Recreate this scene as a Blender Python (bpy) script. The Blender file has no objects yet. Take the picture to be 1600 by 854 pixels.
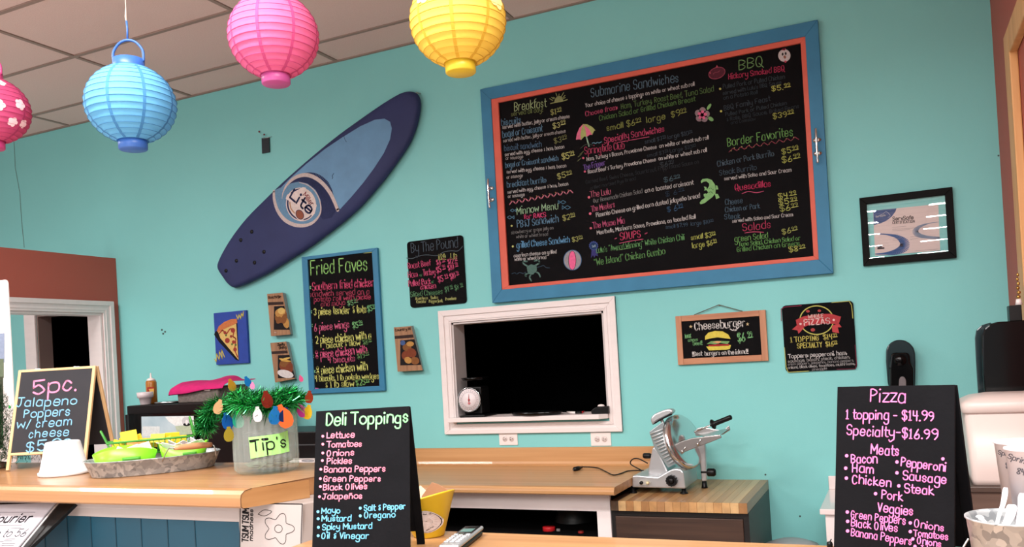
import bpy, bmesh, math, random
from mathutils import Vector, Matrix
random.seed(7)
SC = bpy.context.scene
COL = SC.collection
PI = math.pi

# ---------------------------------------------------------------- camera
YAW, PITCH, ROLL = 0.42890577, 0.00965652, -0.05734983
FPX, CX, CY = 1320.2, 800.0, 545.4
EYE = Vector((0, 0, 1.53))
WALL = 4.43
_f = Vector((-math.sin(YAW)*math.cos(PITCH), math.cos(YAW)*math.cos(PITCH), math.sin(PITCH)))
_r0 = Vector((math.cos(YAW), math.sin(YAW), 0)); _u0 = _r0.cross(_f)
_c, _s = math.cos(ROLL), math.sin(ROLL)
RIGHT = _r0*_c + _u0*_s; UP = -_r0*_s + _u0*_c; FWD = _f
cam_d = bpy.data.cameras.new('camera'); cam = bpy.data.objects.new('camera', cam_d); COL.objects.link(cam)
cam.matrix_world = Matrix.Translation(EYE) @ Matrix((RIGHT, UP, -FWD)).transposed().to_4x4()
cam_d.sensor_width = 36; cam_d.lens = FPX/1600*36; cam_d.shift_y = (CY-427)/1600; cam_d.clip_start = 0.05
SC.camera = cam
# ---------------------------------------------------------------- world, light, exposure
SC.view_settings.view_transform = 'Standard'; SC.view_settings.look = 'None'
SC.view_settings.gamma = 1; SC.view_settings.use_curve_mapping = False
SC.view_settings.exposure = 0.45
wd = bpy.data.worlds.new('world'); SC.world = wd; wd.use_nodes = True
wd.node_tree.nodes['Background'].inputs[0].default_value = (1.0, 1.0, 1.0, 1)
wd.node_tree.nodes['Background'].inputs[1].default_value = 0.45
def area(name, loc, sx, sy, power, col=(1, .985, .97), rot=(0, 0, 0), spread=180):
    d = bpy.data.lights.new(name, 'AREA'); d.shape = 'RECTANGLE'; d.size = sx; d.size_y = sy
    d.energy = power; d.color = col; d.spread = math.radians(spread)
    o = bpy.data.objects.new(name, d); COL.objects.link(o); o.location = loc; o.rotation_euler = rot
    return o
for x, y, pw_, sp_ in ((-4.6, 1.5, 66, 176), (-1.6, 0.8, 72, 170), (0.1, 0.6, 80, 165), (-4.6, -1.2, 84, 170), (-.8, -2.4, 110, 170), (1.6, -2.0, 60, 160)):
    area('fluorescent_lamp', (x, y, 3.40), 1.2, .30, pw_, spread=sp_)
for y in (-3.7, -4.9, -6.3, -8.0, -10.2, -13.0):       # rows of tubes further down the shop, mirrored in the picture glass
    for x in (-.82, 1.14):
        area('fluorescent_tube', (x, y, 3.40), 1.25, .16, 46)
area('shop_window_daylight', (-5.0, -2.0, 1.7), 3.2, 2.2, 22, col=(.86, .94, 1), rot=(math.radians(90), 0, math.radians(-42)))

# ---------------------------------------------------------------- pixel rays (of the 1600x854 frame) cut with real planes
def ray(px, py): return RIGHT*((px-CX)/FPX) + UP*(-(py-CY)/FPX) + FWD
def atY(px, py, y): d = ray(px, py); return EYE + d*(y/d.y)
def atZ(px, py, z): d = ray(px, py); return EYE + d*((z-EYE.z)/d.z)
def atX(px, py, x): d = ray(px, py); return EYE + d*(x/d.x)
def cp(ox, oy, s): return lambda x, y: (ox + x/s, oy + y/s)

# ---------------------------------------------------------------- materials
def lin(c):
    c = c/255.0
    return c/12.92 if c <= .04045 else ((c+.055)/1.055)**2.4
def rgb(c): return (lin(c[0]), lin(c[1]), lin(c[2]), 1)
_mats = {}
def mat(name, c, rough=.6, metal=0, noise=0, nscale=8, bump=0, bscale=60, stretch=(1, 1, 1), spec=.5, c2=None, coat=0, coords='Object', detail=4, trans=0, ior=1.45):
    if name in _mats: return _mats[name]
    m = bpy.data.materials.new(name); m.use_nodes = True; nt = m.node_tree; b = nt.nodes['Principled BSDF']
    b.inputs['Roughness'].default_value = rough; b.inputs['Metallic'].default_value = metal
    b.inputs['Specular IOR Level'].default_value = spec; b.inputs['Coat Weight'].default_value = coat
    b.inputs['Transmission Weight'].default_value = trans; b.inputs['IOR'].default_value = ior
    tc = nt.nodes.new('ShaderNodeTexCoord'); mp = nt.nodes.new('ShaderNodeMapping'); mp.inputs['Scale'].default_value = stretch
    nt.links.new(tc.outputs[coords], mp.inputs[0])
    n = nt.nodes.new('ShaderNodeTexNoise'); n.inputs['Scale'].default_value = nscale; n.inputs['Detail'].default_value = detail
    nt.links.new(mp.outputs[0], n.inputs[0])
    rp = nt.nodes.new('ShaderNodeValToRGB'); rp.color_ramp.elements[0].position = .3; rp.color_ramp.elements[1].position = .7
    a = rgb(c); k = 1-noise
    rp.color_ramp.elements[0].color = rgb(c2) if c2 else (a[0]*k, a[1]*k, a[2]*k, 1); rp.color_ramp.elements[1].color = a
    nt.links.new(n.outputs[0], rp.inputs[0]); nt.links.new(rp.outputs[0], b.inputs['Base Color'])
    if bump:
        n2 = nt.nodes.new('ShaderNodeTexNoise'); n2.inputs['Scale'].default_value = bscale; n2.inputs['Detail'].default_value = 3
        nt.links.new(mp.outputs[0], n2.inputs[0])
        bp = nt.nodes.new('ShaderNodeBump'); bp.inputs['Strength'].default_value = bump; bp.inputs['Distance'].default_value = .01
        nt.links.new(n2.outputs[0], bp.inputs['Height']); nt.links.new(bp.outputs[0], b.inputs['Normal'])
    _mats[name] = m; return m
def ink(c):
    g_ = sum(c)/3; k_ = .80
    return mat('chalk_%d_%d_%d' % c, tuple(min(255, (g_+(v-g_)*k_)*1.0) for v in c), .85, noise=.18, nscale=90, spec=.2)
def glass(name, c=(255, 255, 255), rough=.0):
    if name in _mats: return _mats[name]
    m = bpy.data.materials.new(name); m.use_nodes = True; nt = m.node_tree; nt.nodes.clear()
    o = nt.nodes.new('ShaderNodeOutputMaterial'); mx = nt.nodes.new('ShaderNodeMixShader')
    t = nt.nodes.new('ShaderNodeBsdfTransparent'); t.inputs[0].default_value = rgb(c)
    g = nt.nodes.new('ShaderNodeBsdfGlossy'); g.inputs['Roughness'].default_value = rough
    fr = nt.nodes.new('ShaderNodeFresnel'); fr.inputs[0].default_value = 1.5
    nt.links.new(fr.outputs[0], mx.inputs[0]); nt.links.new(t.outputs[0], mx.inputs[1]); nt.links.new(g.outputs[0], mx.inputs[2])
    nt.links.new(mx.outputs[0], o.inputs[0]); _mats[name] = m; return m
def paper_shade(name, c, tr=.30):
    m = mat(name, c, .75, noise=.06, nscale=14, bump=.25, bscale=30)
    nt = m.node_tree; b = nt.nodes['Principled BSDF']; out = nt.nodes['Material Output']
    t = nt.nodes.new('ShaderNodeBsdfTranslucent'); t.inputs[0].default_value = rgb(c)
    mx = nt.nodes.new('ShaderNodeMixShader'); mx.inputs[0].default_value = tr
    nt.links.new(b.outputs[0], mx.inputs[1]); nt.links.new(t.outputs[0], mx.inputs[2]); nt.links.new(mx.outputs[0], out.inputs[0])
    return m
def wood(name, a, b_, axis=0, fine=26, rough=.35, coat=.15, c3=None):
    st = [fine]*3; st[axis] = .7
    m = mat(name, a, rough, c2=b_, nscale=1.0, stretch=tuple(st), coat=coat, detail=3)
    return m
M_wall = mat('teal_wall_paint', (132, 205, 203), .55, noise=.05, nscale=1.2, bump=.06, bscale=260, spec=.3)
M_coral = mat('terracotta_wall_paint', (178, 94, 80), .6, noise=.05, nscale=1.5, bump=.06, bscale=260, spec=.3)
M_tile = mat('ceiling_tile_face', (228, 202, 194), .9, noise=.1, nscale=160, bump=.3, bscale=300, spec=.1)
M_grid = mat('ceiling_grid_metal', (150, 128, 118), .6)
M_floor = mat('floor_vinyl', (216, 208, 202), .5, noise=.2, nscale=3)
M_white = mat('white_trim_paint', (234, 224, 222), .45, noise=.05, nscale=5, bump=.08, bscale=60, stretch=(1, 6, 6))
M_lam = wood('maple_laminate', (200, 154, 106), (174, 126, 80), 0, 30)
M_lamy = wood('maple_laminate_end', (205, 155, 98), (180, 128, 76), 1, 30)
M_board = mat('chalkboard_black', (17, 16, 18), .75, noise=.3, nscale=6, bump=.03, bscale=150, spec=.08)
M_board2 = mat('chalkboard_grey', (48, 47, 51), .6, noise=.2, nscale=5, spec=.2)
M_black = mat('black_plastic', (12, 12, 13), .4, noise=.1, nscale=20, spec=.3)
M_frame = mat('matte_black_frame', (15, 15, 15), .6, noise=.1, nscale=20, spec=.12)
M_gloss = mat('glossy_black', (7, 7, 8), .12, noise=.1, nscale=20, spec=.3)
M_blue = mat('blue_frame_paint', (60, 128, 165), .5, noise=.12, nscale=9, bump=.05, bscale=50, spec=.3)
M_cor = mat('coral_frame_paint', (215, 100, 82), .5, noise=.08, nscale=12, spec=.3)
M_steel = mat('brushed_steel', (190, 190, 190), .3, 1, noise=.1, nscale=2, stretch=(1, 1, 30))
M_chrome = mat('chrome', (215, 218, 218), .1, 1, noise=.03, nscale=5)
M_alu = mat('cast_aluminium', (196, 198, 200), .38, .75, noise=.06, nscale=7)
M_lamb = mat('pale_raw_wood', (222, 184, 136), .55, c2=(205, 160, 112), nscale=1, stretch=(18, 18, 2))
M_dkwood = mat('dark_walnut_front', (74, 52, 40), .5, c2=(52, 35, 27), nscale=1, stretch=(2, 20, 40))
M_plw = mat('white_plastic', (236, 226, 222), .35, noise=.03, nscale=6)
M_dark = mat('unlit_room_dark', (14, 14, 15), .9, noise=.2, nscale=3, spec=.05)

def galv():
    m = mat('galvanised_metal', (178, 172, 166), .42, .3, noise=.1, nscale=4)
    nt = m.node_tree; b = nt.nodes['Principled BSDF']
    v = nt.nodes.new('ShaderNodeTexVoronoi'); v.inputs['Scale'].default_value = 70
    tc = nt.nodes.new('ShaderNodeTexCoord'); n = nt.nodes.new('ShaderNodeTexNoise'); n.inputs['Scale'].default_value = 22
    ad = nt.nodes.new('ShaderNodeMixRGB'); ad.inputs[0].default_value = .06; nt.links.new(tc.outputs['Object'], ad.inputs[1]); nt.links.new(n.outputs['Color'], ad.inputs[2])
    nt.links.new(tc.outputs['Object'], n.inputs[0]); nt.links.new(ad.outputs[0], v.inputs[0])
    rp = nt.nodes.new('ShaderNodeValToRGB'); rp.color_ramp.elements[0].color = rgb((118, 122, 126)); rp.color_ramp.elements[1].color = rgb((196, 198, 198))
    nt.links.new(v.outputs['Color'], rp.inputs[0]); nt.links.new(rp.outputs[0], b.inputs['Base Color']); return m
M_galv = galv()

# ---------------------------------------------------------------- mesh helpers
class MB:
    def __init__(s): s.bm = bmesh.new()
    def add(s, vs, fs, smooth=False):
        v = [s.bm.verts.new(p) for p in vs]
        for f in fs:
            try: q = s.bm.faces.new([v[i] for i in f]); q.smooth = smooth
            except ValueError: pass
        return v
    def box(s, a, b, bev=0, seg=2):
        x0, x1 = sorted((a[0], b[0])); y0, y1 = sorted((a[1], b[1])); z0, z1 = sorted((a[2], b[2]))
        n = MB() if bev else s
        v = n.add([(x0, y0, z0), (x1, y0, z0), (x1, y1, z0), (x0, y1, z0), (x0, y0, z1), (x1, y0, z1), (x1, y1, z1), (x0, y1, z1)],
                  [(0, 3, 2, 1), (4, 5, 6, 7), (0, 1, 5, 4), (1, 2, 6, 5), (2, 3, 7, 6), (3, 0, 4, 7)])
        if bev:
            bmesh.ops.bevel(n.bm, geom=list(n.bm.edges), offset=bev, segments=seg, affect='EDGES', profile=.5)
            n.bm.faces.ensure_lookup_table(); s.merge(n)
        return s
    def merge(s, o, M=None):
        o.bm.verts.index_update(); vs = [(M @ v.co if M else v.co.copy()) for v in o.bm.verts]
        s.add(vs, [[v.index for v in f.verts] for f in o.bm.faces], smooth=any(f.smooth for f in o.bm.faces)); o.bm.free(); return s
    def prism(s, pts, d, dirv=(0, 1, 0), bev=0):
        """pts: ring of 3D points, extruded by d along dirv"""
        n = MB(); k = len(pts); dv = Vector(dirv)*d
        P = [Vector(p) for p in pts]
        n.add(P + [p+dv for p in P], [tuple(range(k))] + [tuple(range(2*k-1, k-1, -1))] + [(i, (i+1) % k, k+(i+1) % k, k+i) for i in range(k)])
        bmesh.ops.recalc_face_normals(n.bm, faces=n.bm.faces)
        if bev: bmesh.ops.bevel(n.bm, geom=list(n.bm.edges), offset=bev, segments=2, affect='EDGES', profile=.5)
        return s.merge(n)
    def lathe(s, prof, n=40, c=(0, 0, 0), sx=1, sy=1, axis='z', cap=True, M=None):
        vs = []; fs = []; k = len(prof)
        for i in range(n):
            a = 2*PI*i/n
            for r, h in prof:
                p = Vector((r*math.cos(a)*sx, r*math.sin(a)*sy, h))
                if axis == 'y': p = Vector((p.x, h, p.y))
                if axis == 'x': p = Vector((h, p.x, p.y))
                if M: p = M @ p
                vs.append(p + Vector(c))
        for i in range(n):
            j = (i+1) % n
            for q in range(k-1): fs.append((i*k+q, j*k+q, j*k+q+1, i*k+q+1))
        t = MB(); t.add(vs, fs, True)
        if cap:
            t.bm.verts.ensure_lookup_table()
            for q in (0, k-1):
                if prof[q][0] > 1e-5:
                    f = t.bm.faces.new([t.bm.verts[i*k+q] for i in range(n)]); f.smooth = False
        bmesh.ops.remove_doubles(t.bm, verts=t.bm.verts, dist=1e-6)
        bmesh.ops.recalc_face_normals(t.bm, faces=t.bm.faces)
        t.bm.verts.index_update()
        v = [s.bm.verts.new(q.co) for q in t.bm.verts]
        for f in t.bm.faces:
            g = s.bm.faces.new([v[q.index] for q in f.verts]); g.smooth = f.smooth
        t.bm.free(); return s
    def tube(s, pts, r, n=8, closed=False, cap=True, flat=1.0):
        P = [Vector(p) for p in pts]; m = len(P); rings = []
        up = Vector((0, 0, 1))
        for i, p in enumerate(P):
            a = P[(i-1) % m] if (closed or i > 0) else p; b = P[(i+1) % m] if (closed or i < m-1) else p
            t = (b-a)
            t = t.normalized() if t.length > 1e-9 else Vector((0, 0, 1))
            if i == 0:
                x = t.cross(up)
                if x.length < .05: x = t.cross(Vector((0, 1, 0)))
                x.normalize()
            else:
                x = (x - t*x.dot(t)); x.normalize()
            y = t.cross(x); rr = r[i] if isinstance(r, (list, tuple)) else r
            rings.append([p + x*math.cos(2*PI*k/n)*rr + y*math.sin(2*PI*k/n)*rr*flat for k in range(n)])
        vs = [q for g in rings for q in g]; fs = []
        for i in range(m if closed else m-1):
            j = (i+1) % m
            for k in range(n): fs.append((i*n+k, i*n+(k+1) % n, j*n+(k+1) % n, j*n+k))
        if cap and not closed: fs += [tuple(range(n-1, -1, -1)), tuple((m-1)*n+k for k in range(n))]
        s.add(vs, fs, True); return s
def bez(pts, n=8, closed=False):
    P = [Vector(p) for p in pts]; m = len(P); out = []
    for i in range(m if closed else m-1):
        g = lambda j: P[j % m] if closed else P[min(max(j, 0), m-1)]
        a, b, c, d = g(i-1), g(i), g(i+1), g(i+2)
        for k in range(n):
            t = k/n
            out.append(.5*((2*b) + (c-a)*t + (2*a-5*b+4*c-d)*t*t + (3*b-a-3*c+d)*t**3))
    if not closed: out.append(P[-1])
    return out
def obj(name, mb, m, parent=None, inv=True):
    me = bpy.data.meshes.new(name); mb.bm.normal_update(); mb.bm.to_mesh(me); mb.bm.free()
    for q in (m if isinstance(m, list) else [m]): me.materials.append(q)
    o = bpy.data.objects.new(name, me); COL.objects.link(o)
    if parent:
        o.parent = parent
        if inv: o.matrix_parent_inverse = fullm(parent).inverted()   # mesh was made in world coordinates
    return o
def fullm(o):
    M = o.matrix_basis.copy()
    return (fullm(o.parent) @ o.matrix_parent_inverse @ M) if o.parent else M
def tag(o, label=None, cat=None, group=None, kind=None):
    for k, v in (('label', label), ('category', cat), ('group', group), ('kind', kind)):
        if v: o[k] = v
    return o
def thing(name, label, cat, loc=(0, 0, 0), group=None, M=None):
    o = bpy.data.objects.new(name, None); COL.objects.link(o); o.empty_display_size = .05
    if M is not None: o.matrix_world = M; o.matrix_basis = M
    else: o.location = loc
    return tag(o, label, cat, group)
def struct(name, mb, m, parent=None):
    o = obj(name, mb, m, parent)
    if not parent: o['kind'] = 'structure'
    return o
def pc(c, n=16): return [(math.cos(2*PI*k/n)*c, math.sin(2*PI*k/n)*c) for k in range(n)]

# ---------------------------------------------------------------- a plane that carries chalk and print
class Plane:
    """frame: columns x=right, y=into the surface, z=up; drawings sit on local y = 0 and rise towards -y"""
    def __init__(s, root, F, warp=None):
        s.root, s.F, s.inv, s.warp = root, F, F.inverted(), warp
        s.o = s.inv @ EYE
    def p(s, px, py):
        d = s.inv.to_3x3() @ ray(px, py); q = s.o + d*(-s.o.y/d.y); return (q.x, q.z)
    def put(s, name, vs2, fs, m, lift, parent=None):
        vs = []
        for x, z in vs2:
            v = Vector((x, -lift, z))
            if s.warp: v = s.warp(x, z, lift)
            vs.append(s.F @ v)
        mb = MB(); mb.add(vs, fs); return obj(name, mb, m, parent or s.root)
    def poly(s, name, pts, c, lift=.0004, m=None, parent=None):
        P = [s.p(*q) for q in pts]
        return s.put(name, P, [tuple(range(len(P)))], m or ink(c), lift, parent)
    def ellipse(s, name, cx, cy, rx, ry, c, lift=.0004, rot=0, n=28, parent=None, m=None):
        ca, sa = math.cos(rot), math.sin(rot)
        return s.poly(name, [(cx+rx*math.cos(t)*ca-ry*math.sin(t)*sa, cy+rx*math.cos(t)*sa+ry*math.sin(t)*ca) for t in [2*PI*i/n for i in range(n)]], c, lift, m, parent)
    def stroke(s, name, pts, w, c, lift=.0006, smooth=True, closed=False, parent=None, m=None):
        """pts pixels, w pixels (number or list)"""
        P = [Vector((*s.p(*q), 0)) for q in pts]
        x0 = s.p(*pts[0]); x1 = s.p(pts[0][0]+1, pts[0][1]); k = math.dist(x0, x1)
        W = [v*k for v in w] if isinstance(w, (list, tuple)) else [w*k]*len(P)
        if smooth and len(P) > 2:
            n = 6; Q = bez(P, n, closed); m_ = len(P); WW = []
            for i in range(len(Q)):
                j = i//n; t = (i % n)/n; WW.append(W[j % m_]*(1-t)+W[(j+1) % m_ if closed else min(j+1, m_-1)]*t)
            P, W = Q, WW
        vs, fs = [], []
        ribbon([(p.x, p.y) for p in P], [x/2 for x in W], vs, fs, closed)
        return s.put(name, vs, fs, m or ink(c), lift, parent)
    def text(s, txt, a, b, h, c, w=1.2, lift=.0006, name='lettering', parent=None, jit=1, slant=0, label=None, m=None):
        A = Vector(s.p(*a)); B = Vector(s.p(*b)); u = B-A; L = u.length; u.normalize(); v = Vector((-u.y, u.x))
        up = Vector(s.p((a[0]+b[0])/2, (a[1]+b[1])/2)); up2 = Vector(s.p((a[0]+b[0])/2, (a[1]+b[1])/2-10)); k = (up2-up).length/10
        H = h*k/6.0; R = w*k*.41
        segs, width = layout(txt, jit); sx = L/max(width, 1)
        vs, fs = [], []
        for st in segs:
            P = []
            thin = st[-1] is None; st = [q_ for q_ in st if q_ is not None]; Rr = R*.62 if thin else R
            for x, y in st:
                q = A + u*((x + slant*y)*sx) + v*(y*H); P.append((q.x, q.y))
            if len(P) == 1: disc(P[0], Rr*1.5, vs, fs)
            else: ribbon(P, [Rr]*len(P), vs, fs)
        o = s.put(name, vs, fs, m or ink(c), lift, parent)
        if label: o['label'] = label
        return o
    def dot(s, px, py, r, c, lift=.0006): return s.ellipse('bullet', px, py, r, r, c, lift, n=12)
def disc(p, r, vs, fs, n=8):
    b = len(vs); vs += [(p[0]+r*math.cos(2*PI*i/n), p[1]+r*math.sin(2*PI*i/n)) for i in range(n)]; fs.append(tuple(range(b, b+n)))
def ribbon(P, R, vs, fs, closed=False):
    Q = [P[0]]; RR = [R[0]]
    for p, r in zip(P[1:], R[1:]):
        if math.dist(p, Q[-1]) > 1e-7: Q.append(p); RR.append(r)
    P, R = Q, RR; n = len(P)
    if n < 2: disc(P[0], R[0], vs, fs); return
    for i in range(n if closed else n-1):
        a, b = Vector(P[i]), Vector(P[(i+1) % n]); d = (b-a)
        if d.length < 1e-9: continue
        d.normalize(); nn = Vector((-d.y, d.x)); ra, rb = R[i], R[(i+1) % n]; k = len(vs)
        vs += [tuple(a-nn*ra), tuple(b-nn*rb), tuple(b+nn*rb), tuple(a+nn*ra)]; fs.append((k, k+1, k+2, k+3))
        # round join / end: coplanar discs only where the stroke starts, ends or bends
        if i == 0 and not closed: disc(P[0], ra, vs, fs)
        if closed or i < n-2:
            c = Vector(P[(i+2) % n]) - b
            if c.length > 1e-9 and d.dot(c.normalized()) < .93: disc(P[(i+1) % n], rb*.98, vs, fs)
        elif not closed: disc(P[-1], rb, vs, fs)

# ---------------------------------------------------------------- handwriting: strokes on a 0-9 grid, baseline 3, x-height 7, caps 9
G = {' ': (3, ''), 'a': (6, 'c56 47 27 15 14 23 43 54|l57 53'), 'b': (6, 'l19 13|c16 27 47 56 54 43 23 14'), 'c': (5, 'c46 37 27 15 14 23 33 44'),
 'd': (6, 'c56 47 27 15 14 23 43 54|l59 53'), 'e': (6, 'l15 55|c55 56 47 27 15 14 23 43 54'), 'f': (4, 'c49 39 28 27 23|l17 47'),
 'g': (6, 'c56 47 27 15 14 23 43 54|c57 54 51 40 20 11'), 'h': (6, 'l19 13|c15 27 47 56 53'), 'i': (2, 'l17 13|p19'), 'j': (3, 'c27 22 11 01|p29'),
 'k': (5, 'l19 13|l47 15 53'), 'l': (2, 'l19 13'), 'm': (8, 'l17 13|c15 27 37 46 43|c45 57 67 76 73'), 'n': (6, 'l17 13|c15 27 47 56 53'),
 'o': (6, 'o37 16 14 33 54 56'), 'p': (6, 'l17 10|c16 27 47 56 54 43 23 14'), 'q': (6, 'c56 47 27 15 14 23 43 54|l57 50'), 'r': (5, 'l17 13|c15 27 47'),
 's': (5, 'c46 37 27 16 25 35 44 33 23 14'), 't': (4, 'c29 24 33 43|l17 47'), 'u': (6, 'c17 14 23 43 54|l57 53'), 'v': (5, 'l17 33 57'),
 'w': (8, 'l17 23 46 63 77'), 'x': (5, 'l17 53|l57 13'), 'y': (6, 'c17 15 24 44 55|c57 52 41 20 11'), 'z': (5, 'l17 57 13 53'),
 'A': (6, 'l13 39 53|l25 45'), 'B': (6, 'l19 13|c19 39 58 57 36|c36 55 54 33 13|l16 36'), 'C': (6, 'c58 49 29 17 15 23 43 54'), 'D': (6, 'l19 13|c19 39 57 55 33 13'),
 'E': (6, 'l59 19 13 53|l16 46'), 'F': (6, 'l59 19 13|l16 46'), 'G': (6, 'c58 49 29 17 15 23 43 54 55|l56 36'), 'H': (6, 'l19 13|l59 53|l16 56'),
 'I': (4, 'l29 23|l19 39|l13 33'), 'J': (6, 'c49 45 33 23 14|l29 69'), 'K': (6, 'l19 13|l59 16 53'), 'L': (5, 'l19 13 53'), 'M': (8, 'l13 19 45 79 73'),
 'N': (6, 'l13 19 53 59'), 'O': (7, 'o49 29 17 15 23 43 55 57'), 'P': (6, 'l19 13|c19 39 58 57 36 16'), 'Q': (7, 'o49 29 17 15 23 43 55 57|l35 62'),
 'R': (6, 'l19 13|c19 39 58 57 36 16|l36 53'), 'S': (6, 'c58 49 29 18 17 26 46 55 54 43 23 14'), 'T': (6, 'l09 59|l39 33'), 'U': (6, 'c19 14 23 43 54 59'),
 'V': (6, 'l19 33 59'), 'W': (8, 'l19 23 47 63 79'), 'X': (6, 'l19 53|l59 13'), 'Y': (6, 'l19 36 59|l36 33'), 'Z': (6, 'l19 59 13 53'),
 '0': (6, 'o39 18 14 33 54 58'), '1': (4, 'l18 29 23|l13 33'), '2': (6, 'c18 39 58 56 13|l13 53'), '3': (6, 'c18 39 58 57 36|c36 55 54 33 14'),
 '4': (6, 'l19 16 56|l49 43'), '5': (6, 'l59 19 16|c16 37 55 54 33 14'), '6': (6, 'c49 26 14 23 43 54 55 46 25'), '7': (6, 'l19 59 33'),
 '8': (6, 'o36 18 39 58 36 14 33 54'), '9': (6, 'o39 18 17 36 57 58|c58 55 33'), '$': (6, 'c58 49 29 18 17 26 46 55 54 43 23 14|l39 32'),
 '.': (2, 'p13'), ',': (2, 'l14 02'), "'": (2, 'l19 18'), '"': (4, 'l19 18|l39 38'), ':': (2, 'p14|p16'), '!': (2, 'l19 15|p13'), '-': (5, 'l16 46'),
 '/': (5, 'l12 49'), '&': (5, 'c48 38 27 36 46|c46 35 24 33 44 45'), '*': (6, 'l38 34|l17 55|l15 57'), '%': (6, 'l13 59|p18|p54'), '?': (5, 'c18 39 48 36 34|p33'), '~': (5, 'c28 39 38 48'),
 'ñ': (6, 'l17 13|c15 27 47 56 53|c18 29 38 49')}
def layout(txt, jit):
    segs = []; x = 0.0; sup = False; sc = 1.0; x_us = 0; i = 0
    while i < len(txt):
        ch = txt[i]; i += 1
        if ch == '^': sup = True; x_us = x; cnt = 0; continue
        wd_, g = G.get(ch, G['o']); sc = .62 if sup else 1.0
        dy = (random.uniform(-.25, .25) if jit else 0) + (3.0 if sup else 0); ss = sc*(random.uniform(.94, 1.08) if jit else 1)
        for st in g.split('|'):
            if not st: continue
            P = [(int(q[0]), int(q[1])-3) for q in st[1:].split()]
            if st[0] == 'c': P = [(q.x, q.y) for q in bez([(a, b, 0) for a, b in P], 3)]
            elif st[0] == 'o': P = [(q.x, q.y) for q in bez([(a, b, 0) for a, b in P], 3, True)]; P.append(P[0])
            segs.append([(x + a*ss, dy + b*ss) for a, b in P] + ([None] if sup else []))
        x += wd_*sc*(1 if jit else 1)
        if sup:
            cnt += 1
            if cnt == 2: segs.append([(x_us+.6, 2.2), (x, 2.35)]); sup = False
    return segs, x
def wallframe(px=None, py=None, y=WALL, at=None):
    q = at or atY(px, py, y)
    return Matrix.Translation((q[0], y, q[2]))
def slab(pl_root, corners, y0, y1, m, name, bev=0, parent=None):
    """corners: pixel ring seen on plane y0, solid back to y1"""
    P = [atY(*q, y0) for q in corners]
    mb = MB(); mb.prism(P, y1-y0, (0, 1, 0), bev); return obj(name, mb, m, parent or pl_root)
def rrect(x0, x1, z0, z1, r, y, n=5):
    out = []
    for cx_, cz_, a0 in ((x1-r, z1-r, 0), (x0+r, z1-r, 90), (x0+r, z0+r, 180), (x1-r, z0+r, 270)):
        for k in range(n+1):
            a = math.radians(a0+90*k/n); out.append((cx_+r*math.cos(a), y, cz_+r*math.sin(a)))
    return out
def mitred(root, O, I, y0, y1, m, name='frame_rail', bev=.002):
    """O, I: outer and inner rectangles (x0,x1,z0,z1); four mitred rails between y0 (front) and y1"""
    oc = [(O[0], O[3]), (O[1], O[3]), (O[1], O[2]), (O[0], O[2])]; ic = [(I[0], I[3]), (I[1], I[3]), (I[1], I[2]), (I[0], I[2])]
    for k in range(4):
        j = (k+1) % 4; mb = MB()
        mb.prism([(oc[k][0], y0, oc[k][1]), (oc[j][0], y0, oc[j][1]), (ic[j][0], y0, ic[j][1]), (ic[k][0], y0, ic[k][1])], y1-y0, (0, 1, 0), bev)
        obj(name, mb, m, root)
def rect(tl, br, y):
    a = atY(*tl, y); b = atY(*br, y); return (a.x, b.x, b.z, a.z)


# ================================================================ THE SETTING
CZ = 3.46                      # ceiling
XR = .465                      # right-hand terracotta wall
XP = -5.168                    # low partition wall on the left
WIN = (-2.41, -1.46, 1.168, 1.757)
DR = (-6.06, -5.22, 0, 2.07)
def wall_cells(x0, x1, z0, z1, holes, y0, y1):
    xs = sorted({x0, x1, *[h[0] for h in holes], *[h[1] for h in holes]}); zs = sorted({z0, z1, *[h[2] for h in holes], *[h[3] for h in holes]})
    mb = MB()
    for i in range(len(xs)-1):
        for j in range(len(zs)-1):
            cx_, cz_ = (xs[i]+xs[i+1])/2, (zs[j]+zs[j+1])/2
            if any(h[0] < cx_ < h[1] and h[2] < cz_ < h[3] for h in holes): continue
            mb.box((xs[i], y0, zs[j]), (xs[i+1], y1, zs[j+1]))
    return mb
struct('floor', MB().box((-9, -18, -.05), (4, 8, 0)), M_floor)
wb = struct('wall_back', wall_cells(-9, XR+.1, 0, CZ+.05, [WIN, DR], WALL, WALL+.115), M_wall)
struct('wall_right', MB().box((XR, 2.35, 0), (XR+.1, WALL, CZ+.05)), M_coral)
# small old crack in the paint
Fw = Matrix.Translation((0, WALL, 0))
pw = Plane(wb, Fw)
pw.stroke('paint_crack', [(22, 222), (24, 262), (31, 300), (34, 345), (38, 386)], .9, (96, 130, 122), smooth=False)
for q in ((253, 515), (258, 518), (255, 521), (1560, 243), (1183, 808), (1250, 806), (1196, 741)): pw.ellipse('paint_chip', *q, 1.6, 1.6, (70, 90, 86), n=7)
# rooms beyond the pass-through and the doorway: unlit
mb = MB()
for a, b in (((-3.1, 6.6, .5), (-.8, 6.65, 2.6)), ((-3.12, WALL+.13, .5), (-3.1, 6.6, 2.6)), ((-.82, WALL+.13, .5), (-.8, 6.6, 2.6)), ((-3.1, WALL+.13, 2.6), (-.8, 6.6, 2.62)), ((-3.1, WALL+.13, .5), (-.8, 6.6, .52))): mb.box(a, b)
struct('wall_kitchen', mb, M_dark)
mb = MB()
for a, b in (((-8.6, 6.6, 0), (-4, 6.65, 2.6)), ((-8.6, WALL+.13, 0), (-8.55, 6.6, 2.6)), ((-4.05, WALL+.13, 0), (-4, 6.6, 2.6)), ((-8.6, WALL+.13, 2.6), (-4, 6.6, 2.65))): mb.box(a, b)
struct('wall_storeroom', mb, M_dark)
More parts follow.
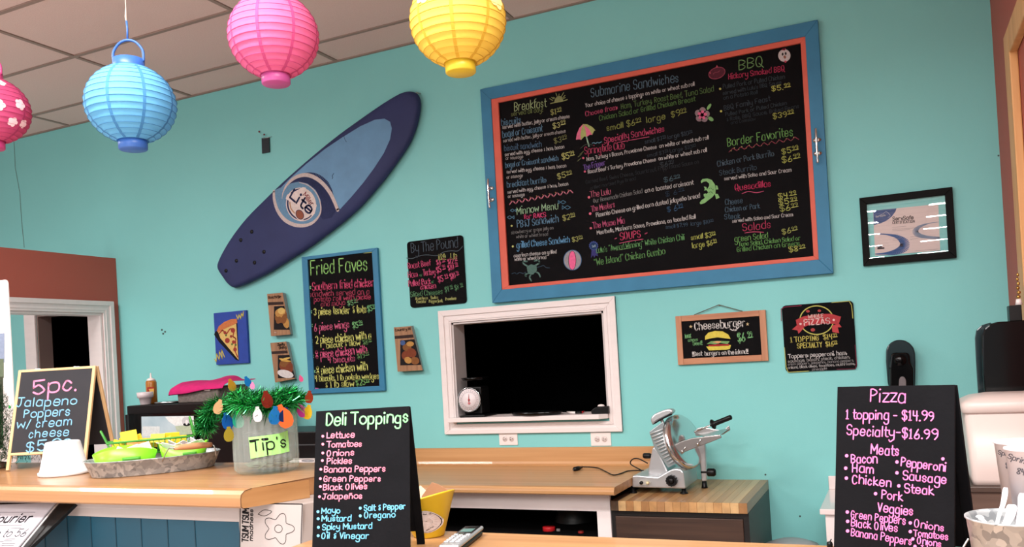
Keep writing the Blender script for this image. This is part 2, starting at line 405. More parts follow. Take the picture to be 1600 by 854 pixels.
# partition with its doorway
PH = 2.42
part = struct('wall_left', wall_cells(1.4, WALL-.002, 0, PH, [(2.9, 4.288, -1, 2.015)], 0, .13), M_coral)
for v in part.data.vertices: v.co = Vector((XP-v.co.y, v.co.x, v.co.z))
part.data.update()
bmx = bmesh.new(); bmx.from_mesh(part.data); bmesh.ops.recalc_face_normals(bmx, faces=bmx.faces); bmx.to_mesh(part.data); bmx.free()
d1 = thing('door_1', None, None, (XP, 3.5, 0)); d1['kind'] = 'structure'
def casing(root, y0, y1, zt, x, wdt, sgn, name='door_casing'):
    """casing in the plane x=const, around opening y0..y1 up to zt"""
    for (w0, w1, t) in ((0, wdt, .014), (wdt*.62, wdt, .024), (wdt*.2, wdt*.35, .018)):
        mb = MB()
        mb.prism([(x, y1+w0, 0), (x, y1+w1, 0), (x, y1+w1, zt+w1), (x, y1+w0, zt+w0)], sgn*t, (1, 0, 0), .002)
        mb.prism([(x, y1+w0, zt+w0), (x, y1+w1, zt+w1), (x, y0-w1, zt+w1), (x, y0-w0, zt+w0)], sgn*t, (1, 0, 0), .002)
        mb.prism([(x, y0-w0, 0), (x, y0-w1, 0), (x, y0-w1, zt+w1), (x, y0-w0, zt+w0)], sgn*t, (1, 0, 0), .002)
        obj(name, mb, M_white, root)
casing(d1, 2.9, 4.288, 2.015, XP+.001, .085, 1)
jb = MB(); jb.box((XP-.13, 4.27, 0), (XP, 4.2875, 2.0)); jb.box((XP-.13, 2.9, 2.0), (XP, 4.2875, 2.0145)); jb.box((XP-.13, 2.9005, 0), (XP, 2.918, 2.0))
obj('door_jamb', jb, M_white, d1)
# doorway in the back wall seen through it
d2 = thing('door_2', None, None, (-5.6, WALL, 0)); d2['kind'] = 'structure'
cb = MB(); cb.box((-6.185, WALL-.018, 0), (-6.06, WALL-.001, 2.16), .003); cb.box((-6.06, WALL-.018, 2.07), (-5.30, WALL-.001, 2.16), .003)
obj('door_casing', cb, M_white, d2)
rv = MB(); rv.box((-6.06, WALL, 0), (-6.045, WALL+.115, 2.055)); rv.box((-6.06, WALL, 2.055), (-5.22, WALL+.115, 2.069))
obj('door_jamb', rv, mat('brown_grey_jamb', (132, 112, 106), .6), d2)
# wooden door casing on the right wall
d3 = thing('door_3', None, None, (XR, 3.2, 0)); d3['kind'] = 'structure'
mb = MB(); mb.box((XR-.03, 3.66, 0), (XR-.001, 3.80, 2.66), .004); mb.box((XR-.03, 2.9, 2.56), (XR-.001, 3.66, 2.66), .004)
obj('door_casing', mb, mat('honey_pine', (226, 172, 112), .45, c2=(206, 148, 88), nscale=1, stretch=(20, 20, 1.5)), d3)

# ceiling: grid with separate tiles
ce = MB(); ce.box((-9, -18, CZ+.03), (4, WALL+.12, CZ+.08)); ceil_o = struct('ceiling', ce, mat('ceiling_plenum', (150, 130, 120), .9))
gx = [-4.345+1.2225*k for k in range(-4, 7)]; gy = [4.11-.604*k for k in range(0, 36)]
mb = MB()
for x in gx: mb.box((x-.012, -17, CZ-.003), (x+.012, WALL, CZ+.012))
for y in gy: mb.box((-9, y-.012, CZ-.0035), (3.4, y+.012, CZ+.011))
mb.box((-9, WALL-.022, CZ-.004), (XR, WALL-.0005, CZ+.01)); g = obj('ceiling_grid', mb, M_grid, ceil_o)
tm = None
for j in range(-1, 35):
    y1 = WALL-.02 if j < 0 else gy[j]-.012; y0 = gy[0]+.012 if j < 0 else gy[j+1]+.012
    if y1 < 1.6 and j % 1 == 0 and j > 5: break
    for i in range(len(gx)-1):
        if gx[i] > 1.0: continue
        if j == 0 and i == 0 or tm is None or j < 0:
            t = MB(); t.box((-(.5986), -(y1-y0)/2+.0, 0), (.5986, (y1-y0)/2, .014), .003, 1)
            o = obj('ceiling_tile', t, M_tile, ceil_o)
            if j == 0: tm = o.data
        else:
            o = bpy.data.objects.new('ceiling_tile', tm); COL.objects.link(o); o.parent = ceil_o
        o.location = (gx[i]+.611, (y0+y1)/2, CZ+.001+random.uniform(0, .003))
# rest of the tile field over the shop (out of view) as one surface
mb = MB(); mb.box((-9, -17, CZ+.006), (3.4, gy[7], CZ+.02)); r_ = obj('ceiling_tile', mb, M_tile, ceil_o); r_['kind'] = 'stuff'

# pass-through window
w1 = thing('window_1', None, None, (-1.93, WALL, 1.19)); w1['kind'] = 'structure'
O = rect((689, 489.4), (971.8, 669.7), WALL-.015); I_ = (WIN[0], WIN[1], WIN[2]-.015, WIN[3])
O = (-2.49, -1.388, 1.095, 1.832)
for f0, f1, t in ((0, 1, .013), (.55, 1, .021), (.12, .3, .017)):
    q = lambda f: (I_[0]+(O[0]-I_[0])*f, I_[1]+(O[1]-I_[1])*f, I_[2]+(O[2]-I_[2])*f, I_[3]+(O[3]-I_[3])*f)
    mitred(w1, q(f1), q(f0), WALL-t, WALL-.0005, M_white, 'window_casing')
mb = MB(); mb.box((WIN[0]+.0005, WALL-.004, WIN[2]), (WIN[0]+.012, WALL+.13, WIN[3])); mb.box((WIN[1]-.012, WALL-.004, WIN[2]), (WIN[1]-.0005, WALL+.13, WIN[3])); mb.box((WIN[0], WALL-.004, WIN[3]-.012), (WIN[1], WALL+.13, WIN[3]-.0005))
obj('window_jamb', mb, mat('grey_white_reveal', (196, 188, 186), .6), w1)
SZ = 1.195
mb = MB(); mb.prism([(-2.436, WALL-.07, SZ-.026), (-1.50, WALL-.07, SZ-.026), (-1.4615, WALL-.03, SZ-.026), (-1.4615, WALL+.16, SZ-.026), (-2.3975, WALL+.16, SZ-.026), (-2.3975, WALL-.024, SZ-.026), (-2.436, WALL-.024, SZ-.026)], .026, (0, 0, 1), .002)
obj('window_sill', mb, M_white, w1)

# ================================================================ THINGS ON THE BACK WALL
def board_thing(name, label, cat, tl, br, y, group=None):
    a = atY(*tl, y); b = atY(*br, y); M = Matrix.Translation(((a.x+b.x)/2, y, b.z))
    t = thing(name, label, cat, M=M, group=group); return t
# ---- the big menu board
YB = WALL-.032
big = board_thing('menu_board', 'huge black chalkboard menu in a blue and coral wooden frame with silver cleats', 'menu board', (748, 140), (1301, 427), YB)
tl, br = atY(748.2, 139.7, YB), atY(1301.5, 427, YB); tr = atY(1278.3, 31, YB); bl = atY(771.4, 472.5, YB)
O = ((tl.x+bl.x)/2, (tr.x+br.x)/2, (bl.z+br.z)/2, (tl.z+tr.z)/2)
a = atY(767, 156, YB); b = atY(1279.3, 405.3, YB); I1 = (a.x, b.x, b.z, atY(1256.5, 57, YB).z)
a = atY(777.5, 166, YB); b = atY(1271, 399.7, YB); I2 = (a.x+.003, b.x, b.z, atY(1249, 67, YB).z)
mitred(big, O, I1, YB-.002, WALL-.001, M_blue)
mitred(big, I1, I2, YB+.003, WALL-.0015, M_cor, 'inner_rail', .0015)
mb = MB(); mb.box((I2[0]-.004, WALL-.016, I2[2]-.004), (I2[1]+.004, WALL-.002, I2[3]+.004)); obj('board_panel', mb, M_board, big)
P = Plane(big, Matrix.Translation((0, WALL-.0165, 0)))
WH, BLU, DIM, DB = (205, 200, 198), (92, 138, 172), (66, 80, 94), (48, 88, 128)
GR, YG, PK, NP, PU, GY = (104, 160, 88), (178, 182, 96), (196, 66, 104), (235, 60, 120), (120, 82, 176), (128, 128, 128)
FA = (48, 53, 58)
A = cp(770, 140, 7.764)
def L(conv, txt, x0, y0, x1, y1, h, c, w=1.2, pl=None, hs=None, **k):
    return (pl or P).text(txt, conv(x0, y0), conv(x1, y1), h, c, w, **k)
L(A, 'Breakfast', 255, 262, 655, 205, 13, (168, 190, 130), 1.5); L(A, 'served all day!', 220, 322, 610, 262, 7, (120, 136, 74), 1.0)
L(A, '$1^99', 700, 308, 835, 282, 8, YG); L(A, 'biscuits', 100, 438, 348, 398, 10, BLU, 1.3)
L(A, 'served with butter, jelly or cream cheese', 115, 478, 935, 340, 5.4, WH, 1.0)
L(A, 'bagel or Croissant', 115, 583, 605, 503, 10, BLU, 1.3); L(A, '$3^99', 725, 472, 885, 440, 8.5, (205, 205, 120), 1.3)
L(A, 'served with butter, jelly or cream cheese', 125, 640, 885, 520, 5.2, (185, 180, 178), .9)
L(A, 'biscuit sandwich', 135, 745, 595, 690, 9, (76, 112, 146), 1.2); L(A, '$3^99', 740, 652, 900, 618, 8.5, (140, 144, 84))
L(A, 'served with egg, cheese & ham, bacon', 145, 808, 870, 710, 5.4, WH, .9); L(A, 'or sausage', 155, 852, 370, 828, 5, (180, 176, 174), .9)
B4 = cp(740, 20, 3.05)
L(B4, 'bagel or Croissant sandwich', 150, 738, 405, 703, 8, BLU, 1.2); L(B4, '$5^99', 420, 700, 482, 687, 9, (205, 205, 110), 1.4)
L(B4, 'served with egg, cheese & ham, bacon', 157, 765, 442, 735, 5.2, WH, .9); L(B4, 'or sausage', 157, 790, 235, 781, 5, (185, 180, 176), .9)
L(B4, 'breakfast burrito', 158, 832, 348, 807, 8.5, BLU, 1.2); L(B4, '$5^99', 398, 793, 470, 777, 8.5, YG, 1.3)
B5 = cp(740, 260, 3.882)
L(B5, 'served with egg, cheese & ham, bacon', 205, 165, 575, 113, 5.2, WH, .9); L(B5, 'or sausage', 208, 190, 310, 178, 5, WH, .9)
P.stroke('wavy_line', [B5(218+i*19.2, 222-i*3.6+(-9 if i % 2 else 9)) for i in range(21)], 1.5, (205, 110, 130))
for i in range(10): P.dot(*B5(228+i*38.4, 207-i*7.2), .7, (170, 120, 60))
L(B5, 'Minnow Menu', 260, 290, 515, 257, 11, (150, 195, 150), 1.4); L(B5, 'for RAKS', 303, 317, 440, 305, 6.5, NP, 1.5)
L(B5, 'PB&J Sandwich', 262, 370, 518, 335, 11, BLU, 1.4); L(B5, '$2^99', 540, 330, 618, 313, 8, YG); P.dot(*B5(231, 359), 1.6, YG)
L(B5, 'strawberry or grape jelly on', 228, 410, 485, 379, 5, GY, .8); L(B5, 'white or wheat bread', 258, 435, 453, 418, 5, GY, .8)
L(B5, 'grilled Cheese Sandwich', 260, 495, 586, 458, 9.5, (90, 156, 205), 1.4); L(B5, '$3^99', 597, 457, 663, 446, 7, YG); P.dot(*B5(238, 484), 1.6, (200, 205, 110))
L(B5, 'american cheese on grilled', 243, 550, 505, 525, 5.4, WH, 1.0); L(B5, 'white or wheat bread', 248, 572, 442, 558, 5.2, WH, 1.0)
def fish(cv, x, y, s, c):
    P.stroke('chalk_fish', [cv(x-16*s, y), cv(x-2*s, y-8*s), cv(x+10*s, y), cv(x+20*s, y+8*s), cv(x+20*s, y-8*s), cv(x+10*s, y), cv(x-2*s, y+8*s), cv(x-16*s, y)], .9, c, smooth=False)
fish(B5, 540, 216, -1.3, (70, 120, 150)); fish(B5, 566, 248, -1.4, (70, 120, 150)); fish(B5, 238, 266, 1, (70, 120, 150)); fish(B5, 222, 308, 1.2, (70, 120, 150))
# crab
E = B5; cc = (78, 118, 108)
P.stroke('chalk_wave', [E(232, 650), E(250, 644), E(262, 652), E(280, 642), E(300, 648), E(318, 640)], 1, (44, 66, 84)); P.stroke('chalk_wave', [E(385, 612), E(405, 606), E(425, 600), E(440, 612), E(462, 614)], 1, (44, 66, 84))
P.poly('chalk_crab', [E(322, 606), E(350, 592), E(382, 602), E(384, 630), E(360, 655), E(330, 650)], cc)
for pts in ([(330, 605), (305, 590), (300, 575), (325, 575)], [(372, 600), (398, 585), (392, 568), (370, 572)], [(380, 640), (395, 648), (404, 668)], [(348, 655), (340, 672), (350, 692)], [(325, 650), (312, 656), (318, 664)]):
    P.stroke('chalk_crab_leg', [E(*q) for q in pts], 2.2, (88, 128, 118))
P.ellipse('chalk_ball', *E(600, 567), 14.2, 16, (64, 110, 160), .0004, n=36); P.ellipse('chalk_ball_panel', *E(600, 567), 13.2, 15, (150, 146, 152), .0007, n=36)
P.ellipse('chalk_ball_panel', *E(599, 569), 6.2, 15, (36, 34, 40), .0010, n=30); P.ellipse('chalk_ball_panel', *E(599, 569), 5.4, 14.4, (250, 90, 150), .0013, n=30)
# sun
P.poly('chalk_sun', [A(745+55*(1-math.cos(t)), 158-70*math.sin(t)-10*(1-math.cos(t))) for t in [PI*i/12 for i in range(13)]], (130, 138, 84))
P.stroke('chalk_ray', [A(700, 168), A(745, 158), A(850, 138), A(905, 120)], 1.2, (150, 158, 90))
for p0, p1 in (((690, 108), (728, 132)), ((712, 92), (740, 112)), ((735, 92), (752, 104)), ((765, 40), (780, 82)), ((805, 52), (800, 78)), ((860, 35), (832, 84)), ((878, 68), (852, 96)), ((880, 96), (856, 108))):
    P.stroke('chalk_ray', [A(*p0), A(*p1)], .9, (150, 158, 90), smooth=False)
Bm = cp(900, 110, 7.273)
L(Bm, 'Submarine Sandwiches', 165, 303, 1172, 125, 14, (88, 118, 138), 1.5)
L(Bm, 'Your choice of cheese & toppings on white or wheat sub roll', 105, 420, 1350, 172, 6, WH, .9)
L(Bm, 'Choose from:', 105, 520, 475, 440, 7, PK, 1.4); L(Bm, 'Ham, Turkey, Roast Beef, Tuna Salad', 510, 440, 1570, 235, 8.5, (92, 128, 66), 1.1)
L(Bm, 'Chicken Salad or Grilled Chicken Breast', 262, 570, 1360, 345, 7.5, (92, 136, 66), 1.1)
L(Bm, 'small $6^99  large  $9^99', 345, 688, 1258, 498, 9, (150, 158, 72), 1.3)
Cm = cp(900, 190, 7.273)
L(Cm, 'Specialty Sandwiches', 320, 243, 1010, 110, 9.5, (214, 62, 108), 1.4); P.stroke('underline', [Cm(480, 235), Cm(830, 172)], 1, PK, smooth=False)
P.stroke('chalk_wave', [Cm(185, 245), Cm(205, 238), Cm(222, 248), Cm(245, 234), Cm(262, 242), Cm(290, 228)], 1.2, (96, 150, 180))
L(Cm, 'Springtide Club', 95, 372, 557, 303, 11, (200, 60, 100), 1.3)
L(Cm, 'small $7^99 large $10^99', 780, 250, 1325, 140, 6, DIM, .9)
L(Cm, 'Ham, Turkey & Bacon, Provolone Cheese  on white or wheat sub roll', 120, 445, 1510, 198, 5.8, WH, 1.0)
L(Cm, 'The Fripper', 90, 550, 338, 488, 8, PU, 1.3); L(Cm, 'small $7^99 Large $10^99', 805, 407, 1365, 292, 5.5, (56, 66, 76), .9)
L(Cm, 'Roast Beef & Turkey, Provolone Cheese  on white or wheat sub roll', 135, 590, 1490, 338, 5.8, WH, 1.0)
P.dot(*Cm(83, 412), 1.7, (220, 80, 110)); P.dot(*Cm(101, 566), 1.7, (220, 80, 110))
L(Cm, '$6^99', 952, 520, 1115, 488, 7, (62, 72, 80), 1.1); L(Cm, 'Corned Beef, Swiss Cheese, Sauerkraut, Fripp Island Sauce on', 110, 705, 1400, 472, 5.8, FA, .9)
Dm = cp(910, 270, 7.273)
L(Dm, 'grilled marbled Rye Bread', 88, 190, 610, 76, 5, FA, .8); L(Dm, '$6^99', 920, 108, 1112, 72, 7, (76, 104, 116), 1.2)
# umbrella
P.poly('chalk_umbrella', [Cm(*q) for q in ((0, 205), (10, 140), (40, 70), (80, 28), (130, 30), (185, 60), (220, 98), (205, 105), (185, 150), (160, 148), (120, 172), (95, 168), (60, 205), (35, 200))], (170, 178, 96))
P.poly('chalk_umbrella_panel', [Cm(*q) for q in ((0, 205), (10, 140), (40, 70), (80, 28), (62, 80), (50, 150), (58, 205), (35, 200))], (235, 100, 140), .0008)
P.poly('chalk_umbrella_panel', [Cm(*q) for q in ((82, 28), (150, 85), (185, 150), (160, 148), (120, 172), (112, 110), (98, 60))], (235, 100, 140), .0008)
P.stroke('chalk_umbrella_pole', [Cm(118, 172), Cm(148, 278)], 2, (140, 180, 150), smooth=False); P.stroke('chalk_sand', [Cm(50, 305), Cm(100, 265), Cm(150, 255), Cm(190, 268)], .8, (70, 80, 70))
for q in ((70, 350), (50, 380), (40, 430)): P.stroke('chalk_grass', [Cm(q[0]-25, q[1]+20), Cm(q[0], q[1]), Cm(q[0]+15, q[1]-15)], 1.3, (90, 96, 60))
L(Dm, 'The Lulu', 90, 278, 327, 240, 9, (190, 84, 112), 1.3); P.dot(*Dm(75, 277), 2, (228, 96, 120))
L(Dm, 'Our Homemade Chicken Salad', 125, 340, 685, 226, 6, GY, .9); L(Dm, 'on a toasted croissant', 710, 226, 1265, 128, 6.5, WH, 1.1)
L(Dm, '$ 6^99', 942, 270, 1162, 218, 7, (38, 58, 80), 1.1)
L(Dm, 'The Masters', 105, 443, 372, 388, 9, (196, 78, 116), 1.3); P.dot(*Dm(89, 462), 2.1, (238, 96, 128))
L(Dm, 'Pimento Cheese on grilled corn dusted jalapeño bread', 155, 502, 1340, 278, 6.5, WH, 1.1)
L(Dm, '$ 6^99', 962, 445, 1147, 412, 8, DB, 1.3)
L(Dm, 'The Mama Mia', 120, 633, 485, 568, 9.5, (196, 72, 116), 1.3); P.dot(*Dm(96, 627), 1.9, (210, 90, 110))
L(Dm, 'Meatballs, Marinara Sauce, Provolone, on toasted Roll', 165, 700, 1290, 515, 6.3, WH, 1.0)
L(Dm, 'small $7.99  large $10^99', 945, 635, 1490, 566, 5.5, (60, 84, 106), 1.0)
# alligator
al = [(1345, 95), (1365, 70), (1420, 62), (1470, 80), (1505, 130), (1515, 180), (1512, 230), (1480, 272), (1430, 310), (1390, 342), (1345, 355), (1333, 340), (1352, 310), (1390, 285), (1385, 262), (1410, 240), (1430, 220), (1410, 195), (1440, 150), (1440, 120), (1410, 95), (1375, 100), (1352, 118)]
P.poly('chalk_alligator', [Dm(*q) for q in al], (128, 192, 112))
for q in ([(1380, 155), (1410, 160), (1415, 195), (1385, 200), (1392, 180)], [(1515, 140), (1535, 145), (1545, 185), (1520, 190)], [(1505, 235), (1540, 240), (1560, 280), (1520, 298)], [(1378, 240), (1405, 232), (1412, 262), (1380, 268)]):
    P.poly('chalk_alligator_foot', [Dm(*z) for z in q], (128, 192, 112), .0007)
P.stroke('chalk_line', [Dm(1440, 180), Dm(1462, 172), Dm(1480, 190), Dm(1495, 180)], .8, (74, 120, 70), .0009); P.stroke('chalk_line', [Dm(1435, 225), Dm(1460, 215), Dm(1485, 235)], .8, (74, 120, 70), .0009)
Em = cp(910, 340, 7.273)
L(Em, 'SOUPS', 425, 252, 668, 218, 10.5, (214, 56, 100), 1.7); P.stroke('underline', [Em(422, 290), Em(560, 262), Em(690, 243)], 1.1, PK)
P.stroke('dash', [Em(370, 238), Em(388, 232)], 1.6, PK, smooth=False); P.stroke('dash', [Em(712, 182), Em(735, 172)], 1.6, PK, smooth=False)
L(Em, "Lulu's \"Award Winning\" White Chicken Chili", 158, 400, 1165, 247, 8.5, (92, 158, 88), 1.2); P.stroke('underline', [Em(385, 368), Em(550, 342)], 1, GR, smooth=False)
L(Em, '"We Island" Chicken Gumbo', 135, 542, 945, 412, 10, (96, 160, 84), 1.3)
L(Em, 'small $3^99', 1232, 250, 1515, 213, 7.5, (186, 192, 84), 1.3); L(Em, 'large $6^99', 1247, 345, 1530, 302, 8, (186, 192, 84), 1.3)
P.poly('chalk_ribbon', [Em(*q) for q in ((105, 350), (165, 350), (178, 440), (150, 425), (135, 455), (122, 425), (98, 455))], (52, 50, 120))
P.poly('chalk_rosette', [Em(128+(56 if i % 2 else 46)*math.cos(i*PI/14), 318+(56 if i % 2 else 46)*math.sin(i*PI/14)) for i in range(28)], (60, 76, 150), .0009)
P.ellipse('chalk_rosette', *Em(128, 320), 5.5, 5.5, (26, 56, 104), .0012)
P.text('1st', Em(110, 336), Em(152, 330), 3.2, (170, 200, 215), .8, .0015)
# flower
for k in range(5):
    t = -PI/2 + k*2*PI/5 + .1; P.ellipse('chalk_petal', *Bm(1434+50*math.cos(t), 505+50*math.sin(t)), 5.2, 5.2, (138, 112, 118), .0004, n=14)
for k in range(5):
    t = -PI/2 + k*2*PI/5 + .1; P.ellipse('chalk_petal', *Bm(1434+24*math.cos(t), 505+24*math.sin(t)), 4.4, 2.6, (222, 86, 130), .0008, rot=t, n=14)
P.ellipse('chalk_leaf', *Bm(1512, 412), 5.6, 2.3, (120, 180, 100), rot=-1.0, n=12); P.ellipse('chalk_leaf', *Bm(1532, 550), 4.8, 3, (112, 168, 96), rot=.6, n=14)
Fm = cp(1105, 70, 6.569)
P.ellipse('chalk_pig', *Fm(100, 290), 13.2, 8.6, (92, 32, 48), rot=-.35); P.stroke('chalk_pig_outline', [Fm(100+86*math.cos(t)*math.cos(-.35)-56*math.sin(t)*math.sin(-.35), 290+86*math.cos(t)*math.sin(-.35)+56*math.sin(t)*math.cos(-.35)) for t in [2*PI*i/14 for i in range(14)]], 1.1, (160, 60, 84), .0009, closed=True)
P.poly('chalk_pig_ear', [Fm(88, 232), Fm(100, 206), Fm(114, 230)], (190, 70, 90), .001); P.poly('chalk_pig_ear', [Fm(14, 282), Fm(34, 300), Fm(40, 284)], (190, 70, 90), .001)
P.stroke('chalk_pig_face', [Fm(62, 300), Fm(80, 285), Fm(110, 280), Fm(130, 265)], .9, (150, 60, 80), .0012)
P.ellipse('chalk_chicken', *Fm(792, 110), 9.6, 9.8, (196, 186, 186)); P.ellipse('chalk_eye', *Fm(774, 96), 1.5, 2.4, (20, 20, 22), .0009, n=10); P.ellipse('chalk_eye', *Fm(806, 90), 1.5, 2.4, (20, 20, 22), .0009, n=10)
P.poly('chalk_beak', [Fm(780, 125), Fm(796, 106), Fm(812, 128), Fm(798, 146)], (150, 84, 60), .0009); P.stroke('chalk_comb', [Fm(770, 52), Fm(782, 44), Fm(790, 54), Fm(800, 42)], 2, (214, 50, 84), .0009); P.dot(*Fm(803, 172), 1.8, (214, 60, 90), .0009)
L(Fm, 'BBQ', 312, 256, 590, 215, 14.5, (112, 160, 92), 1.6); L(Fm, 'Hickory Smoked BBQ', 215, 355, 800, 266, 8.5, (196, 44, 84), 1.4)
L(Fm, 'Pulled Pork or Pulled Chicken', 160, 450, 800, 345, 6.5, (58, 70, 78), 1.0); L(Fm, "served with Lulu's BBQ Sauce", 158, 515, 765, 400, 5.5, (54, 66, 74), 1.0)
L(Fm, 'on a Potato Roll', 165, 562, 520, 500, 5.5, (54, 66, 74), 1.0); L(Fm, '$5.^99', 655, 478, 855, 448, 8, (196, 200, 84), 1.4)
P.dot(*Fm(133, 452), 1.8, (190, 186, 80)); P.dot(*Fm(142, 681), 1.8, (190, 186, 80))
L(Fm, 'BBQ Family Feast', 170, 675, 650, 572, 7.5, (58, 70, 80), 1.1); L(Fm, 'Pulled Pork or Pulled Chicken', 185, 732, 820, 612, 5.5, (54, 66, 74), 1.0)
L(Fm, '& Rolls, BBQ Sauce, Baked Beans', 195, 785, 945, 645, 5.5, (50, 60, 68), 1.0); L(Fm, 'and Coleslaw', 240, 815, 500, 772, 4.8, (44, 52, 58), .9)
L(Fm, '$39^99', 670, 760, 890, 722, 8.5, (176, 180, 76), 1.4)
Gm = cp(1105, 190, 7.7625)
L(Gm, 'Border Favorites', 240, 300, 1045, 166, 13, (108, 172, 84), 1.5)
P.stroke('zigzag', [Gm(265+i*47, 350-i*8.5+(-20 if i % 2 else 18)) for i in range(19)], 1.2, (140, 52, 70), smooth=False)
for i in range(9): P.dot(*Gm(330+i*90, 318-i*16), .8, (186, 186, 100)); P.dot(*Gm(290+i*92, 352-i*16), .8, (186, 186, 100))
L(Gm, 'Chicken or Pork Burrito', 120, 545, 815, 412, 8.5, (72, 94, 110), 1.2); L(Gm, '$5^99', 900, 398, 1110, 360, 9, (176, 182, 78), 1.4); L(Gm, '$6^99', 900, 500, 1132, 460, 9, (176, 182, 78), 1.4)
L(Gm, 'Steak Burrito', 145, 650, 605, 580, 8, (66, 84, 100), 1.2); L(Gm, 'served with Salsa and Sour Cream', 205, 712, 1022, 602, 5.5, WH, 1.0)
L(Gm, 'Quesadillas', 332, 838, 775, 780, 9, (214, 44, 92), 1.5)
Hm = cp(1040, 240, 3.557)
P.stroke('underline', [Hm(425, 222), Hm(460, 210), Hm(505, 216), Hm(545, 208)], 1.2, PK)
L(Hm, 'Cheese', 330, 285, 430, 273, 8.5, (72, 98, 118), 1.2); L(Hm, 'Chicken or Pork', 330, 325, 525, 302, 8, (72, 98, 118), 1.2); L(Hm, 'Steak', 325, 364, 416, 358, 8, (72, 98, 118), 1.2)
L(Hm, '$4^99', 622, 254, 728, 238, 8.5, (186, 192, 84), 1.4); L(Hm, '$5^99', 625, 285, 733, 271, 8.5, (186, 192, 84), 1.4); L(Hm, '$6^99', 632, 321, 738, 304, 8.5, (176, 182, 84), 1.4)
L(Hm, 'served with Salsa and Sour Cream', 370, 383, 708, 346, 5.2, WH, 1.0); L(Hm, 'Salads', 425, 430, 588, 411, 11.5, (200, 52, 92), 1.5); P.stroke('underline', [Hm(440, 440), Hm(485, 434), Hm(545, 436)], 1.1, PK)
L(Hm, 'green Salad', 382, 490, 572, 467, 9, (108, 172, 84), 1.3); L(Hm, '$6^99', 645, 448, 735, 432, 8, (168, 176, 84), 1.3)
L(Hm, 'Tuna Salad, Chicken Salad or', 405, 514, 750, 480, 6.5, (104, 172, 84), 1.2); L(Hm, 'Grilled Chicken on Greens', 395, 545, 748, 508, 7, (96, 160, 78), 1.2); L(Hm, '$8^99', 682, 546, 778, 533, 8, (186, 192, 84), 1.4)
# cleats
def cleat(cx_, cy_):
    q = atY(cx_, cy_, YB-.004); c = obj_thing = MB()
    c.tube(bez([(q.x, YB-.030, q.z+.085), (q.x, YB-.036, q.z+.05), (q.x, YB-.036, q.z-.05), (q.x, YB-.030, q.z-.085)], 6), [.004]+[.006]*17+[.004], 10)
    for s_ in (1, -1):
        c.tube([(q.x, YB-.002, q.z+s_*.033), (q.x, YB-.034, q.z+s_*.033)], .006, 10)
        c.lathe([(0, 0), (.021, 0), (.02, -.004), (.008, -.008), (0, -.008)], 16, (q.x, YB-.003, q.z+s_*.033), sx=1, sy=.6, axis='y')
    obj('cleat', c, M_chrome, big)
cleat(767, 303); cleat(1277, 229)

# ---- Fried Faves board
y0 = WALL-.022
ff = board_thing('chalkboard_sign', 'tall blue-framed chalkboard headed Fried Faves beside the surfboard tail', 'sign', (472, 402), (600, 611), y0)
a, b = atY(471, 402.2, y0), atY(601.4, 610, y0); O = (a.x, b.x, b.z, atY(589.6, 386.5, y0).z); a, b = atY(480, 404, y0), atY(592.6, 602.6, y0); I_ = (a.x, b.x, b.z, atY(582, 392.8, y0).z)
mitred(ff, O, I_, y0, WALL-.001, M_blue)
obj('board_panel', MB().box((I_[0]-.003, WALL-.013, I_[2]-.003), (I_[1]+.003, WALL-.002, I_[3]+.003)), M_board, ff)
P2 = Plane(ff, Matrix.Translation((0, WALL-.0135, 0))); Q = cp(310, 370, 3.415)
K = dict(pl=P2); g1, p1, yy = (150, 222, 112), (226, 66, 112), (222, 224, 108)
L(Q, 'Fried Faves', 595, 203, 905, 176, 21, g1, 2.1, **K)
L(Q, 'Southern fried chicken', 607, 285, 942, 262, 12, p1, 2, **K); L(Q, 'sandwich served on a', 590, 320, 915, 303, 8.5, (186, 58, 88), 1.5, **K)
L(Q, 'potato roll with pickle', 615, 345, 922, 330, 7.5, (200, 56, 92), 1.5, **K); L(Q, 'and mayo', 652, 370, 785, 362, 7.5, (186, 58, 88), 1.5, **K); L(Q, '$5^99', 795, 366, 852, 358, 8, (120, 190, 120), 1.5, **K)
L(Q, '3 piece tender & tots', 615, 417, 898, 402, 11, yy, 1.9, **K); L(Q, '$5^99', 902, 398, 947, 392, 9, (110, 190, 120), 1.6, **K)
L(Q, '6 piece wings', 617, 502, 808, 482, 11, (232, 90, 134), 1.8, **K); L(Q, '$5^99', 822, 488, 878, 480, 9.5, (120, 200, 120), 1.6, **K)
L(Q, '2 piece chicken with a', 625, 570, 925, 545, 12, yy, 1.9, **K); L(Q, 'biscuit & slaw', 682, 592, 866, 575, 8, yy, 1.6, **K); L(Q, '$8^99', 878, 576, 926, 568, 8.5, (96, 150, 80), 1.5, **K)
L(Q, '8 piece chicken with', 625, 648, 903, 618, 12, (240, 84, 134), 1.9, **K); L(Q, '4 biscuits', 690, 672, 838, 662, 9, (232, 84, 130), 1.8, **K); L(Q, '$19^99', 848, 650, 912, 640, 9, (96, 150, 84), 1.5, **K)
L(Q, '8 piece chicken with', 630, 733, 905, 708, 12, yy, 1.9, **K); L(Q, '4 biscuits, 1 lb potato wedges', 622, 770, 965, 755, 9, yy, 1.6, **K); L(Q, '& 1 lb slaw', 675, 803, 833, 795, 9, yy, 1.6, **K); L(Q, '$25^99', 840, 792, 914, 785, 9, (120, 190, 96), 1.6, **K)
for q in ((592, 270), (597, 399), (600, 472), (601, 555), (607, 636), (616, 717)):
    for k in range(3):
        t = k*PI/3+.5; P2.stroke('asterisk', [Q(q[0]-9*math.cos(t), q[1]-11*math.sin(t)), Q(q[0]+9*math.cos(t), q[1]+11*math.sin(t))], 1.3, (140, 214, 150), smooth=False)
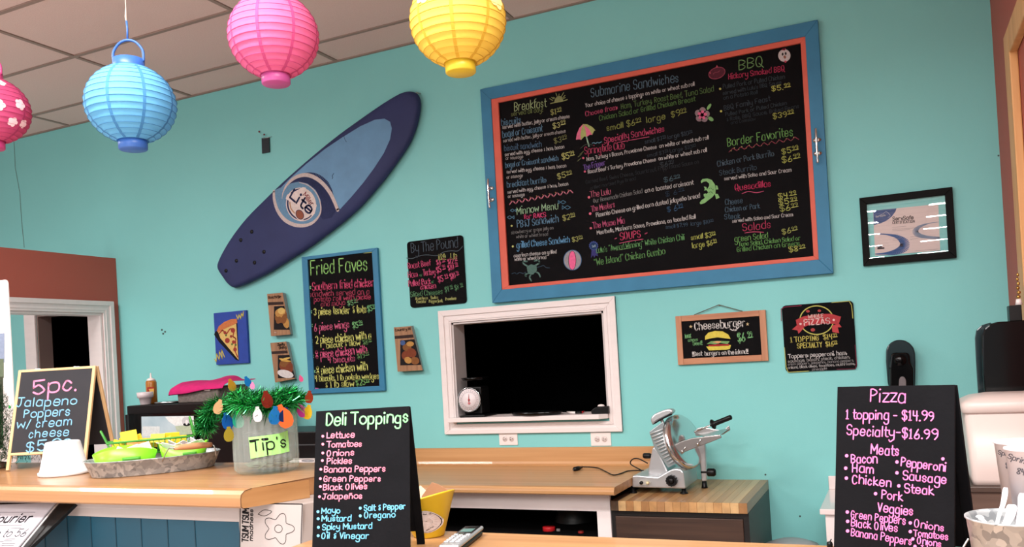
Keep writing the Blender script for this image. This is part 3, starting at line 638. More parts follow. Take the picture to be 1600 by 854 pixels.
P2.stroke('yellow_mark', [Q(882, 85), Q(932, 80)], 1.3, (200, 205, 110), smooth=False); P2.stroke('pink_mark', [Q(594, 752), Q(597, 805), Q(640, 808)], 1.2, (190, 70, 140), smooth=False)
# ---- by the pound
y0 = WALL-.009
bp = board_thing('chalkboard_sign', 'small unframed chalkboard with prices by the pound, left of the menu board', 'sign', (634, 375), (729, 474), y0)
a, b = atY(635.5, 376, y0), atY(729, 473, y0)
obj('board_panel', MB().prism(rrect(a.x, b.x, b.z, atY(725, 366.5, y0).z, .02, y0), WALL-.001-y0), M_board, bp)
P3 = Plane(bp, Matrix.Translation((0, y0-.0003, 0))); R = cp(620, 360, 7.114); K = dict(pl=P3); p1 = (222, 70, 120); sg = (84, 140, 92)
L(R, 'By The Pound', 155, 248, 685, 182, 15, (74, 90, 104), 1.4, **K); P3.stroke('wavy_line', [R(*q) for q in ((110, 305), (170, 310), (240, 285), (330, 270), (450, 278), (520, 240), (600, 225), (680, 225), (735, 172))], 1, (70, 84, 92))
L(R, '1/2 lb', 460, 312, 545, 305, 7, YG, 1.2, **K); L(R, '1 lb', 590, 305, 672, 300, 7, YG, 1.2, **K); P3.stroke('underline', [R(455, 325), R(548, 320)], .8, YG, smooth=False); P3.stroke('underline', [R(585, 318), R(668, 312)], .8, YG, smooth=False)
L(R, 'Roast Beef', 122, 428, 380, 384, 9, p1, 1.4, **K); L(R, '$6 ^99', 440, 382, 540, 366, 8, p1, 1.4, **K); L(R, '$12 ^99', 568, 374, 676, 352, 8, p1, 1.4, **K)
L(R, 'Ham', 122, 525, 240, 508, 8.5, p1, 1.5, **K); L(R, 'or', 255, 510, 288, 505, 5, sg, 1.2, **K); L(R, 'Turkey', 292, 502, 430, 488, 9, p1, 1.5, **K); L(R, '$5 ^99', 443, 475, 547, 448, 9, p1, 1.5, **K); L(R, '$10 ^99', 570, 445, 686, 418, 9, p1, 1.4, **K)
L(R, 'Pulled Pork', 128, 622, 380, 590, 9, p1, 1.5, **K); L(R, 'or', 384, 585, 415, 580, 5, sg, 1.2, **K); L(R, 'chicken', 262, 655, 440, 635, 8, p1, 1.4, **K); L(R, '$5 ^99', 460, 580, 578, 548, 9, p1, 1.5, **K); L(R, '$10 ^99', 595, 545, 698, 512, 9, p1, 1.4, **K)
L(R, 'Sliced Cheeses', 150, 735, 512, 703, 8, sg, 1.4, **K); L(R, '$4 ^99', 537, 685, 627, 665, 8, sg, 1.3, **K); L(R, '$8 ^99', 645, 665, 742, 642, 8, sg, 1.3, **K)
L(R, 'American   Swiss', 205, 768, 460, 756, 4.2, (196, 200, 110), 1.1, **K); L(R, 'Provolone', 540, 775, 662, 765, 4.2, (196, 200, 110), 1.1, **K); L(R, 'Cheddar   Pepperjack', 217, 805, 510, 793, 4.2, (196, 200, 110), 1.1, **K)
# ---- cheeseburger sign
y0 = WALL-.02
cs = board_thing('hanging_sign', 'oak-framed chalkboard sign with a drawn cheeseburger hung by a string', 'sign', (1055, 494), (1200, 570), y0)
S_ = cp(1040, 465, 5.161)
Oc = [S_(75, 150), S_(803, 95), S_(830, 505), S_(103, 543)]; Ic = [S_(125, 190), S_(755, 148), S_(775, 457), S_(143, 492)]
M_oak = mat('red_oak_frame', (196, 140, 104), .45, c2=(168, 108, 76), nscale=1, stretch=(3, 3, 40)); M_oak2 = mat('red_oak_upright', (200, 144, 108), .45, c2=(170, 112, 80), nscale=1, stretch=(40, 3, 3))
W3 = lambda q, y=y0: atY(*q, y)
tl, tr, br_, bl = [W3(q) for q in Oc]; il, ir, jr, jl = [W3(q) for q in Ic]
fl = (tl.z+tr.z)/2; 
ox0, ox1, oz0, oz1 = (tl.x+bl.x)/2, (tr.x+br_.x)/2, (bl.z+br_.z)/2, (tl.z+tr.z)/2; ix0, ix1, iz0, iz1 = (il.x+jl.x)/2, (ir.x+jr.x)/2, (jl.z+jr.z)/2, (il.z+ir.z)/2
for xa, xb in ((ox0, ix0), (ix1, ox1)): obj('frame_rail', MB().box((xa, y0, oz0), (xb, WALL-.001, oz1), .0015), M_oak2, cs)
for za, zb in ((oz0, iz0), (iz1, oz1)): obj('frame_rail', MB().box((ix0+.0003, y0+.0005, za), (ix1-.0003, WALL-.001, zb), .0015), M_oak, cs)
obj('board_panel', MB().box((ix0-.002, WALL-.012, iz0-.002), (ix1+.002, WALL-.002, iz1+.002)), M_board, cs)
k0, k1, k2 = atY(*S_(230, 137), WALL-.014), atY(*S_(430, 56), WALL-.014), atY(*S_(620, 108), WALL-.014)
obj('hanging_string', MB().tube([k0, k1, k2], .0022, 6), mat('jute_string', (92, 84, 66), .9), cs)
obj('nail', MB().lathe([(0, 0), (.004, 0), (.004, -.004), (.0015, -.004), (.0015, -.018), (0, -.018)][::-1], 10, (k1.x, WALL, k1.z-.002), axis='y'), M_steel, cs)
P4 = Plane(cs, Matrix.Translation((0, WALL-.0124, 0))); K = dict(pl=P4); gn = (120, 196, 120)
L(S_, 'Cheeseburger', 232, 258, 645, 228, 11.5, (226, 220, 216), 1.9, **K); P4.stroke('swash', [S_(520, 250), S_(545, 262), S_(575, 250), S_(600, 225)], 1.4, (226, 220, 216))
for q in ((203, 232), (661, 212)): P4.poly('chalk_star', [S_(q[0]+(16 if i % 2 == 0 else 6)*math.sin(i*PI/5), q[1]-(16 if i % 2 == 0 else 6)*math.cos(i*PI/5)) for i in range(10)], (206, 178, 124))
L(S_, '100%', 155, 326, 207, 322, 6, gn, 1.2, **K); L(S_, 'angus', 180, 352, 262, 345, 4.5, gn, 1.1, **K); L(S_, 'beef!', 220, 382, 297, 378, 6, gn, 1.2, **K); L(S_, '$6 ^99', 580, 355, 705, 342, 13, gn, 1.9, **K)
P4.poly('chalk_bun', [S_(*q) for q in ((318, 338), (318, 310), (345, 280), (400, 267), (460, 270), (505, 295), (525, 331), (480, 326), (420, 318), (370, 325))], (228, 206, 64))
P4.poly('chalk_lettuce', [S_(*q) for q in ((332, 372), (365, 350), (420, 346), (517, 350), (500, 372), (440, 364), (400, 374), (360, 370))], (116, 170, 96))
P4.poly('chalk_cheese', [S_(*q) for q in ((375, 358), (410, 350), (450, 350), (428, 368), (400, 360))], (240, 160, 100), .0008)
P4.poly('chalk_patty', [S_(*q) for q in ((342, 380), (400, 374), (515, 372), (510, 386), (430, 388), (350, 391))], (176, 36, 40), .0007)
P4.poly('chalk_bun', [S_(*q) for q in ((328, 392), (430, 390), (527, 380), (520, 410), (490, 418), (350, 424))], (228, 206, 64))
L(S_, '!!Best  burgers on the island!!', 215, 470, 668, 448, 6.5, (220, 214, 210), 1.3, **K)
# ---- whole pizzas sign
y0 = WALL-.009
wp = board_thing('chalkboard_sign', 'rounded black chalkboard with whole pizzas on a red banner and coloured edge marks', 'sign', (1220, 480), (1340, 577), y0)
a, b = atY(1221.5, 481, y0), atY(1339.5, 576.4, y0); z1 = atY(1330.6, 469.3, y0).z
obj('board_panel', MB().prism(rrect(a.x, b.x, b.z, z1, .02, y0), WALL-.001-y0), M_board, wp)
P5 = Plane(wp, Matrix.Translation((0, y0-.0003, 0))); K = dict(pl=P5)
P5.stroke('chalk_ring', [S_(1218+135*math.cos(t), 180+115*math.sin(t)) for t in [2*PI*i/20 for i in range(20)]], 1.8, (196, 192, 84), closed=True)
for q in ((1147, 108, 15, 11), (1240, 104, 14, 10), (1187, 258, 18, 14)): P5.ellipse('pepperoni', *S_(q[0], q[1]), q[2]/5.161, q[3]/5.161, (186, 60, 60), .0004, n=14)
P5.poly('banner_tail', [S_(*q) for q in ((1062, 218), (1020, 255), (1064, 262), (1072, 290), (1118, 240))], (206, 62, 66), .0008); P5.poly('banner_tail', [S_(*q) for q in ((1395, 205), (1420, 236), (1388, 238), (1400, 285), (1345, 275), (1340, 225))], (206, 62, 66), .0008)
P5.poly('banner', [S_(*q) for q in ((1050, 178), (1110, 150), (1180, 138), (1250, 130), (1330, 128), (1415, 152), (1395, 215), (1330, 208), (1230, 208), (1150, 222), (1065, 252))], (196, 54, 60), .0011)
L(S_, 'WHOLE', 1148, 166, 1276, 156, 5.4, (232, 190, 180), 1.3, lift=.0015, **K); L(S_, 'PiZZAS', 1112, 224, 1330, 206, 9, (240, 190, 186), 1.8, lift=.0015, **K); P5.ellipse('bullet', *S_(1088, 210), 2, 1.8, (236, 190, 186), .0015, n=10); P5.ellipse('bullet', *S_(1356, 178), 2, 1.8, (236, 190, 186), .0015, n=10)
L(S_, '1 TOPPING  $14^99', 1005, 360, 1386, 328, 7.5, (206, 192, 82), 1.5, **K); L(S_, 'SPECIALTY  $16^99', 1060, 408, 1386, 386, 7.5, (206, 192, 82), 1.5, **K)
L(S_, 'Toppers: pepperoni, ham,', 990, 488, 1465, 455, 6, (216, 210, 208), 1.3, **K); L(S_, 'sausage, bacon, steak, chicken,', 985, 522, 1490, 486, 4.4, (170, 166, 164), 1.0, **K)
L(S_, 'onion peppers, jalapeños, banana peppers,', 985, 545, 1520, 512, 3.8, (150, 146, 146), .8, **K); L(S_, 'onions, black olives, tomatoes, mushrooms,', 985, 573, 1530, 538, 4, (190, 186, 184), .9, **K); L(S_, 'pineapple', 1180, 586, 1303, 576, 3.6, (150, 146, 146), .8, **K)
for c, w, pts in (((150, 40, 70), 1.1, ((934, 185), (932, 90), (960, 74), (1095, 62))), ((190, 190, 84), 1.1, ((1340, 38), (1480, 26), (1500, 60), (1510, 165))), ((190, 190, 90), 1.0, ((958, 400), (972, 560), (990, 600), (1155, 590))), ((130, 34, 60), 1.0, ((1380, 576), (1530, 572), (1540, 530), (1528, 380)))):
    P5.stroke('edge_mark', [S_(*q) for q in pts], w, c, smooth=False)
# ---- certificate
y0 = WALL-.024
ct = board_thing('framed_certificate', 'food safety certificate under glass in a wide black frame on the right', 'certificate', (1341, 308), (1495, 403), y0)
T_ = cp(1330, 280, 6.1)
a, b = atY(1342.5, 309.5, y0), atY(1495, 402, y0); O = (a.x, b.x, (atY(*T_(105, 828), y0).z+atY(*T_(1008, 745), y0).z)/2, atY(*T_(968, 70), y0).z)
a, b = atY(*T_(140, 232), y0), atY(*T_(928, 685), y0); I_ = (a.x+.003, b.x, (atY(*T_(168, 752), y0).z+b.z)/2, atY(*T_(900, 145), y0).z)
mitred(ct, O, I_, y0, WALL-.001, M_frame)
obj('backing_panel', MB().box((I_[0]-.004, WALL-.006, I_[2]-.004), (I_[1]+.004, WALL-.002, I_[3]+.004)), M_wall, ct)
P6 = Plane(ct, Matrix.Translation((0, WALL-.0066, 0))); K = dict(pl=P6)
pg = P6.poly('paper_sheet', [T_(*q) for q in ((208, 298), (830, 235), (848, 678), (228, 728))], None, .0002, m=mat('certificate_paper', (216, 196, 192), .6))
bl_ = (40, 84, 150)
P6.poly('corner_print', [T_(*q) for q in ((210, 298), (432, 276), (420, 310), (385, 355), (340, 392), (285, 418), (216, 436))], bl_, .0005)
P6.stroke('curve_print', [T_(*q) for q in ((218, 520), (330, 524), (440, 548), (505, 600), (500, 650), (430, 690), (330, 706), (232, 712))], [.8, 2, 6, 14, 15, 10, 4, 1.5], (36, 92, 164), .0005)
P6.stroke('curve_print', [T_(*q) for q in ((838, 406), (740, 420), (650, 452), (612, 495), (640, 530), (720, 550), (836, 558))], [.5, 1.5, 5, 10, 8, 5, 4], (126, 146, 176), .0005)
P6.stroke('cloud_print', [T_(*q) for q in ((232, 360), (300, 330), (330, 308), (358, 325), (372, 350), (350, 362))], .6, (190, 200, 215), .0008)
L(T_, 'ServSafe', 234, 366, 330, 350, 3, (210, 215, 225), .6, lift=.0009, jit=0, **K)
L(T_, 'ServSafe', 392, 393, 596, 378, 5.6, (28, 24, 40), 1.3, jit=0, **K); L(T_, 'CERTIFICATION', 392, 425, 606, 410, 3.8, (44, 38, 50), .9, jit=0, **K)
for x0_, y0_, x1_, y1_ in ((392, 458, 522, 446), (392, 478, 745, 452), (392, 490, 560, 478), (398, 524, 448, 520), (398, 568, 470, 562), (398, 582, 452, 578), (560, 572, 640, 562), (470, 672, 550, 666), (612, 682, 830, 664), (566, 548, 650, 540)):
    P6.stroke('fine_print', [T_(x0_, y0_), T_(x1_, y1_)], .45, (150, 132, 134), smooth=False)
P6.poly('seal_print', [T_(248, 652), T_(315, 646), T_(317, 662), T_(249, 667)], (40, 38, 46), .0005); P6.ellipse('seal_print', *T_(270, 640), 4, 2.2, (90, 84, 92), .0005, n=12)
obj('glass_pane', MB().box((I_[0]-.003, y0+.012, I_[2]-.003), (I_[1]+.003, y0+.0135, I_[3]+.003)), glass('picture_glass'), ct)
# ---- surfboard
y0 = WALL-.066
SB = cp(320, 120, 2.511)
out_ = [(800, 53), (824, 62), (834, 88), (834, 120), (820, 190), (790, 262), (745, 330), (700, 392), (650, 452), (600, 508), (540, 562), (475, 613), (400, 668), (320, 718), (250, 762), (180, 798), (135, 818), (105, 826), (82, 812), (62, 785), (42, 752), (44, 725), (70, 672), (108, 612), (158, 548), (220, 485), (295, 412), (370, 345), (442, 284), (520, 222), (600, 165), (680, 110), (735, 76), (770, 58)]
ring = [atY(*SB(*q), y0) for q in out_]; ring = bez(ring, 3, True)
ax0, ax1 = atY(*SB(98, 772), y0), atY(*SB(790, 95), y0); axd = ax1-ax0
surf = thing('surfboard', 'long navy surfboard with a pale blue deck print hung slanting on the wall', 'surfboard', tuple((ax0+ax1)/2))
surf['category'] = 'surfboard'
def ring_at(s, y):
    out = []
    for p in ring:
        t = max(.06, min(.94, (p-ax0).dot(axd)/axd.length_squared)); c = ax0 + axd*t; q = c + (p-c)*s; out.append(Vector((q.x, y, q.z)))
    return out
lv = [(0.0, y0+.0), (.5, y0), (.80, y0), (.90, y0+.004), (.96, y0+.012), (.99, y0+.022), (1.0, y0+.032), (.985, y0+.044), (.93, y0+.054), (.8, y0+.060), (0, y0+.061)]
mb = MB(); n = len(ring); vs = []; fs = []
for s_, y in lv: vs += ring_at(s_, y)
for i in range(len(lv)-1):
    for k in range(n): fs.append((i*n+k, i*n+(k+1) % n, (i+1)*n+(k+1) % n, (i+1)*n+k))
mb.add(vs, fs, True); bmesh.ops.remove_doubles(mb.bm, verts=mb.bm.verts, dist=1e-5); bmesh.ops.recalc_face_normals(mb.bm, faces=mb.bm.faces)
obj('board_body', mb, mat('navy_foam_deck', (48, 56, 98), .6, noise=.15, nscale=7, bump=.05, bscale=200, spec=.3), surf)
P7 = Plane(surf, Matrix.Translation((0, y0-.0003, 0)))
lb = (98, 146, 184); wh = (204, 186, 182); nv = (44, 52, 96)
P7.poly('deck_print', [SB(*q) for q in ((283, 450), (330, 402), (400, 340), (470, 284), (540, 237), (610, 194), (668, 168), (705, 164), (727, 176), (734, 202), (727, 245), (702, 300), (665, 357), (622, 415), (574, 472), (530, 520), (505, 470), (470, 420), (420, 388), (370, 390), (330, 420))], None, .0005, m=mat('pale_blue_deck', lb, .5, noise=.16, nscale=9))
X5 = cp(420, 250, 7.114)
P7.poly('swirl_print', [X5(*q) for q in ((45, 360), (75, 330), (230, 262), (330, 240), (430, 260), (520, 330), (575, 440), (585, 540), (550, 640), (470, 710), (370, 735), (240, 710), (140, 625), (75, 520), (45, 420))], lb, .0008)
P7.stroke('swirl_print', [X5(*q) for q in ((58, 345), (62, 440), (100, 560), (175, 660), (275, 715), (380, 728), (480, 700), (555, 625), (580, 540), (560, 430), (510, 340), (430, 275), (340, 248))], [3.5, 4.2, 4.6, 4.8, 4.6, 4.2, 3.6, 2.4, 1.8, 1.5, 1.4, 1.2, .8], wh, .0011)
P7.stroke('swirl_print', [X5(*q) for q in ((228, 264), (290, 215), (370, 190), (460, 195), (540, 230), (610, 300), (660, 380), (700, 470), (725, 560))], [1, 5, 9, 13, 16, 18, 15, 8, 1], nv, .0010)
P7.poly('swirl_print', [X5(*q) for q in ((345, 246), (400, 200), (480, 200), (560, 240), (640, 330), (700, 440), (745, 566), (700, 640), (600, 660), (560, 600), (585, 530), (570, 430), (520, 330), (440, 265))], nv, .0007)
P7.stroke('swirl_print', [X5(*q) for q in ((148, 430), (160, 360), (200, 280), (270, 210), (350, 172), (440, 168), (530, 205), (610, 270), (680, 360), (730, 460), (768, 555))], [.4, 1.6, 3, 4.2, 4.6, 4.8, 4.8, 4.8, 4.8, 4.6, 4.2], wh, .0014)
lc = (360, 492)
P7.ellipse('logo_print', *X5(lc[0], lc[1]), 23.5, 26.5, (222, 200, 194), .0012, rot=-.25, n=36); P7.ellipse('logo_print', *X5(lc[0], lc[1]), 22, 25, nv, .0014, rot=-.25, n=36); P7.ellipse('logo_print', *X5(lc[0]+4, lc[1]), 20, 23, (222, 204, 196), .0016, rot=-.25, n=36)
P7.stroke('logo_print', [X5(235, 470), X5(250, 540), X5(300, 600)], 1.6, (196, 140, 96), .0018); P7.stroke('logo_print', [X5(300, 360), X5(330, 342), X5(372, 348)], 1.8, (196, 140, 96), .0018)
P7.poly('logo_print', [X5(380, 300), X5(410, 305), X5(535, 500), X5(515, 590), X5(490, 620), X5(190, 430), X5(205, 385), X5(290, 350)], (228, 208, 202), .0019)
P7.poly('logo_print', [X5(405, 318), X5(480, 365), X5(525, 470), X5(520, 535), X5(480, 500), X5(375, 390), X5(378, 335)], (222, 204, 196), .0021)
P7.text('Miller', X5(378, 388), X5(478, 520), 8, (150, 44, 52), 1.6, .0024, jit=0)
P7.text('Lite', X5(222, 402), X5(470, 612), 15, (36, 44, 88), 3.9, .0027, jit=0)
P7.ellipse('logo_print', *X5(348, 606), 7.4, 9.6, (228, 208, 202), .0028, rot=-.5); P7.ellipse('logo_print', *X5(348, 606), 6.2, 8.2, (40, 44, 80), .0030, rot=-.5); P7.ellipse('logo_print', *X5(348, 606), 5.4, 7.2, (156, 84, 62), .0032, rot=-.5)
for q in ((184, 607), (141, 640), (232, 686), (195, 728), (124, 721), (83, 760)):
    c = atY(*SB(*q), y0-.001); obj('fin_plug', MB().lathe([(0, -.004), (.011, -.004), (.013, -.001), (.013, .003)], 16, c, axis='y'), M_black, surf)
P7.stroke('scuff_mark', [X5(722, 148), X5(712, 165), X5(705, 178), X5(712, 190), X5(706, 208)], .9, (40, 60, 80), .0009); P7.stroke('scuff_mark', [SB(546, 230), SB(550, 245), SB(556, 255)], .6, (50, 70, 96), .0009)
c = atY(652, 146, WALL-.02); obj('leash_loop', MB().tube([(c.x-.02, WALL-.04, c.z-.02), (c.x, WALL-.03, c.z+.002), (c.x+.012, WALL-.012, c.z), (c.x+.012, WALL-.001, c.z)], .003, 6), M_steel, surf)
# ---- pizza painting
y0 = WALL-.02
pp = board_thing('canvas_painting', 'small bright blue canvas painting of a pizza slice left of the leaflets', 'painting', (333, 486), (386, 568), y0)
a, b = atY(*Q(80, 398), y0), atY(*Q(258, 672), y0)
obj('canvas', MB().box((a.x, y0, b.z), (atY(*Q(251, 390), y0).x+.003, WALL-.001, atY(*Q(251, 390), y0).z), .002), mat('ultramarine_paint', (32, 66, 158), .55, noise=.15, nscale=20), pp)
P8 = Plane(pp, Matrix.Translation((0, y0-.0004, 0)))
P8.poly('painted_slice', [Q(*q) for q in ((90, 505), (100, 500), (150, 470), (207, 440), (216, 660), (200, 655), (110, 560), (84, 520))], (26, 24, 30))
P8.poly('painted_cheese', [Q(*q) for q in ((104, 503), (150, 485), (202, 462), (214, 655), (160, 590), (118, 540))], (226, 186, 96), .0007)
P8.poly('painted_crust', [Q(*q) for q in ((98, 500), (110, 475), (140, 452), (175, 438), (205, 436), (208, 458), (170, 476), (130, 495), (105, 508))], (216, 116, 58), .001)
P8.stroke('painted_sauce', [Q(112, 515), Q(130, 498), Q(150, 515), Q(170, 490), Q(190, 500), Q(185, 530), Q(200, 545), Q(195, 600), Q(210, 640)], 1.6, (176, 48, 40), .001)
for q in ((185, 498, 12), (142, 510, 8), (155, 552, 13), (188, 560, 9), (196, 600, 10), (175, 530, 7)): P8.ellipse('painted_pepperoni', *Q(q[0], q[1]), q[2]/3.4, q[2]/3.1, (168, 52, 44), .0013, n=12)
for q in ((148, 524), (180, 572), (200, 575)): P8.ellipse('painted_pepper', *Q(*q), 1.5, 1.8, (90, 120, 50), .0016, n=8)
P8.stroke('painted_zigzag', [Q(*q) for q in ((203, 415), (212, 440), (217, 412), (226, 436), (230, 405), (238, 425), (241, 398))], 1.2, (214, 196, 70), .001, smooth=False); P8.stroke('painted_zigzag', [Q(*q) for q in ((86, 650), (96, 665), (98, 622), (112, 655), (112, 608), (128, 648), (124, 600), (140, 640))], 1.2, (214, 196, 70), .001, smooth=False)
# ---- curled leaflets
def leaflet(corners, back, label, title, photo, band, blobs, cv, group, low=None):
    """corners TL,TR,BR,BL of the printed front on plane yf; back: far edge ring that folds to the wall"""
    yf = WALL-.045
    f = [atY(*cv(*q), yf) for q in corners]; t = thing('paper_leaflet', label, 'leaflet', (f[3].x, yf, f[3].z))
    MW = mat('wood_print_paper', (170, 128, 92), .6, c2=(132, 96, 70), nscale=1, stretch=(60, 60, 4))
    bk = [atY(*cv(*q), WALL-.004) for q in back]
    mb = MB(); mb.prism([f[0], f[1], f[2], f[3]], .0006, (0, 1, 0)); obj('printed_front', mb, MW, t)
    mb = MB(); mb.add([f[1], bk[0], bk[1], f[2]], [(0, 1, 2, 3)]); mb.add([v+Vector((.0006, .0006, 0)) for v in (f[1], bk[0], bk[1], f[2])], [(3, 2, 1, 0)]); obj('folded_back', mb, mat('grey_paper_back', (150, 150, 148), .7), t)
    mb = MB(); lf = Vector((f[0].x+.004, WALL-.001, f[0].z)); lg = Vector((f[3].x+.004, WALL-.001, f[3].z)); mb.add([f[0], lf, lg, f[3]], [(0, 1, 2, 3)]); mb.add([v+Vector((.0006, 0, 0)) for v in (f[0], lf, lg, f[3])], [(3, 2, 1, 0)]); obj('folded_back', mb, mat('grey_paper_back', (150, 150, 148), .7), t)
    pl = Plane(t, Matrix.Translation((0, yf-.0004, 0)))
    pl.poly('header_band', [cv(*q) for q in band], (62, 44, 40)); pl.poly('photo_print', [cv(*q) for q in photo], (34, 30, 32))
    for bx, by, rx, ry, c, ro in blobs: pl.ellipse('food_print', *cv(bx, by), rx, ry, c, .0007+.00015*(blobs.index((bx, by, rx, ry, c, ro))), ro, n=14)
    for tx, a, b, h in title: pl.text(tx, cv(*a), cv(*b), h, (40, 28, 26), 1.2, jit=0)
    if low: pl.text('~', cv(*low[0]), cv(*low[1]), 2.5, (220, 210, 200), .8, jit=0)
    return t
LV = cp(400, 440, 5.024); gold, brn, redb = (196, 138, 62), (140, 84, 40), (136, 62, 36)
leaflet(((86, 96), (208, 84), (272, 412), (118, 426)), ((232, 90), (288, 412)), 'curled food leaflet with fried chicken, upper one left of the Fried Faves board', [("Gold'N'Br", (95, 132), (200, 126), 3.6)],
        ((142, 192), (222, 188), (266, 376), (140, 376)), ((92, 160), (214, 156), (218, 178), (96, 184)), [(196, 270, 9, 11, brn, .5), (190, 245, 8, 7, gold, 0), (200, 228, 6, 5, (220, 180, 90), 0), (236, 320, 5, 9, gold, -.2), (180, 300, 4, 6, brn, .4), (222, 290, 4, 8, brn, .2)], LV, None, ((130, 410), (166, 408)))
leaflet(((112, 480), (236, 468), (308, 760), (150, 790)), ((260, 472), (322, 770)), 'curled food leaflet with fries and wings, lower one just above the tinsel', [('Zippity', (168, 502), (226, 496), 3.4), ('Dining', (180, 528), (240, 520), 3.4)],
        ((172, 576), (262, 572), (306, 752), (172, 756)), ((120, 546), (246, 538), (250, 560), (124, 568)), [(236, 660, 11, 9, redb, .2), (222, 640, 7, 6, brn, 0), (262, 680, 6, 8, redb, .1), (220, 612, 8, 1.6, (214, 168, 70), .25), (232, 604, 8, 1.6, (224, 178, 80), -.25), (238, 620, 8, 1.5, (214, 160, 60), .1), (232, 722, 13, 6, (216, 206, 204), .25)], LV, None)
L5 = cp(600, 350, 2.4395)
leaflet(((37, 393), (103, 388), (147, 556), (52, 562)), ((112, 387), (150, 556)), 'curled food leaflet with a fried chicken basket between the two chalkboards', [('Country Ri', (42, 408), (102, 402), 3.4)],
        ((62, 443), (116, 438), (142, 536), (62, 538)), ((40, 426), (110, 420), (113, 432), (41, 437)), [(88, 470, 7, 6, brn, .3), (105, 490, 8, 7, redb, .5), (82, 500, 6, 7, redb, 0), (118, 520, 7, 6, brn, .2), (100, 456, 6, 4, gold, 0), (92, 518, 6, 5, gold, .6), (72, 452, 4, 4, (60, 90, 150), 0)], L5, None)
# ---- little tag with beads
V2 = cp(340, 0, 2.846)
c = atY(*V2(212, 612), WALL-.01); tg = thing('wall_trinket', 'tiny dark tag with two red beads hooked on the wall left of the surfboard', 'ornament', tuple(c))
obj('tag_plate', MB().prism([atY(*V2(*q), WALL-.012) for q in ((195, 614), (228, 610), (230, 676), (197, 682))], .008, (0, 1, 0), .001), mat('dark_tin_tag', (44, 52, 58), .35, .4), tg)
obj('hook', MB().tube([atY(*V2(200, 616), WALL-.012), atY(*V2(222, 612), WALL-.02), atY(*V2(242, 607), WALL-.001)], .0016, 6), M_steel, tg)
for q in ((185, 585), (207, 598)):
    c = atY(*V2(*q), WALL-.016); obj('bead', MB().lathe([(0, -.006), (.005, -.004), (.0065, 0), (.005, .004), (0, .006)], 12, c), mat('dark_red_bead', (120, 28, 40), .3), tg)
    obj('wire', MB().tube([c, atY(*V2(207, 618), WALL-.012)], .0009, 5), M_steel, tg)
# ---- outlets
for n_, (x0_, x1_, za, zb) in enumerate(((779.3, 809, 675.7, 695.5), (922.5, 955, 675.7, 696.5))):
    a, b = atY(x0_, za, WALL-.006), atY(x1_, zb-1, WALL-.006); cx_ = (a.x+b.x)/2; cz_ = (a.z+b.z)/2
    t = thing('wall_outlet', ['white wall outlet below the left half of the pass-through', 'white wall outlet below the right corner of the pass-through'][n_], 'outlet', (cx_, WALL, cz_), group=None)
    obj('cover_plate', MB().box((cx_-.0585, WALL-.006, cz_-.037), (cx_+.0585, WALL-.0005, cz_+.037), .002), M_plw, t)
    for s_ in (-1, 1):
        rx = cx_+s_*.021
        obj('socket', MB().lathe([(0, -.0085), (.015, -.0085), (.0165, -.0065), (.0165, -.005)], 24, (rx, WALL, cz_), axis='y'), mat('socket_white', (210, 196, 192), .4), t)
        sl = MB()
        for dz, hh in ((.006, .0035), (-.006, .0045)): sl.box((rx-.004-hh*0, WALL-.0092, cz_+dz-.001), (rx+.004, WALL-.0083, cz_+dz+.001))
        sl = MB(); sl.box((rx-.008, WALL-.0092, cz_+.004), (rx-.001, WALL-.0083, cz_+.0065)); sl.box((rx-.008, WALL-.0092, cz_-.0065), (rx-.001, WALL-.0083, cz_-.004)); sl.lathe([(0, -.0092), (.0026, -.0092), (.0026, -.0083)], 10, (rx+.0065, WALL, cz_), axis='y')
        obj('slots', sl, M_black, t)
# ---- soap dispenser
y0 = WALL-.11
SD = cp(1370, 520, 9.4875)
sd = thing('soap_dispenser', 'smoky black soap dispenser on the wall above the pizza easel board', 'dispenser', tuple(atY(*SD(360, 760), WALL)))
ringo = [(180, 800), (160, 740), (135, 420), (135, 260), (160, 190), (215, 135), (285, 104), (350, 98), (420, 110), (490, 150), (545, 215), (568, 290), (575, 430), (570, 800)]
obj('housing', MB().prism([atY(*SD(*q), y0+.02) for q in ringo], .085, (0, 1, 0), .006), mat('smoked_plastic', (22, 40, 44), .15, noise=.1), sd)
ri = [(190, 800), (185, 520), (205, 330), (240, 290), (460, 290), (490, 330), (500, 430), (548, 520), (552, 800)]
obj('front_cover', MB().prism([atY(*SD(*q), y0) for q in ri], .03, (0, 1, 0), .008), M_gloss, sd)
c = atY(*SD(345, 400), y0+.0); obj('viewing_dome', MB().lathe([(0, -.014), (.015, -.012), (.026, -.004), (.030, .004)], 24, c, axis='y'), M_gloss, sd)
obj('push_bar', MB().prism([atY(*SD(*q), y0-.006) for q in ((325, 800), (328, 700), (345, 655), (380, 640), (415, 658), (435, 700), (438, 800))], .012, (0, 1, 0), .003), mat('grey_bar', (104, 96, 98), .4), sd)

# ================================================================ COUNTERS AND WHAT STANDS ALONG THE BACK WALL
CT = .914
ct_ = thing('back_counter', 'long maple laminate counter with backsplash under the pass-through', 'counter', (-2.9, 4.0, 0))
xl, xr = -4.75, -1.212
pf = [(WALL-.002, 1.012), (WALL-.018, 1.014), (WALL-.026, 1.008), (WALL-.028, .98), (WALL-.030, .935), (WALL-.036, .922), (WALL-.05, CT), (3.70, CT), (3.684, .911), (3.676, .902), (3.672, .893), (3.672, .882), (3.678, .877), (WALL-.002, .877)]
mb = MB(); mb.prism([(xl, y, z) for y, z in pf], xr-xl, (1, 0, 0)); 
obj('worktop', mb, M_lam, ct_)
cab = thing('base_cabinet', 'white painted open cabinet under the maple back counter', 'cabinet', (-2.9, 4.0, 0))
yF = 3.785
a, b = atY(850, 795.5, yF), atY(932.5, 799, yF); zo = (a.z+b.z)/2; xo = b.x; xs = -1.272
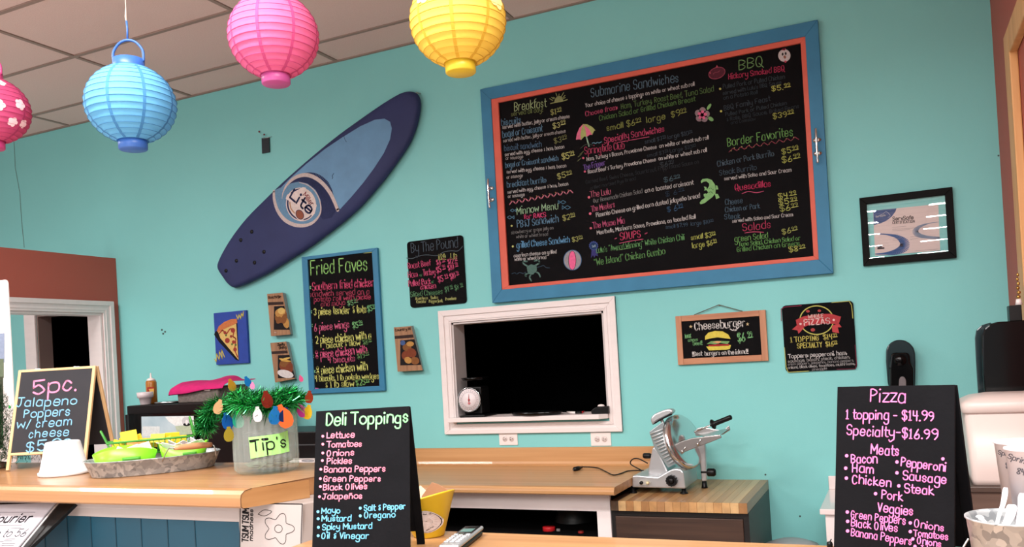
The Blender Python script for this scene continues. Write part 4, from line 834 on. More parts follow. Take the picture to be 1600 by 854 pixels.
mb = MB(); mb.box((xl+.02, yF, zo), (xs, yF+.02, .8765), .001); obj('top_rail', mb, M_white, cab)
mb = MB(); mb.box((xo, yF-.0006, .05), (xs, yF+.02, zo+.0), .001); obj('stile', mb, M_white, cab)
mb = MB(); mb.box((-3.1, yF-.0006, .05), (-3.0, yF+.02, zo), .001); obj('stile', mb, M_white, cab)
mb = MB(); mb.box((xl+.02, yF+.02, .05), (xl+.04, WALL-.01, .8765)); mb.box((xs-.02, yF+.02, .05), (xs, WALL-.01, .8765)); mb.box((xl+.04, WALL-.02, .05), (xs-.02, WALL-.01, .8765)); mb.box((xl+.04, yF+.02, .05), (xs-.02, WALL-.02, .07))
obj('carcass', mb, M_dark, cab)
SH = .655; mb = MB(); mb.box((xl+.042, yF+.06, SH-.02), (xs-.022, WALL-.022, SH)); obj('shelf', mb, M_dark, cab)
# things on the dark shelf
def jar(px, py, y, r, h, lidc, label, bodyc, cat='jar', lh=.03):
    c = atY(px, py, y); t = thing('lidded_jar', label, cat, (c.x, y, SH))
    z1 = c.z
    obj('lid', MB().lathe([(0, z1), (r*.96, z1), (r, z1-.003), (r, z1-lh), (0, z1-lh)][::-1], 24, (c.x, y, 0)), mat('lid_%d' % sum(lidc), lidc, .4), t)
    obj('body', MB().lathe([(0, SH+.001), (r*.9, SH+.001), (r*.98, SH+.01), (r*.98, z1-lh-.01), (r*.9, z1-lh-.0005), (0, z1-lh-.0005)], 24, (c.x, y, 0)), mat('jar_%d' % sum(bodyc), bodyc, .3), t)
jar(857.5, 822, yF+.13, .032, .1, (190, 30, 36), 'jar with a red lid on the dark shelf under the back counter', (150, 112, 70))
jar(907.5, 829, yF+.1, .014, .08, (150, 34, 30), 'small bottle with a red cap, rightmost on the dark shelf', (60, 40, 34), 'bottle', .02)
c = atY(873, 825, yF+.12); t = thing('spice_packet', 'thin pale grey packet leaning beside the red-lidded jar', 'packet', (c.x, yF+.12, SH)); obj('sleeve', MB().box((c.x-.009, yF+.11, SH+.001), (c.x+.009, yF+.118, c.z), .001), mat('grey_packet', (120, 114, 112), .6), t)
c = atY(888, 803, yF+.3); t = thing('steel_bowl', 'dim steel bowl upside down behind the jars on the dark shelf', 'bowl', (c.x, yF+.35, SH)); 
obj('shell', MB().lathe([(.10, SH+.001), (.098, SH+.02), (.085, SH+.06), (.055, SH+.09), (0, SH+.1)], 32, (c.x, yF+.38, 0), cap=False), mat('dull_steel', (70, 72, 72), .5, .8), t)
# ---- butcher block unit
bx0, bx1, by0, bz = -1.262, -.6395, 3.765, .837
bb = thing('butcher_block', 'striped butcher block slab carrying the meat slicer', 'worktop', ((bx0+bx1)/2, 4.1, .78))
cols = [(206, 164, 112), (186, 140, 90), (214, 176, 124), (172, 126, 80), (198, 152, 100)]
mset = [mat('block_strip_%d' % i, c, .4, c2=tuple(int(v*.88) for v in c), nscale=1, stretch=(30, 2, 30), coat=.2) for i, c in enumerate(cols)]
M_bend = mat('block_dark_end', (92, 70, 50), .5, c2=(60, 46, 34), nscale=1, stretch=(20, 20, 20))
n = 17; dx = (bx1-bx0)/n; random.seed(3)
for i in range(n):
    x0 = bx0+i*dx
    o = obj('wood_strip', MB().box((x0+.0003, by0, bz-.046), (x0+dx-.0003, WALL-.003, bz+random.uniform(-.0003, .0003)), .0008, 1), (M_bend if i < 1 else mset[random.randrange(5)]), bb)
dc = thing('drawer_cabinet', 'dark walnut-front cabinet with a black frame under the butcher block', 'cabinet', (-.95, 4.1, 0))
xa = atY(957.5, 810, by0+.035).x; xb = atY(1171, 810, by0+.035).x; zt = bz-.0465
mb = MB(); mb.box((xa, by0+.035, .08), (xb, WALL-.004, zt)); obj('carcass', mb, mat('grey_green_side', (66, 78, 74), .55, noise=.1), dc)
yd = by0+.035; mb = MB(); mb.box((xa, yd-.012, .08), (xa+.018, yd-.0003, zt)); mb.box((xb-.024, yd-.012, .08), (xb, yd-.0003, zt)); mb.box((xa+.018, yd-.012, zt-.026), (xb-.024, yd-.0003, zt)); obj('face_frame', mb, mat('near_black_frame', (24, 20, 19), .45), dc)
obj('drawer_front', MB().box((xa+.019, yd-.018, .50), (xb-.025, yd-.0005, zt-.0275), .003), M_dkwood, dc)
obj('drawer_front', MB().box((xa+.019, yd-.018, .12), (xb-.025, yd-.0005, .49), .003), M_dkwood, dc)
# ---- meat slicer
SX, SY = -1.242, 3.975          # front-left foot
slc = thing('meat_slicer', 'cast aluminium meat slicer with a ribbed plate on the butcher block', 'slicer', (-1.08, 4.1, bz))
ML = cp(970, 620, 5.025)
yf_ = 3.955
def sl(q, y): return atY(*ML(*q), y)
zb = bz
prof = [sl(q, yf_) for q in ((88, 708), (90, 617), (125, 614), (290, 628), (395, 568), (430, 562), (470, 566), (492, 592), (508, 720))]
obj('base', MB().prism(prof, .27, (0, 1, 0), .006), M_alu, slc)
for q, y in (((98, 745), 3.985), ((497, 760), 3.985), ((300, 700), 4.2)):
    x = sl(q, y).x; obj('foot', MB().lathe([(0, zb+.0005), (.020, zb+.0005), (.018, zb+.006), (.011, zb+.010), (.011, prof[0].z+.004), (0, prof[0].z+.004)], 20, (x, y, 0)), M_black, slc)
# motor housing, a tilted wedge behind the base's low tray
hs = [sl(q, 4.02) for q in ((214, 612), (216, 555), (246, 402), (262, 388), (300, 430), (360, 560), (372, 590), (300, 625))]
obj('motor_housing', MB().prism(hs, .17, (0, 1, 0), .008), M_alu, slc)
# switch plate and knob
c = sl((190, 670), yf_); obj('switch_plate', MB().prism([sl(q, yf_-.0005) for q in ((150, 648), (222, 645), (238, 668), (222, 692), (152, 688), (143, 668))], -.004, (0, 1, 0), .001), mat('switch_surround', (170, 168, 160), .4), slc)
obj('switch_button', MB().lathe([(0, -.014), (.0065, -.013), (.0075, 0)], 18, (sl((213, 669), yf_-.004).x, yf_-.004, c.z), axis='y'), mat('cream_button', (226, 214, 170), .4), slc)
obj('switch_button', MB().lathe([(0, -.013), (.0075, -.012), (.0085, 0)], 18, (sl((163, 667), yf_-.004).x, yf_-.004, c.z), axis='y'), M_black, slc)
c = sl((404, 652), yf_); kb = MB(); pts = []
for i in range(48): r = .0265 + .0018*math.cos(i*2*PI/48*12); pts.append((c.x+r*math.cos(2*PI*i/48), yf_-.001, c.z+r*math.sin(2*PI*i/48)))
kb.prism(pts, -.022, (0, 1, 0), .0015); kb.lathe([(0, -.030), (.012, -.030), (.015, -.023)], 20, (c.x, yf_, c.z), axis='y'); obj('thickness_knob', kb, M_black, slc)
# ribbed gauge plate: thick parallelogram seen from the front with ribs
gp = [(222, 272), (232, 258), (340, 182), (352, 200), (420, 380), (505, 530), (462, 520), (365, 556), (320, 480), (262, 400), (240, 340)]
obj('gauge_plate', MB().prism([sl(q, 4.005) for q in ((222, 272), (330, 190), (352, 240), (470, 505), (440, 520), (370, 556), (262, 398))], .018, (0, 1, 0), .004), mat('plate_grey', (150, 160, 162), .35, .5), slc)
for i in range(11):
    t = i/10; p0 = (230+150*t*.88+(12 if i > 8 else 0), 290+235*t); p1 = (330+126*t, 250+222*t)
    a_, b_ = sl(p0, 4.0), sl(p1, 4.0); obj('rib', MB().tube([a_, b_], .0036, 8), mat('plate_rib', (214, 220, 222), .3, .5), slc)
# blade guard: big polished disc tipped to the right
ctr = sl((492, 348), 4.08); ax_ = Vector((.88, -.34, .30)).normalized()
rot = ax_.to_track_quat('Z', 'Y').to_matrix().to_4x4(); Mg = Matrix.Translation(ctr) @ rot
def disc_part(name, prof, m, Mx=Mg, n=56):
    mb = MB(); mb.lathe(prof, n, M=Mx); return obj(name, mb, m, slc)
R_ = .136
disc_part('blade_guard', [(0, -.010), (R_*.98, -.010), (R_, -.004), (R_, .006), (R_*.95, .013), (R_*.8, .018), (R_*.4, .021), (0, .022)], mat('polished_guard', (222, 226, 226), .16, .95))
disc_part('blade', [(0, -.014), (R_*.985, -.014), (R_*1.005, -.012), (R_*.985, -.0105), (0, -.0105)], M_steel)
# cover of the sharpener on top
sc_ = [(232, 186), (236, 160), (262, 132), (330, 102), (352, 98), (384, 92), (410, 106), (408, 124), (382, 142), (330, 166), (292, 186), (262, 206), (250, 220), (240, 208)]
obj('sharpener_cover', MB().prism([sl(q, 4.02) for q in sc_], .06, (0, 1, 0), .008), M_alu, slc)
obj('sharpener_gap', MB().prism([sl(q, 4.014) for q in ((262, 202), (300, 176), (385, 130), (405, 132), (398, 142), (320, 178), (262, 214))], .01, (0, 1, 0)), M_black, slc)
obj('bracket', MB().tube([sl((318, 176), 4.04), sl((336, 206), 4.05)], .008, 8), M_alu, slc)
# carriage: tray, upright plate, arm, handle
tray = [(418, 378), (470, 350), (560, 322), (650, 312), (780, 298), (792, 318), (700, 356), (600, 392), (500, 432), (478, 452), (440, 412)]
obj('carriage_tray', MB().prism([sl(q, 3.93) for q in tray], .012, (0, 1, 0), .003), mat('carriage_steel', (150, 146, 144), .38, .9), slc)
obj('carriage_tray_bed', MB().add([sl(q, 3.93) for q in ((650, 312), (780, 298))] + [sl((855, 262), 4.06), sl((690, 262), 4.06)], [(0, 1, 2, 3)]) and MB() if False else MB().prism([sl((655, 313), 3.934), sl((782, 300), 3.934), sl((850, 248), 4.10), sl((600, 290), 4.10)], .003, (0, 0, 1), .0008), M_steel, slc)
obj('food_fence', MB().prism([sl(q, 4.09) for q in ((575, 275), (600, 245), (640, 236), (800, 262), (850, 222), (860, 258), (800, 296), (590, 306))], .008, (0, 1, 0), .003), M_steel, slc)
obj('support_arm', MB().prism([sl(q, 4.14) for q in ((578, 392), (600, 372), (655, 352), (664, 400), (668, 520), (672, 660), (634, 662), (625, 560), (606, 470))], .03, (0, 1, 0), .005), M_alu, slc)
q_ = sl((655, 660), 4.155); obj('arm_foot', MB().lathe([(0, zb+.0005), (.016, zb+.0005), (.014, zb+.008), (.010, q_.z+.006), (0, q_.z+.006)], 16, (q_.x, 4.155, 0)), M_black, slc)
for q in ((487, 425), (607, 366)): 
    c = sl(q, 3.93); obj('tray_bolt', MB().lathe([(0, -.016), (.006, -.014), (.008, -.008), (.004, 0)], 14, c, axis='y'), M_chrome, slc)
    obj('bolt_stem', MB().tube([c, sl((q[0]+22, q[1]-34), 3.925)], .003, 8), M_chrome, slc)
obj('handle_rod', MB().tube([sl((578, 272), 3.95), sl((730, 212), 3.93)], .0045, 10), M_chrome, slc)
h0, h1 = sl((722, 214), 3.93), sl((868, 156), 3.91); d = (h1-h0).normalized(); Mh = Matrix.Translation(h0) @ d.to_track_quat('Z', 'Y').to_matrix().to_4x4()
disc_part('handle_grip', [(0, -.002), (.022, -.002), (.024, .001), (.022, .005), (.013, .009), (.0115, .02), (.0115, (h1-h0).length-.004), (.009, (h1-h0).length), (0, (h1-h0).length)], M_black, Mh, 24)
for q, y in (((712, 590), 4.0), ((207, 460), 4.12)):
    c = sl(q, y); kb = MB(); r0 = .019 if q[0] > 500 else .014; kb.lathe([(0, -.02), (r0*.8, -.02), (r0, -.014), (r0, .012), (r0*.7, .02), (0, .02)], 18, c, axis='x'); kb.tube([c, c+Vector((-.05 if q[0] > 500 else .03, 0, 0))], .005, 8); obj('clamp_knob', kb, M_black, slc)
# power cord
cd = [sl((215, 560), 4.2), sl((150, 590), 4.18)]
S6 = cp(640, 660, 4.3243)
pts = [atZ(*S6(1560, 330), CT+.006), atZ(*S6(1480, 325), CT+.004), atZ(*S6(1420, 345), CT+.004), atZ(*S6(1375, 352), CT+.004), atZ(*S6(1330, 332), CT+.004), atZ(*S6(1280, 308), CT+.005), atZ(*S6(1230, 300), CT+.008), atZ(*S6(1170, 298), CT+.010)]
loop = [atY(*ML(215, 600), 4.19), atY(*ML(150, 568), 4.2), atY(*ML(78, 525), 4.2), atY(*ML(92, 488), 4.2), atY(*ML(140, 484), 4.2), atY(*ML(212, 520), 4.2)]
cord = thing('power_cord', 'black power cord with its plug lying loose on the maple counter', 'cord', tuple(pts[4]))
ms = [sl((215, 585), 4.13), sl((165, 582), 4.11)] 
obj('cable', MB().tube(bez([sl((216, 600), 4.15), sl((160, 578), 4.12)] + [pts[0]+Vector((0.012, 0, .006))] + pts[1:], 6), .0032, 8), M_black, cord)
obj('cable', MB().tube(bez(loop, 6), .0032, 8), M_black, cord)
p0, p1 = pts[-1], atZ(*S6(1115, 315), CT+.010)
obj('plug', MB().tube([p0, p0.lerp(p1, .3), p0.lerp(p1, .5), p1], [.0045, .008, .0115, .0125], 10), M_black, cord)
dpl = (p1-p0).normalized()
for s_ in (-.005, .005): obj('prong', MB().tube([p1+Vector((0, s_, s_*.5)), p1+dpl*.016+Vector((0, s_, s_*.5))], .0014, 6), M_chrome, cord)
# ---- black oven, basket, bottle, cup
ov = thing('countertop_oven', 'big black countertop oven with a pale lit-looking window at the back left', 'oven', (-3.9, 3.95, CT))
oy = 3.75; x0, x1 = atY(198, 640, oy).x, -3.47; OT = 1.368
obj('body', MB().box((x0, oy, CT+.02), (x1, oy+.42, OT), .006), M_black, ov)
obj('side_flange', MB().box((x0-.03, oy+.01, CT+.02), (x0-.001, oy+.4, OT-.055), .003), M_black, ov)
for x in (x0+.04, x1-.04): obj('foot', MB().box((x-.02, oy+.02, CT+.0005), (x+.02, oy+.06, CT+.0195)), M_black, ov)
d2a, d2b = atY(200, 649, oy-.02), atY(306, 702, oy-.02)
obj('door', MB().box((d2a.x, oy-.02, CT+.04), (d2b.x+.01, oy-.0005, d2a.z+.01), .003), M_gloss, ov)
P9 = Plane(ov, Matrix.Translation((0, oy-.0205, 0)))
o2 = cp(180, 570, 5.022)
P9.poly('painted_reflection', [o2(*q) for q in ((206, 404), (616, 398), (622, 620), (208, 625))], None, .0004, m=mat('pale_reflection_paint', (206, 222, 226), .3, c2=(160, 186, 196), nscale=5))  # reflection of the lit shop, painted on the door glass as flat pale shapes
P9.poly('painted_reflection', [o2(*q) for q in ((390, 404), (616, 400), (618, 470), (470, 476), (420, 440))], (236, 240, 236), .0008); P9.poly('painted_reflection', [o2(*q) for q in ((470, 480), (619, 462), (620, 560), (500, 560))], (190, 206, 170), .0007); P9.poly('painted_reflection', [o2(*q) for q in ((215, 480), (350, 480), (350, 560), (215, 560))], (220, 228, 226), .0007)
P9.ellipse('cow_print', *o2(562, 440), 7.5, 7, (206, 204, 206), .0011, n=20); P9.ellipse('cow_print', *o2(562, 466), 5.5, 2.6, (30, 30, 32), .0014, n=16); P9.ellipse('cow_print', *o2(562, 448), 2.2, 4, (240, 238, 236), .0017, n=12)
for z_ in (357, 400): 
    c = atY(*o2(697, z_), oy-.001); obj('indicator', MB().lathe([(0, -.003), (.004, -.002), (.005, 0)], 10, c, axis='y'), M_chrome, ov)
ap = thing('black_appliance', 'low black appliance on the back counter, half hidden behind the tip jar', 'appliance', (-3.15, 3.95, CT))
x0b, x1b = -3.44, atY(498, 690, oy).x; zb2 = atY(480, 674, oy).z
obj('body', MB().box((x0b, oy, CT+.001), (x1b, oy+.38, zb2), .005), M_black, ap)
obj('drawer_gap', MB().box((x0b+.01, oy-.004, zb2-.075), (x1b-.01, oy-.0003, zb2-.068)), mat('dark_grey_line', (60, 62, 64), .5), ap)
a_, b_ = atY(468, 716, oy-.03), atY(496, 722, oy-.03)
st = thing('label_strip', 'white strip with a printed black oval between tip jar and deli easel board', 'tray', (a_.x, oy-.1, CT))
obj('tray', MB().box((a_.x-.05, oy-.09, CT+.0005), (b_.x+.03, oy-.012, a_.z), .002), M_plw, st)
P10 = Plane(st, Matrix.Translation((0, oy-.0905, 0))); c10 = cp(310, 560, 2.905)
P10.ellipse('oval_print', *c10(497, 463), 10, 1.7, (40, 40, 44)); P10.ellipse('oval_print', *c10(497, 463), 8.5, 1, (200, 196, 196), .0009)
def atop(px, py, z): return atZ(px, py, z)
# basket with pink cloth
bk = thing('grey_basket', 'grey felt storage basket on top of the black oven', 'basket', (-3.7, 3.95, OT))
q0, q1 = atY(*o2(484, 250), 3.84), atY(*o2(765, 250), 3.84); zt_ = atY(*o2(484, 182), 3.84).z
mb = MB(); mb.prism([(q0.x+.006, 3.84, OT+.001), (q1.x+.04, 3.84, OT+.001), (q1.x+.046, 3.84, zt_), (q0.x, 3.84, zt_)], .26, (0, 1, 0), .008); obj('bin_body', mb, mat('grey_felt', (122, 112, 106), .95, noise=.35, nscale=60, bump=.4, bscale=120), bk)
tgm = MB(); c = atY(*o2(722, 188), 3.836); tgm.box((c.x-.022, 3.834, c.z-.01), (c.x+.022, 3.8385, c.z+.006)); obj('white_tag', tgm, M_plw, bk)
clo = thing('pink_cloth', 'bright magenta cloth draped over the grey basket', 'cloth', (-3.7, 3.95, zt_))
mb = MB(); nx, ny = 26, 12; vs = []; random.seed(5)
xa_, xb_ = q0.x-.02, q1.x+.10
for j in range(ny+1):
    for i in range(nx+1):
        u, v = i/nx, j/ny; x = xa_+(xb_-xa_)*u - (.05*(1-v) if u < .05 else 0); y = 3.825+.29*v
        z = zt_+.022+.012*math.sin(u*9+v*3)*v+.012*math.sin(u*21+1)*.5+.02*math.exp(-((u-.45)/.12)**2)*v+.012*v
        if j == 0: y = 3.822; z = zt_-.040-.004*math.sin(u*7)+.03*u
        if j == 1: y = 3.822; z = zt_-.012+.003*math.sin(u*13)
        if j == 2: y = 3.835; z = zt_+.010
        if i == 0: z = zt_-.045; x = xa_-.03
        vs.append((x, y, z))
mb.add(vs, [(j*(nx+1)+i, j*(nx+1)+i+1, (j+1)*(nx+1)+i+1, (j+1)*(nx+1)+i) for j in range(ny) for i in range(nx)], True)
o = obj('cloth_sheet', mb, mat('magenta_cloth', (206, 30, 112), .9, noise=.15, nscale=25, bump=.4, bscale=220), clo); md = o.modifiers.new('s', 'SOLIDIFY'); md.thickness = .004; md.offset = 1; o.modifiers.new('b', 'SUBSURF').render_levels = 1
# squeeze bottle and white cups
c = atY(*o2(285, 200), 3.93); bt = thing('squeeze_bottle', 'amber squeeze bottle with white nozzle on the black oven', 'bottle', (c.x, 3.93, OT))
obj('bottle_body', MB().lathe([(0, OT+.001), (.030, OT+.001), (.033, OT+.006), (.033, OT+.135), (.029, OT+.146), (0, OT+.146)], 28, (c.x, 3.93, 0)), mat('amber_plastic', (176, 112, 44), .25, noise=.2, nscale=4), bt)
obj('nozzle_cap', MB().lathe([(0, OT+.1465), (.026, OT+.1465), (.026, OT+.155), (.013, OT+.163), (.006, OT+.166), (.0035, OT+.195), (0, OT+.196)], 24, (c.x, 3.93, 0)), M_plw, bt)
pl = Plane(bt, Matrix.Translation((0, 3.8965, 0))); pl.poly('label_print', [o2(*q) for q in ((250, 174), (304, 172), (306, 205), (252, 206))], (178, 40, 34)); pl.poly('label_print', [o2(*q) for q in ((262, 186), (304, 184), (306, 240), (285, 240))], (220, 170, 70), .0008)
c = atY(*o2(236, 260), 3.83)
cp1 = thing('small_white_bowl', 'small white condiment cup with a banded rim in front of the amber bottle', 'cup', (c.x, 3.83, OT))
obj('cup_body', MB().lathe([(0, OT+.001), (.028, OT+.001), (.030, OT+.004), (.037, OT+.042), (.046, OT+.044), (.049, OT+.078), (.045, OT+.078), (.038, OT+.05), (.026, OT+.008), (0, OT+.008)], 32, (c.x, 3.83, 0), cap=False), mat('white_ceramic', (214, 202, 204), .3), cp1)
c = atY(*o2(400, 292), 3.85)
wr = thing('steel_ring_tray', 'small pierced steel tray lying between the white cup and the grey basket', 'tray', (c.x, 3.86, OT))
mb = MB(); mb.lathe([(.0, OT+.001), (.072, OT+.001), (.078, OT+.012), (.075, OT+.012), (.07, OT+.004), (0, OT+.004)], 36, (c.x, 3.87, 0), sx=1.15, cap=False); obj('tray_dish', mb, M_steel, wr)
for i in range(6):
    a_ = i*PI/3; obj('ring', MB().tube([(c.x+.04*math.cos(a_)+.014*math.cos(t), 3.87+.035*math.sin(a_)+.014*math.sin(t), OT+.008) for t in [2*PI*k/12 for k in range(12)]], .0025, 6, closed=True), M_chrome, wr)
# ---- things in the pass-through
sc = thing('kitchen_scale', 'black spring kitchen scale with a round white dial in the pass-through', 'scale', (-2.31, WALL+.0, SZ))
yS = WALL-.03; W8 = cp(690, 570, 5.7143); c = atY(*W8(247, 310), yS)
MS = Matrix.Translation(c) @ Matrix.Rotation(.10, 4, 'Z')
def sp(name, prof, m, n=40, dz=0): mb = MB(); mb.lathe(prof, n, axis='y', M=MS); return obj(name, mb, m, sc)
sp('dial_housing', [(0, .03), (.066, .03), (.071, .02), (.071, -.001), (0, -.001)], M_gloss); sp('bezel', [(.064, -.002), (.0705, -.006), (.073, -.004), (.0735, .006), (.070, .010)], M_chrome)
sp('dial_face', [(0, -.0042), (.0645, -.0042), (.0645, -.0012), (0, -.0012)], mat('dial_white', (228, 218, 220), .4))
mb = MB()
for i in range(24):
    a_ = 2*PI*i/24; r0, r1 = (.050, .058); p_ = [Vector((r0*math.cos(a_), -.0047, r0*math.sin(a_))), Vector((r1*math.cos(a_), -.0047, r1*math.sin(a_)))]; mb.tube([MS @ q for q in p_], .0005, 4)
mb.tube([MS @ Vector((.046*math.cos(t), -.0046, .046*math.sin(t))) for t in [2*PI*k/40 for k in range(40)]], .0004, 4, closed=True); obj('tick_marks', mb, M_black, sc)
mb = MB(); mb.tube([MS @ Vector(q) for q in ((0, -.007, -.012), (0, -.007, .034))], [.0028, .0009], 6); mb.lathe([(0, -.010), (.005, -.009), (.006, -.005)], 14, axis='y', M=MS); obj('needle', mb, mat('scale_red', (170, 24, 30), .4), sc)
mb = MB(); mb.lathe([(0, -.0055), (.008, -.0055), (.008, -.004)], 16, (0, 0, 0), axis='y', M=MS @ Matrix.Translation((0, 0, -.020))); obj('badge', mb, mat('badge_pink', (196, 120, 124), .5), sc)
mb = MB(); mb.box((c.x-.055, yS+.03, SZ+.012), (c.x+.065, yS+.14, c.z+.075), .01); obj('scale_body', mb, M_black, sc)
mb = MB(); mb.box((c.x-.06, yS-.02, SZ+.0005), (c.x+.105, yS+.15, SZ+.012), .004); obj('base', mb, M_black, sc)
q = atY(*W8(260, 135), yS+.06); mb = MB(); mb.lathe([(0, c.z+.078), (.012, c.z+.078), (.012, q.z-.006), (.05, q.z-.004), (.085, q.z), (.098, q.z+.016), (.094, q.z+.016), (.08, q.z+.004), (0, q.z+.002)], 36, (c.x+.01, yS+.075, 0), cap=False, sx=.85); obj('weighing_pan', mb, M_gloss, sc)
c1 = atZ(*W8(915, 425), SZ+.004); pan = thing('round_pan', 'shallow black round pan lying in the pass-through', 'pan', (c1.x, WALL-.01, SZ))
mb = MB(); mb.lathe([(0, .001), (.11, .001), (.125, .004), (.142, .022), (.146, .022), (.130, .002), (.0, .0045)][0:6]+[(.11, .006), (0, .006)], 44, (c1.x, WALL-.0, SZ), sx=1.1, sy=.62); obj('pan_body', mb, M_gloss, pan)
mk = thing('marker_pen', 'white marker with black and red cap beside the black pan', 'marker', tuple(atZ(*W8(1200, 430), SZ)))
a_, b_, e_, f_ = [atZ(*W8(*q), SZ+.007) for q in ((1122, 421), (1195, 424), (1252, 422), (1272, 414))]
obj('barrel', MB().tube([a_, b_], .006, 12), M_plw, mk); obj('cap', MB().tube([b_, e_], .0068, 12), M_black, mk); obj('tip', MB().tube([e_, f_], [.006, .004], 12), mat('scale_red', (170, 24, 30), .4), mk)
c2_ = atY(*W8(1432, 400), WALL-.01); gd = thing('small_black_gadget', 'small black gadget with a white oval top at the right of the pass-through', 'gadget', (c2_.x, WALL, SZ))
obj('gadget_body', MB().prism([(c2_.x-.052, WALL-.04, SZ+.0005), (c2_.x+.045, WALL-.04, SZ+.0005), (c2_.x+.045, WALL-.04, SZ+.042), (c2_.x-.03, WALL-.04, SZ+.036), (c2_.x-.055, WALL-.04, SZ+.018)], .07, (0, 1, 0), .004), M_black, gd)
obj('oval_top', MB().lathe([(0, .012), (.015, .009), (.022, .0)], 24, (c2_.x-.003, WALL-.012, SZ+.040), sx=1, sy=.7), M_plw, gd)
# ---- hand sink, lid, cabinet, bin, dispenser on the right
sk = thing('hand_sink', 'white vanity hand sink half hidden behind the pizza easel board', 'sink', (-.1, 4.2, 0))
ZS = .795; c = atZ(1280.5, 795, ZS); sx0, sx1, sy0 = c.x, .13, c.y
mb = MB(); mb.box((sx0, sy0, ZS-.024), (-.27, WALL-.003, ZS), .003); mb.box((.05, sy0, ZS-.024), (sx1, WALL-.003, ZS), .003); mb.box((-.27, sy0, ZS-.024), (.05, sy0+.10, ZS), .003); mb.box((-.27, WALL-.10, ZS-.024), (.05, WALL-.003, ZS), .003)
obj('sink_top', mb, mat('cultured_marble', (232, 218, 216), .2, coat=.4), sk); obj('splash', MB().box((sx0+.002, WALL-.02, ZS), (sx1, WALL-.002, ZS+.065), .003), mat('cultured_marble', (232, 218, 216), .2), sk)
mb = MB(); mb.lathe([(.158, 0), (.15, -.03), (.12, -.08), (.05, -.10), (0, -.10)], 36, (-.11, (sy0+WALL)/2, ZS-.002), sx=1.03, sy=1.05, cap=False); obj('basin', mb, mat('cultured_marble', (232, 218, 216), .2), sk)
mb = MB(); mb.box((sx0+.02, sy0+.02, .08), (sx1-.02, WALL-.005, ZS-.0245), .002); obj('cabinet_body', mb, M_white, sk)
obj('cabinet_door', MB().box((sx0+.075, sy0+.006, .12), (sx1-.07, sy0+.0195, ZS-.075), .003), M_white, sk)
lc_ = Vector((-.512, 4.17, 0)); wbn = thing('waste_bin', 'round waste bin whose grey domed lid peeks over the front counter', 'bin', (lc_.x, lc_.y, 0))
zz = atY(1238, 842.5, lc_.y).z
obj('bin_body', MB().lathe([(0, .001), (.105, .001), (.118, zz-.06), (0, zz-.06)], 32, lc_), mat('grey_plastic', (110, 112, 112), .5), wbn); obj('lid', MB().lathe([(0, zz-.06), (.124, zz-.06), (.124, zz-.045), (.12, zz-.022), (.07, zz-.004), (0, zz)], 40, lc_), mat('grey_lid', (166, 166, 168), .4), wbn)
# low cabinet at the right wall with bin on it
BY = 3.30; e0 = atY(1521, 757, BY); CTZ = e0.z-.002
rc = thing('side_cabinet', 'dark brown wooden cabinet under the white bin at the right wall', 'cabinet', (.32, 3.5, 0))
obj('cabinet_body', MB().box((e0.x-.03, BY-.02, .05), (XR-.002, 3.62, CTZ-.02), .003), mat('brown_cabinet', (104, 82, 70), .5, c2=(84, 64, 54), nscale=1, stretch=(3, 3, 30)), rc); obj('cabinet_top', MB().box((e0.x-.035, BY-.03, CTZ-.0195), (XR-.002, 3.62, CTZ), .003), mat('brown_top', (74, 58, 50), .4), rc)
hq = atY(1567, 762, BY-.03); obj('knob', MB().lathe([(0, -.02), (.006, -.018), (.006, 0)], 12, (hq.x, BY-.02, hq.z), axis='y'), mat('brass', (190, 150, 80), .3, .9), rc)
wbx = thing('white_bin', 'large cream-white plastic bin with a rounded lid at the right edge', 'bin', (.33, 3.4, CTZ))
B8 = cp(1480, 580, 7.1167)
tlq, blq = atY(1503, 633, BY), atY(1521, 757, BY); zr = tlq.z
bxr = XR-.006
vs = []
def rr_(x0, x1, y0, y1, r, z, n=5): 
    return [Vector((p[0], p[2], z)) for p in rrect(x0, x1, y0, y1, r, 0, n)]
rings = [rr_(blq.x, bxr-.02, BY, 3.5, .02, CTZ+.001), rr_(blq.x-.003, bxr-.018, BY-.002, 3.502, .022, CTZ+.02), rr_(tlq.x+.006, bxr-.004, BY-.012, 3.512, .03, zr-.03)]
def loft(rings, cap=True):
    mb = MB(); n = len(rings[0]); vs = [p for r in rings for p in r]; fs = []
    for i in range(len(rings)-1):
        for k in range(n): fs.append((i*n+k, i*n+(k+1) % n, (i+1)*n+(k+1) % n, (i+1)*n+k))
    if cap: fs += [tuple(range(n-1, -1, -1)), tuple((len(rings)-1)*n+k for k in range(n))]
    mb.add(vs, fs, True); return mb
M_bin = mat('cream_white_plastic', (214, 198, 191), .35, noise=.03, nscale=3)
obj('bin_body', loft(rings), M_bin, wbx)
obj('bin_lid', loft([rr_(tlq.x+.004, bxr-.003, BY-.014, 3.514, .03, zr-.0295), rr_(tlq.x-.004, bxr, BY-.022, 3.522, .035, zr-.022), rr_(tlq.x-.004, bxr, BY-.022, 3.522, .035, zr+.004), rr_(tlq.x+.004, bxr-.004, BY-.016, 3.518, .032, zr+.012), rr_(tlq.x+.03, bxr-.02, BY+.01, 3.50, .04, zr+.026), rr_(tlq.x+.07, bxr-.04, BY+.05, 3.46, .04, zr+.034)]), M_bin, wbx)
DYq = 3.53; K8 = cp(1440, 420, 3.8815)
dsp = thing('drink_dispenser', 'tall glossy black dispenser with rounded shoulder behind the white bin', 'dispenser', (.37, 3.58, CTZ))
rp_ = [K8(*q) for q in ((388, 720), (372, 640), (366, 480), (366, 400), (378, 362), (410, 335), (460, 320), (520, 317))]
ring = [atY(*q, DYq) for q in rp_] + [Vector((bxr, DYq, atY(*K8(560, 312), DYq).z)), Vector((bxr, DYq, CTZ+.001))]; ring[0].z = CTZ+.001
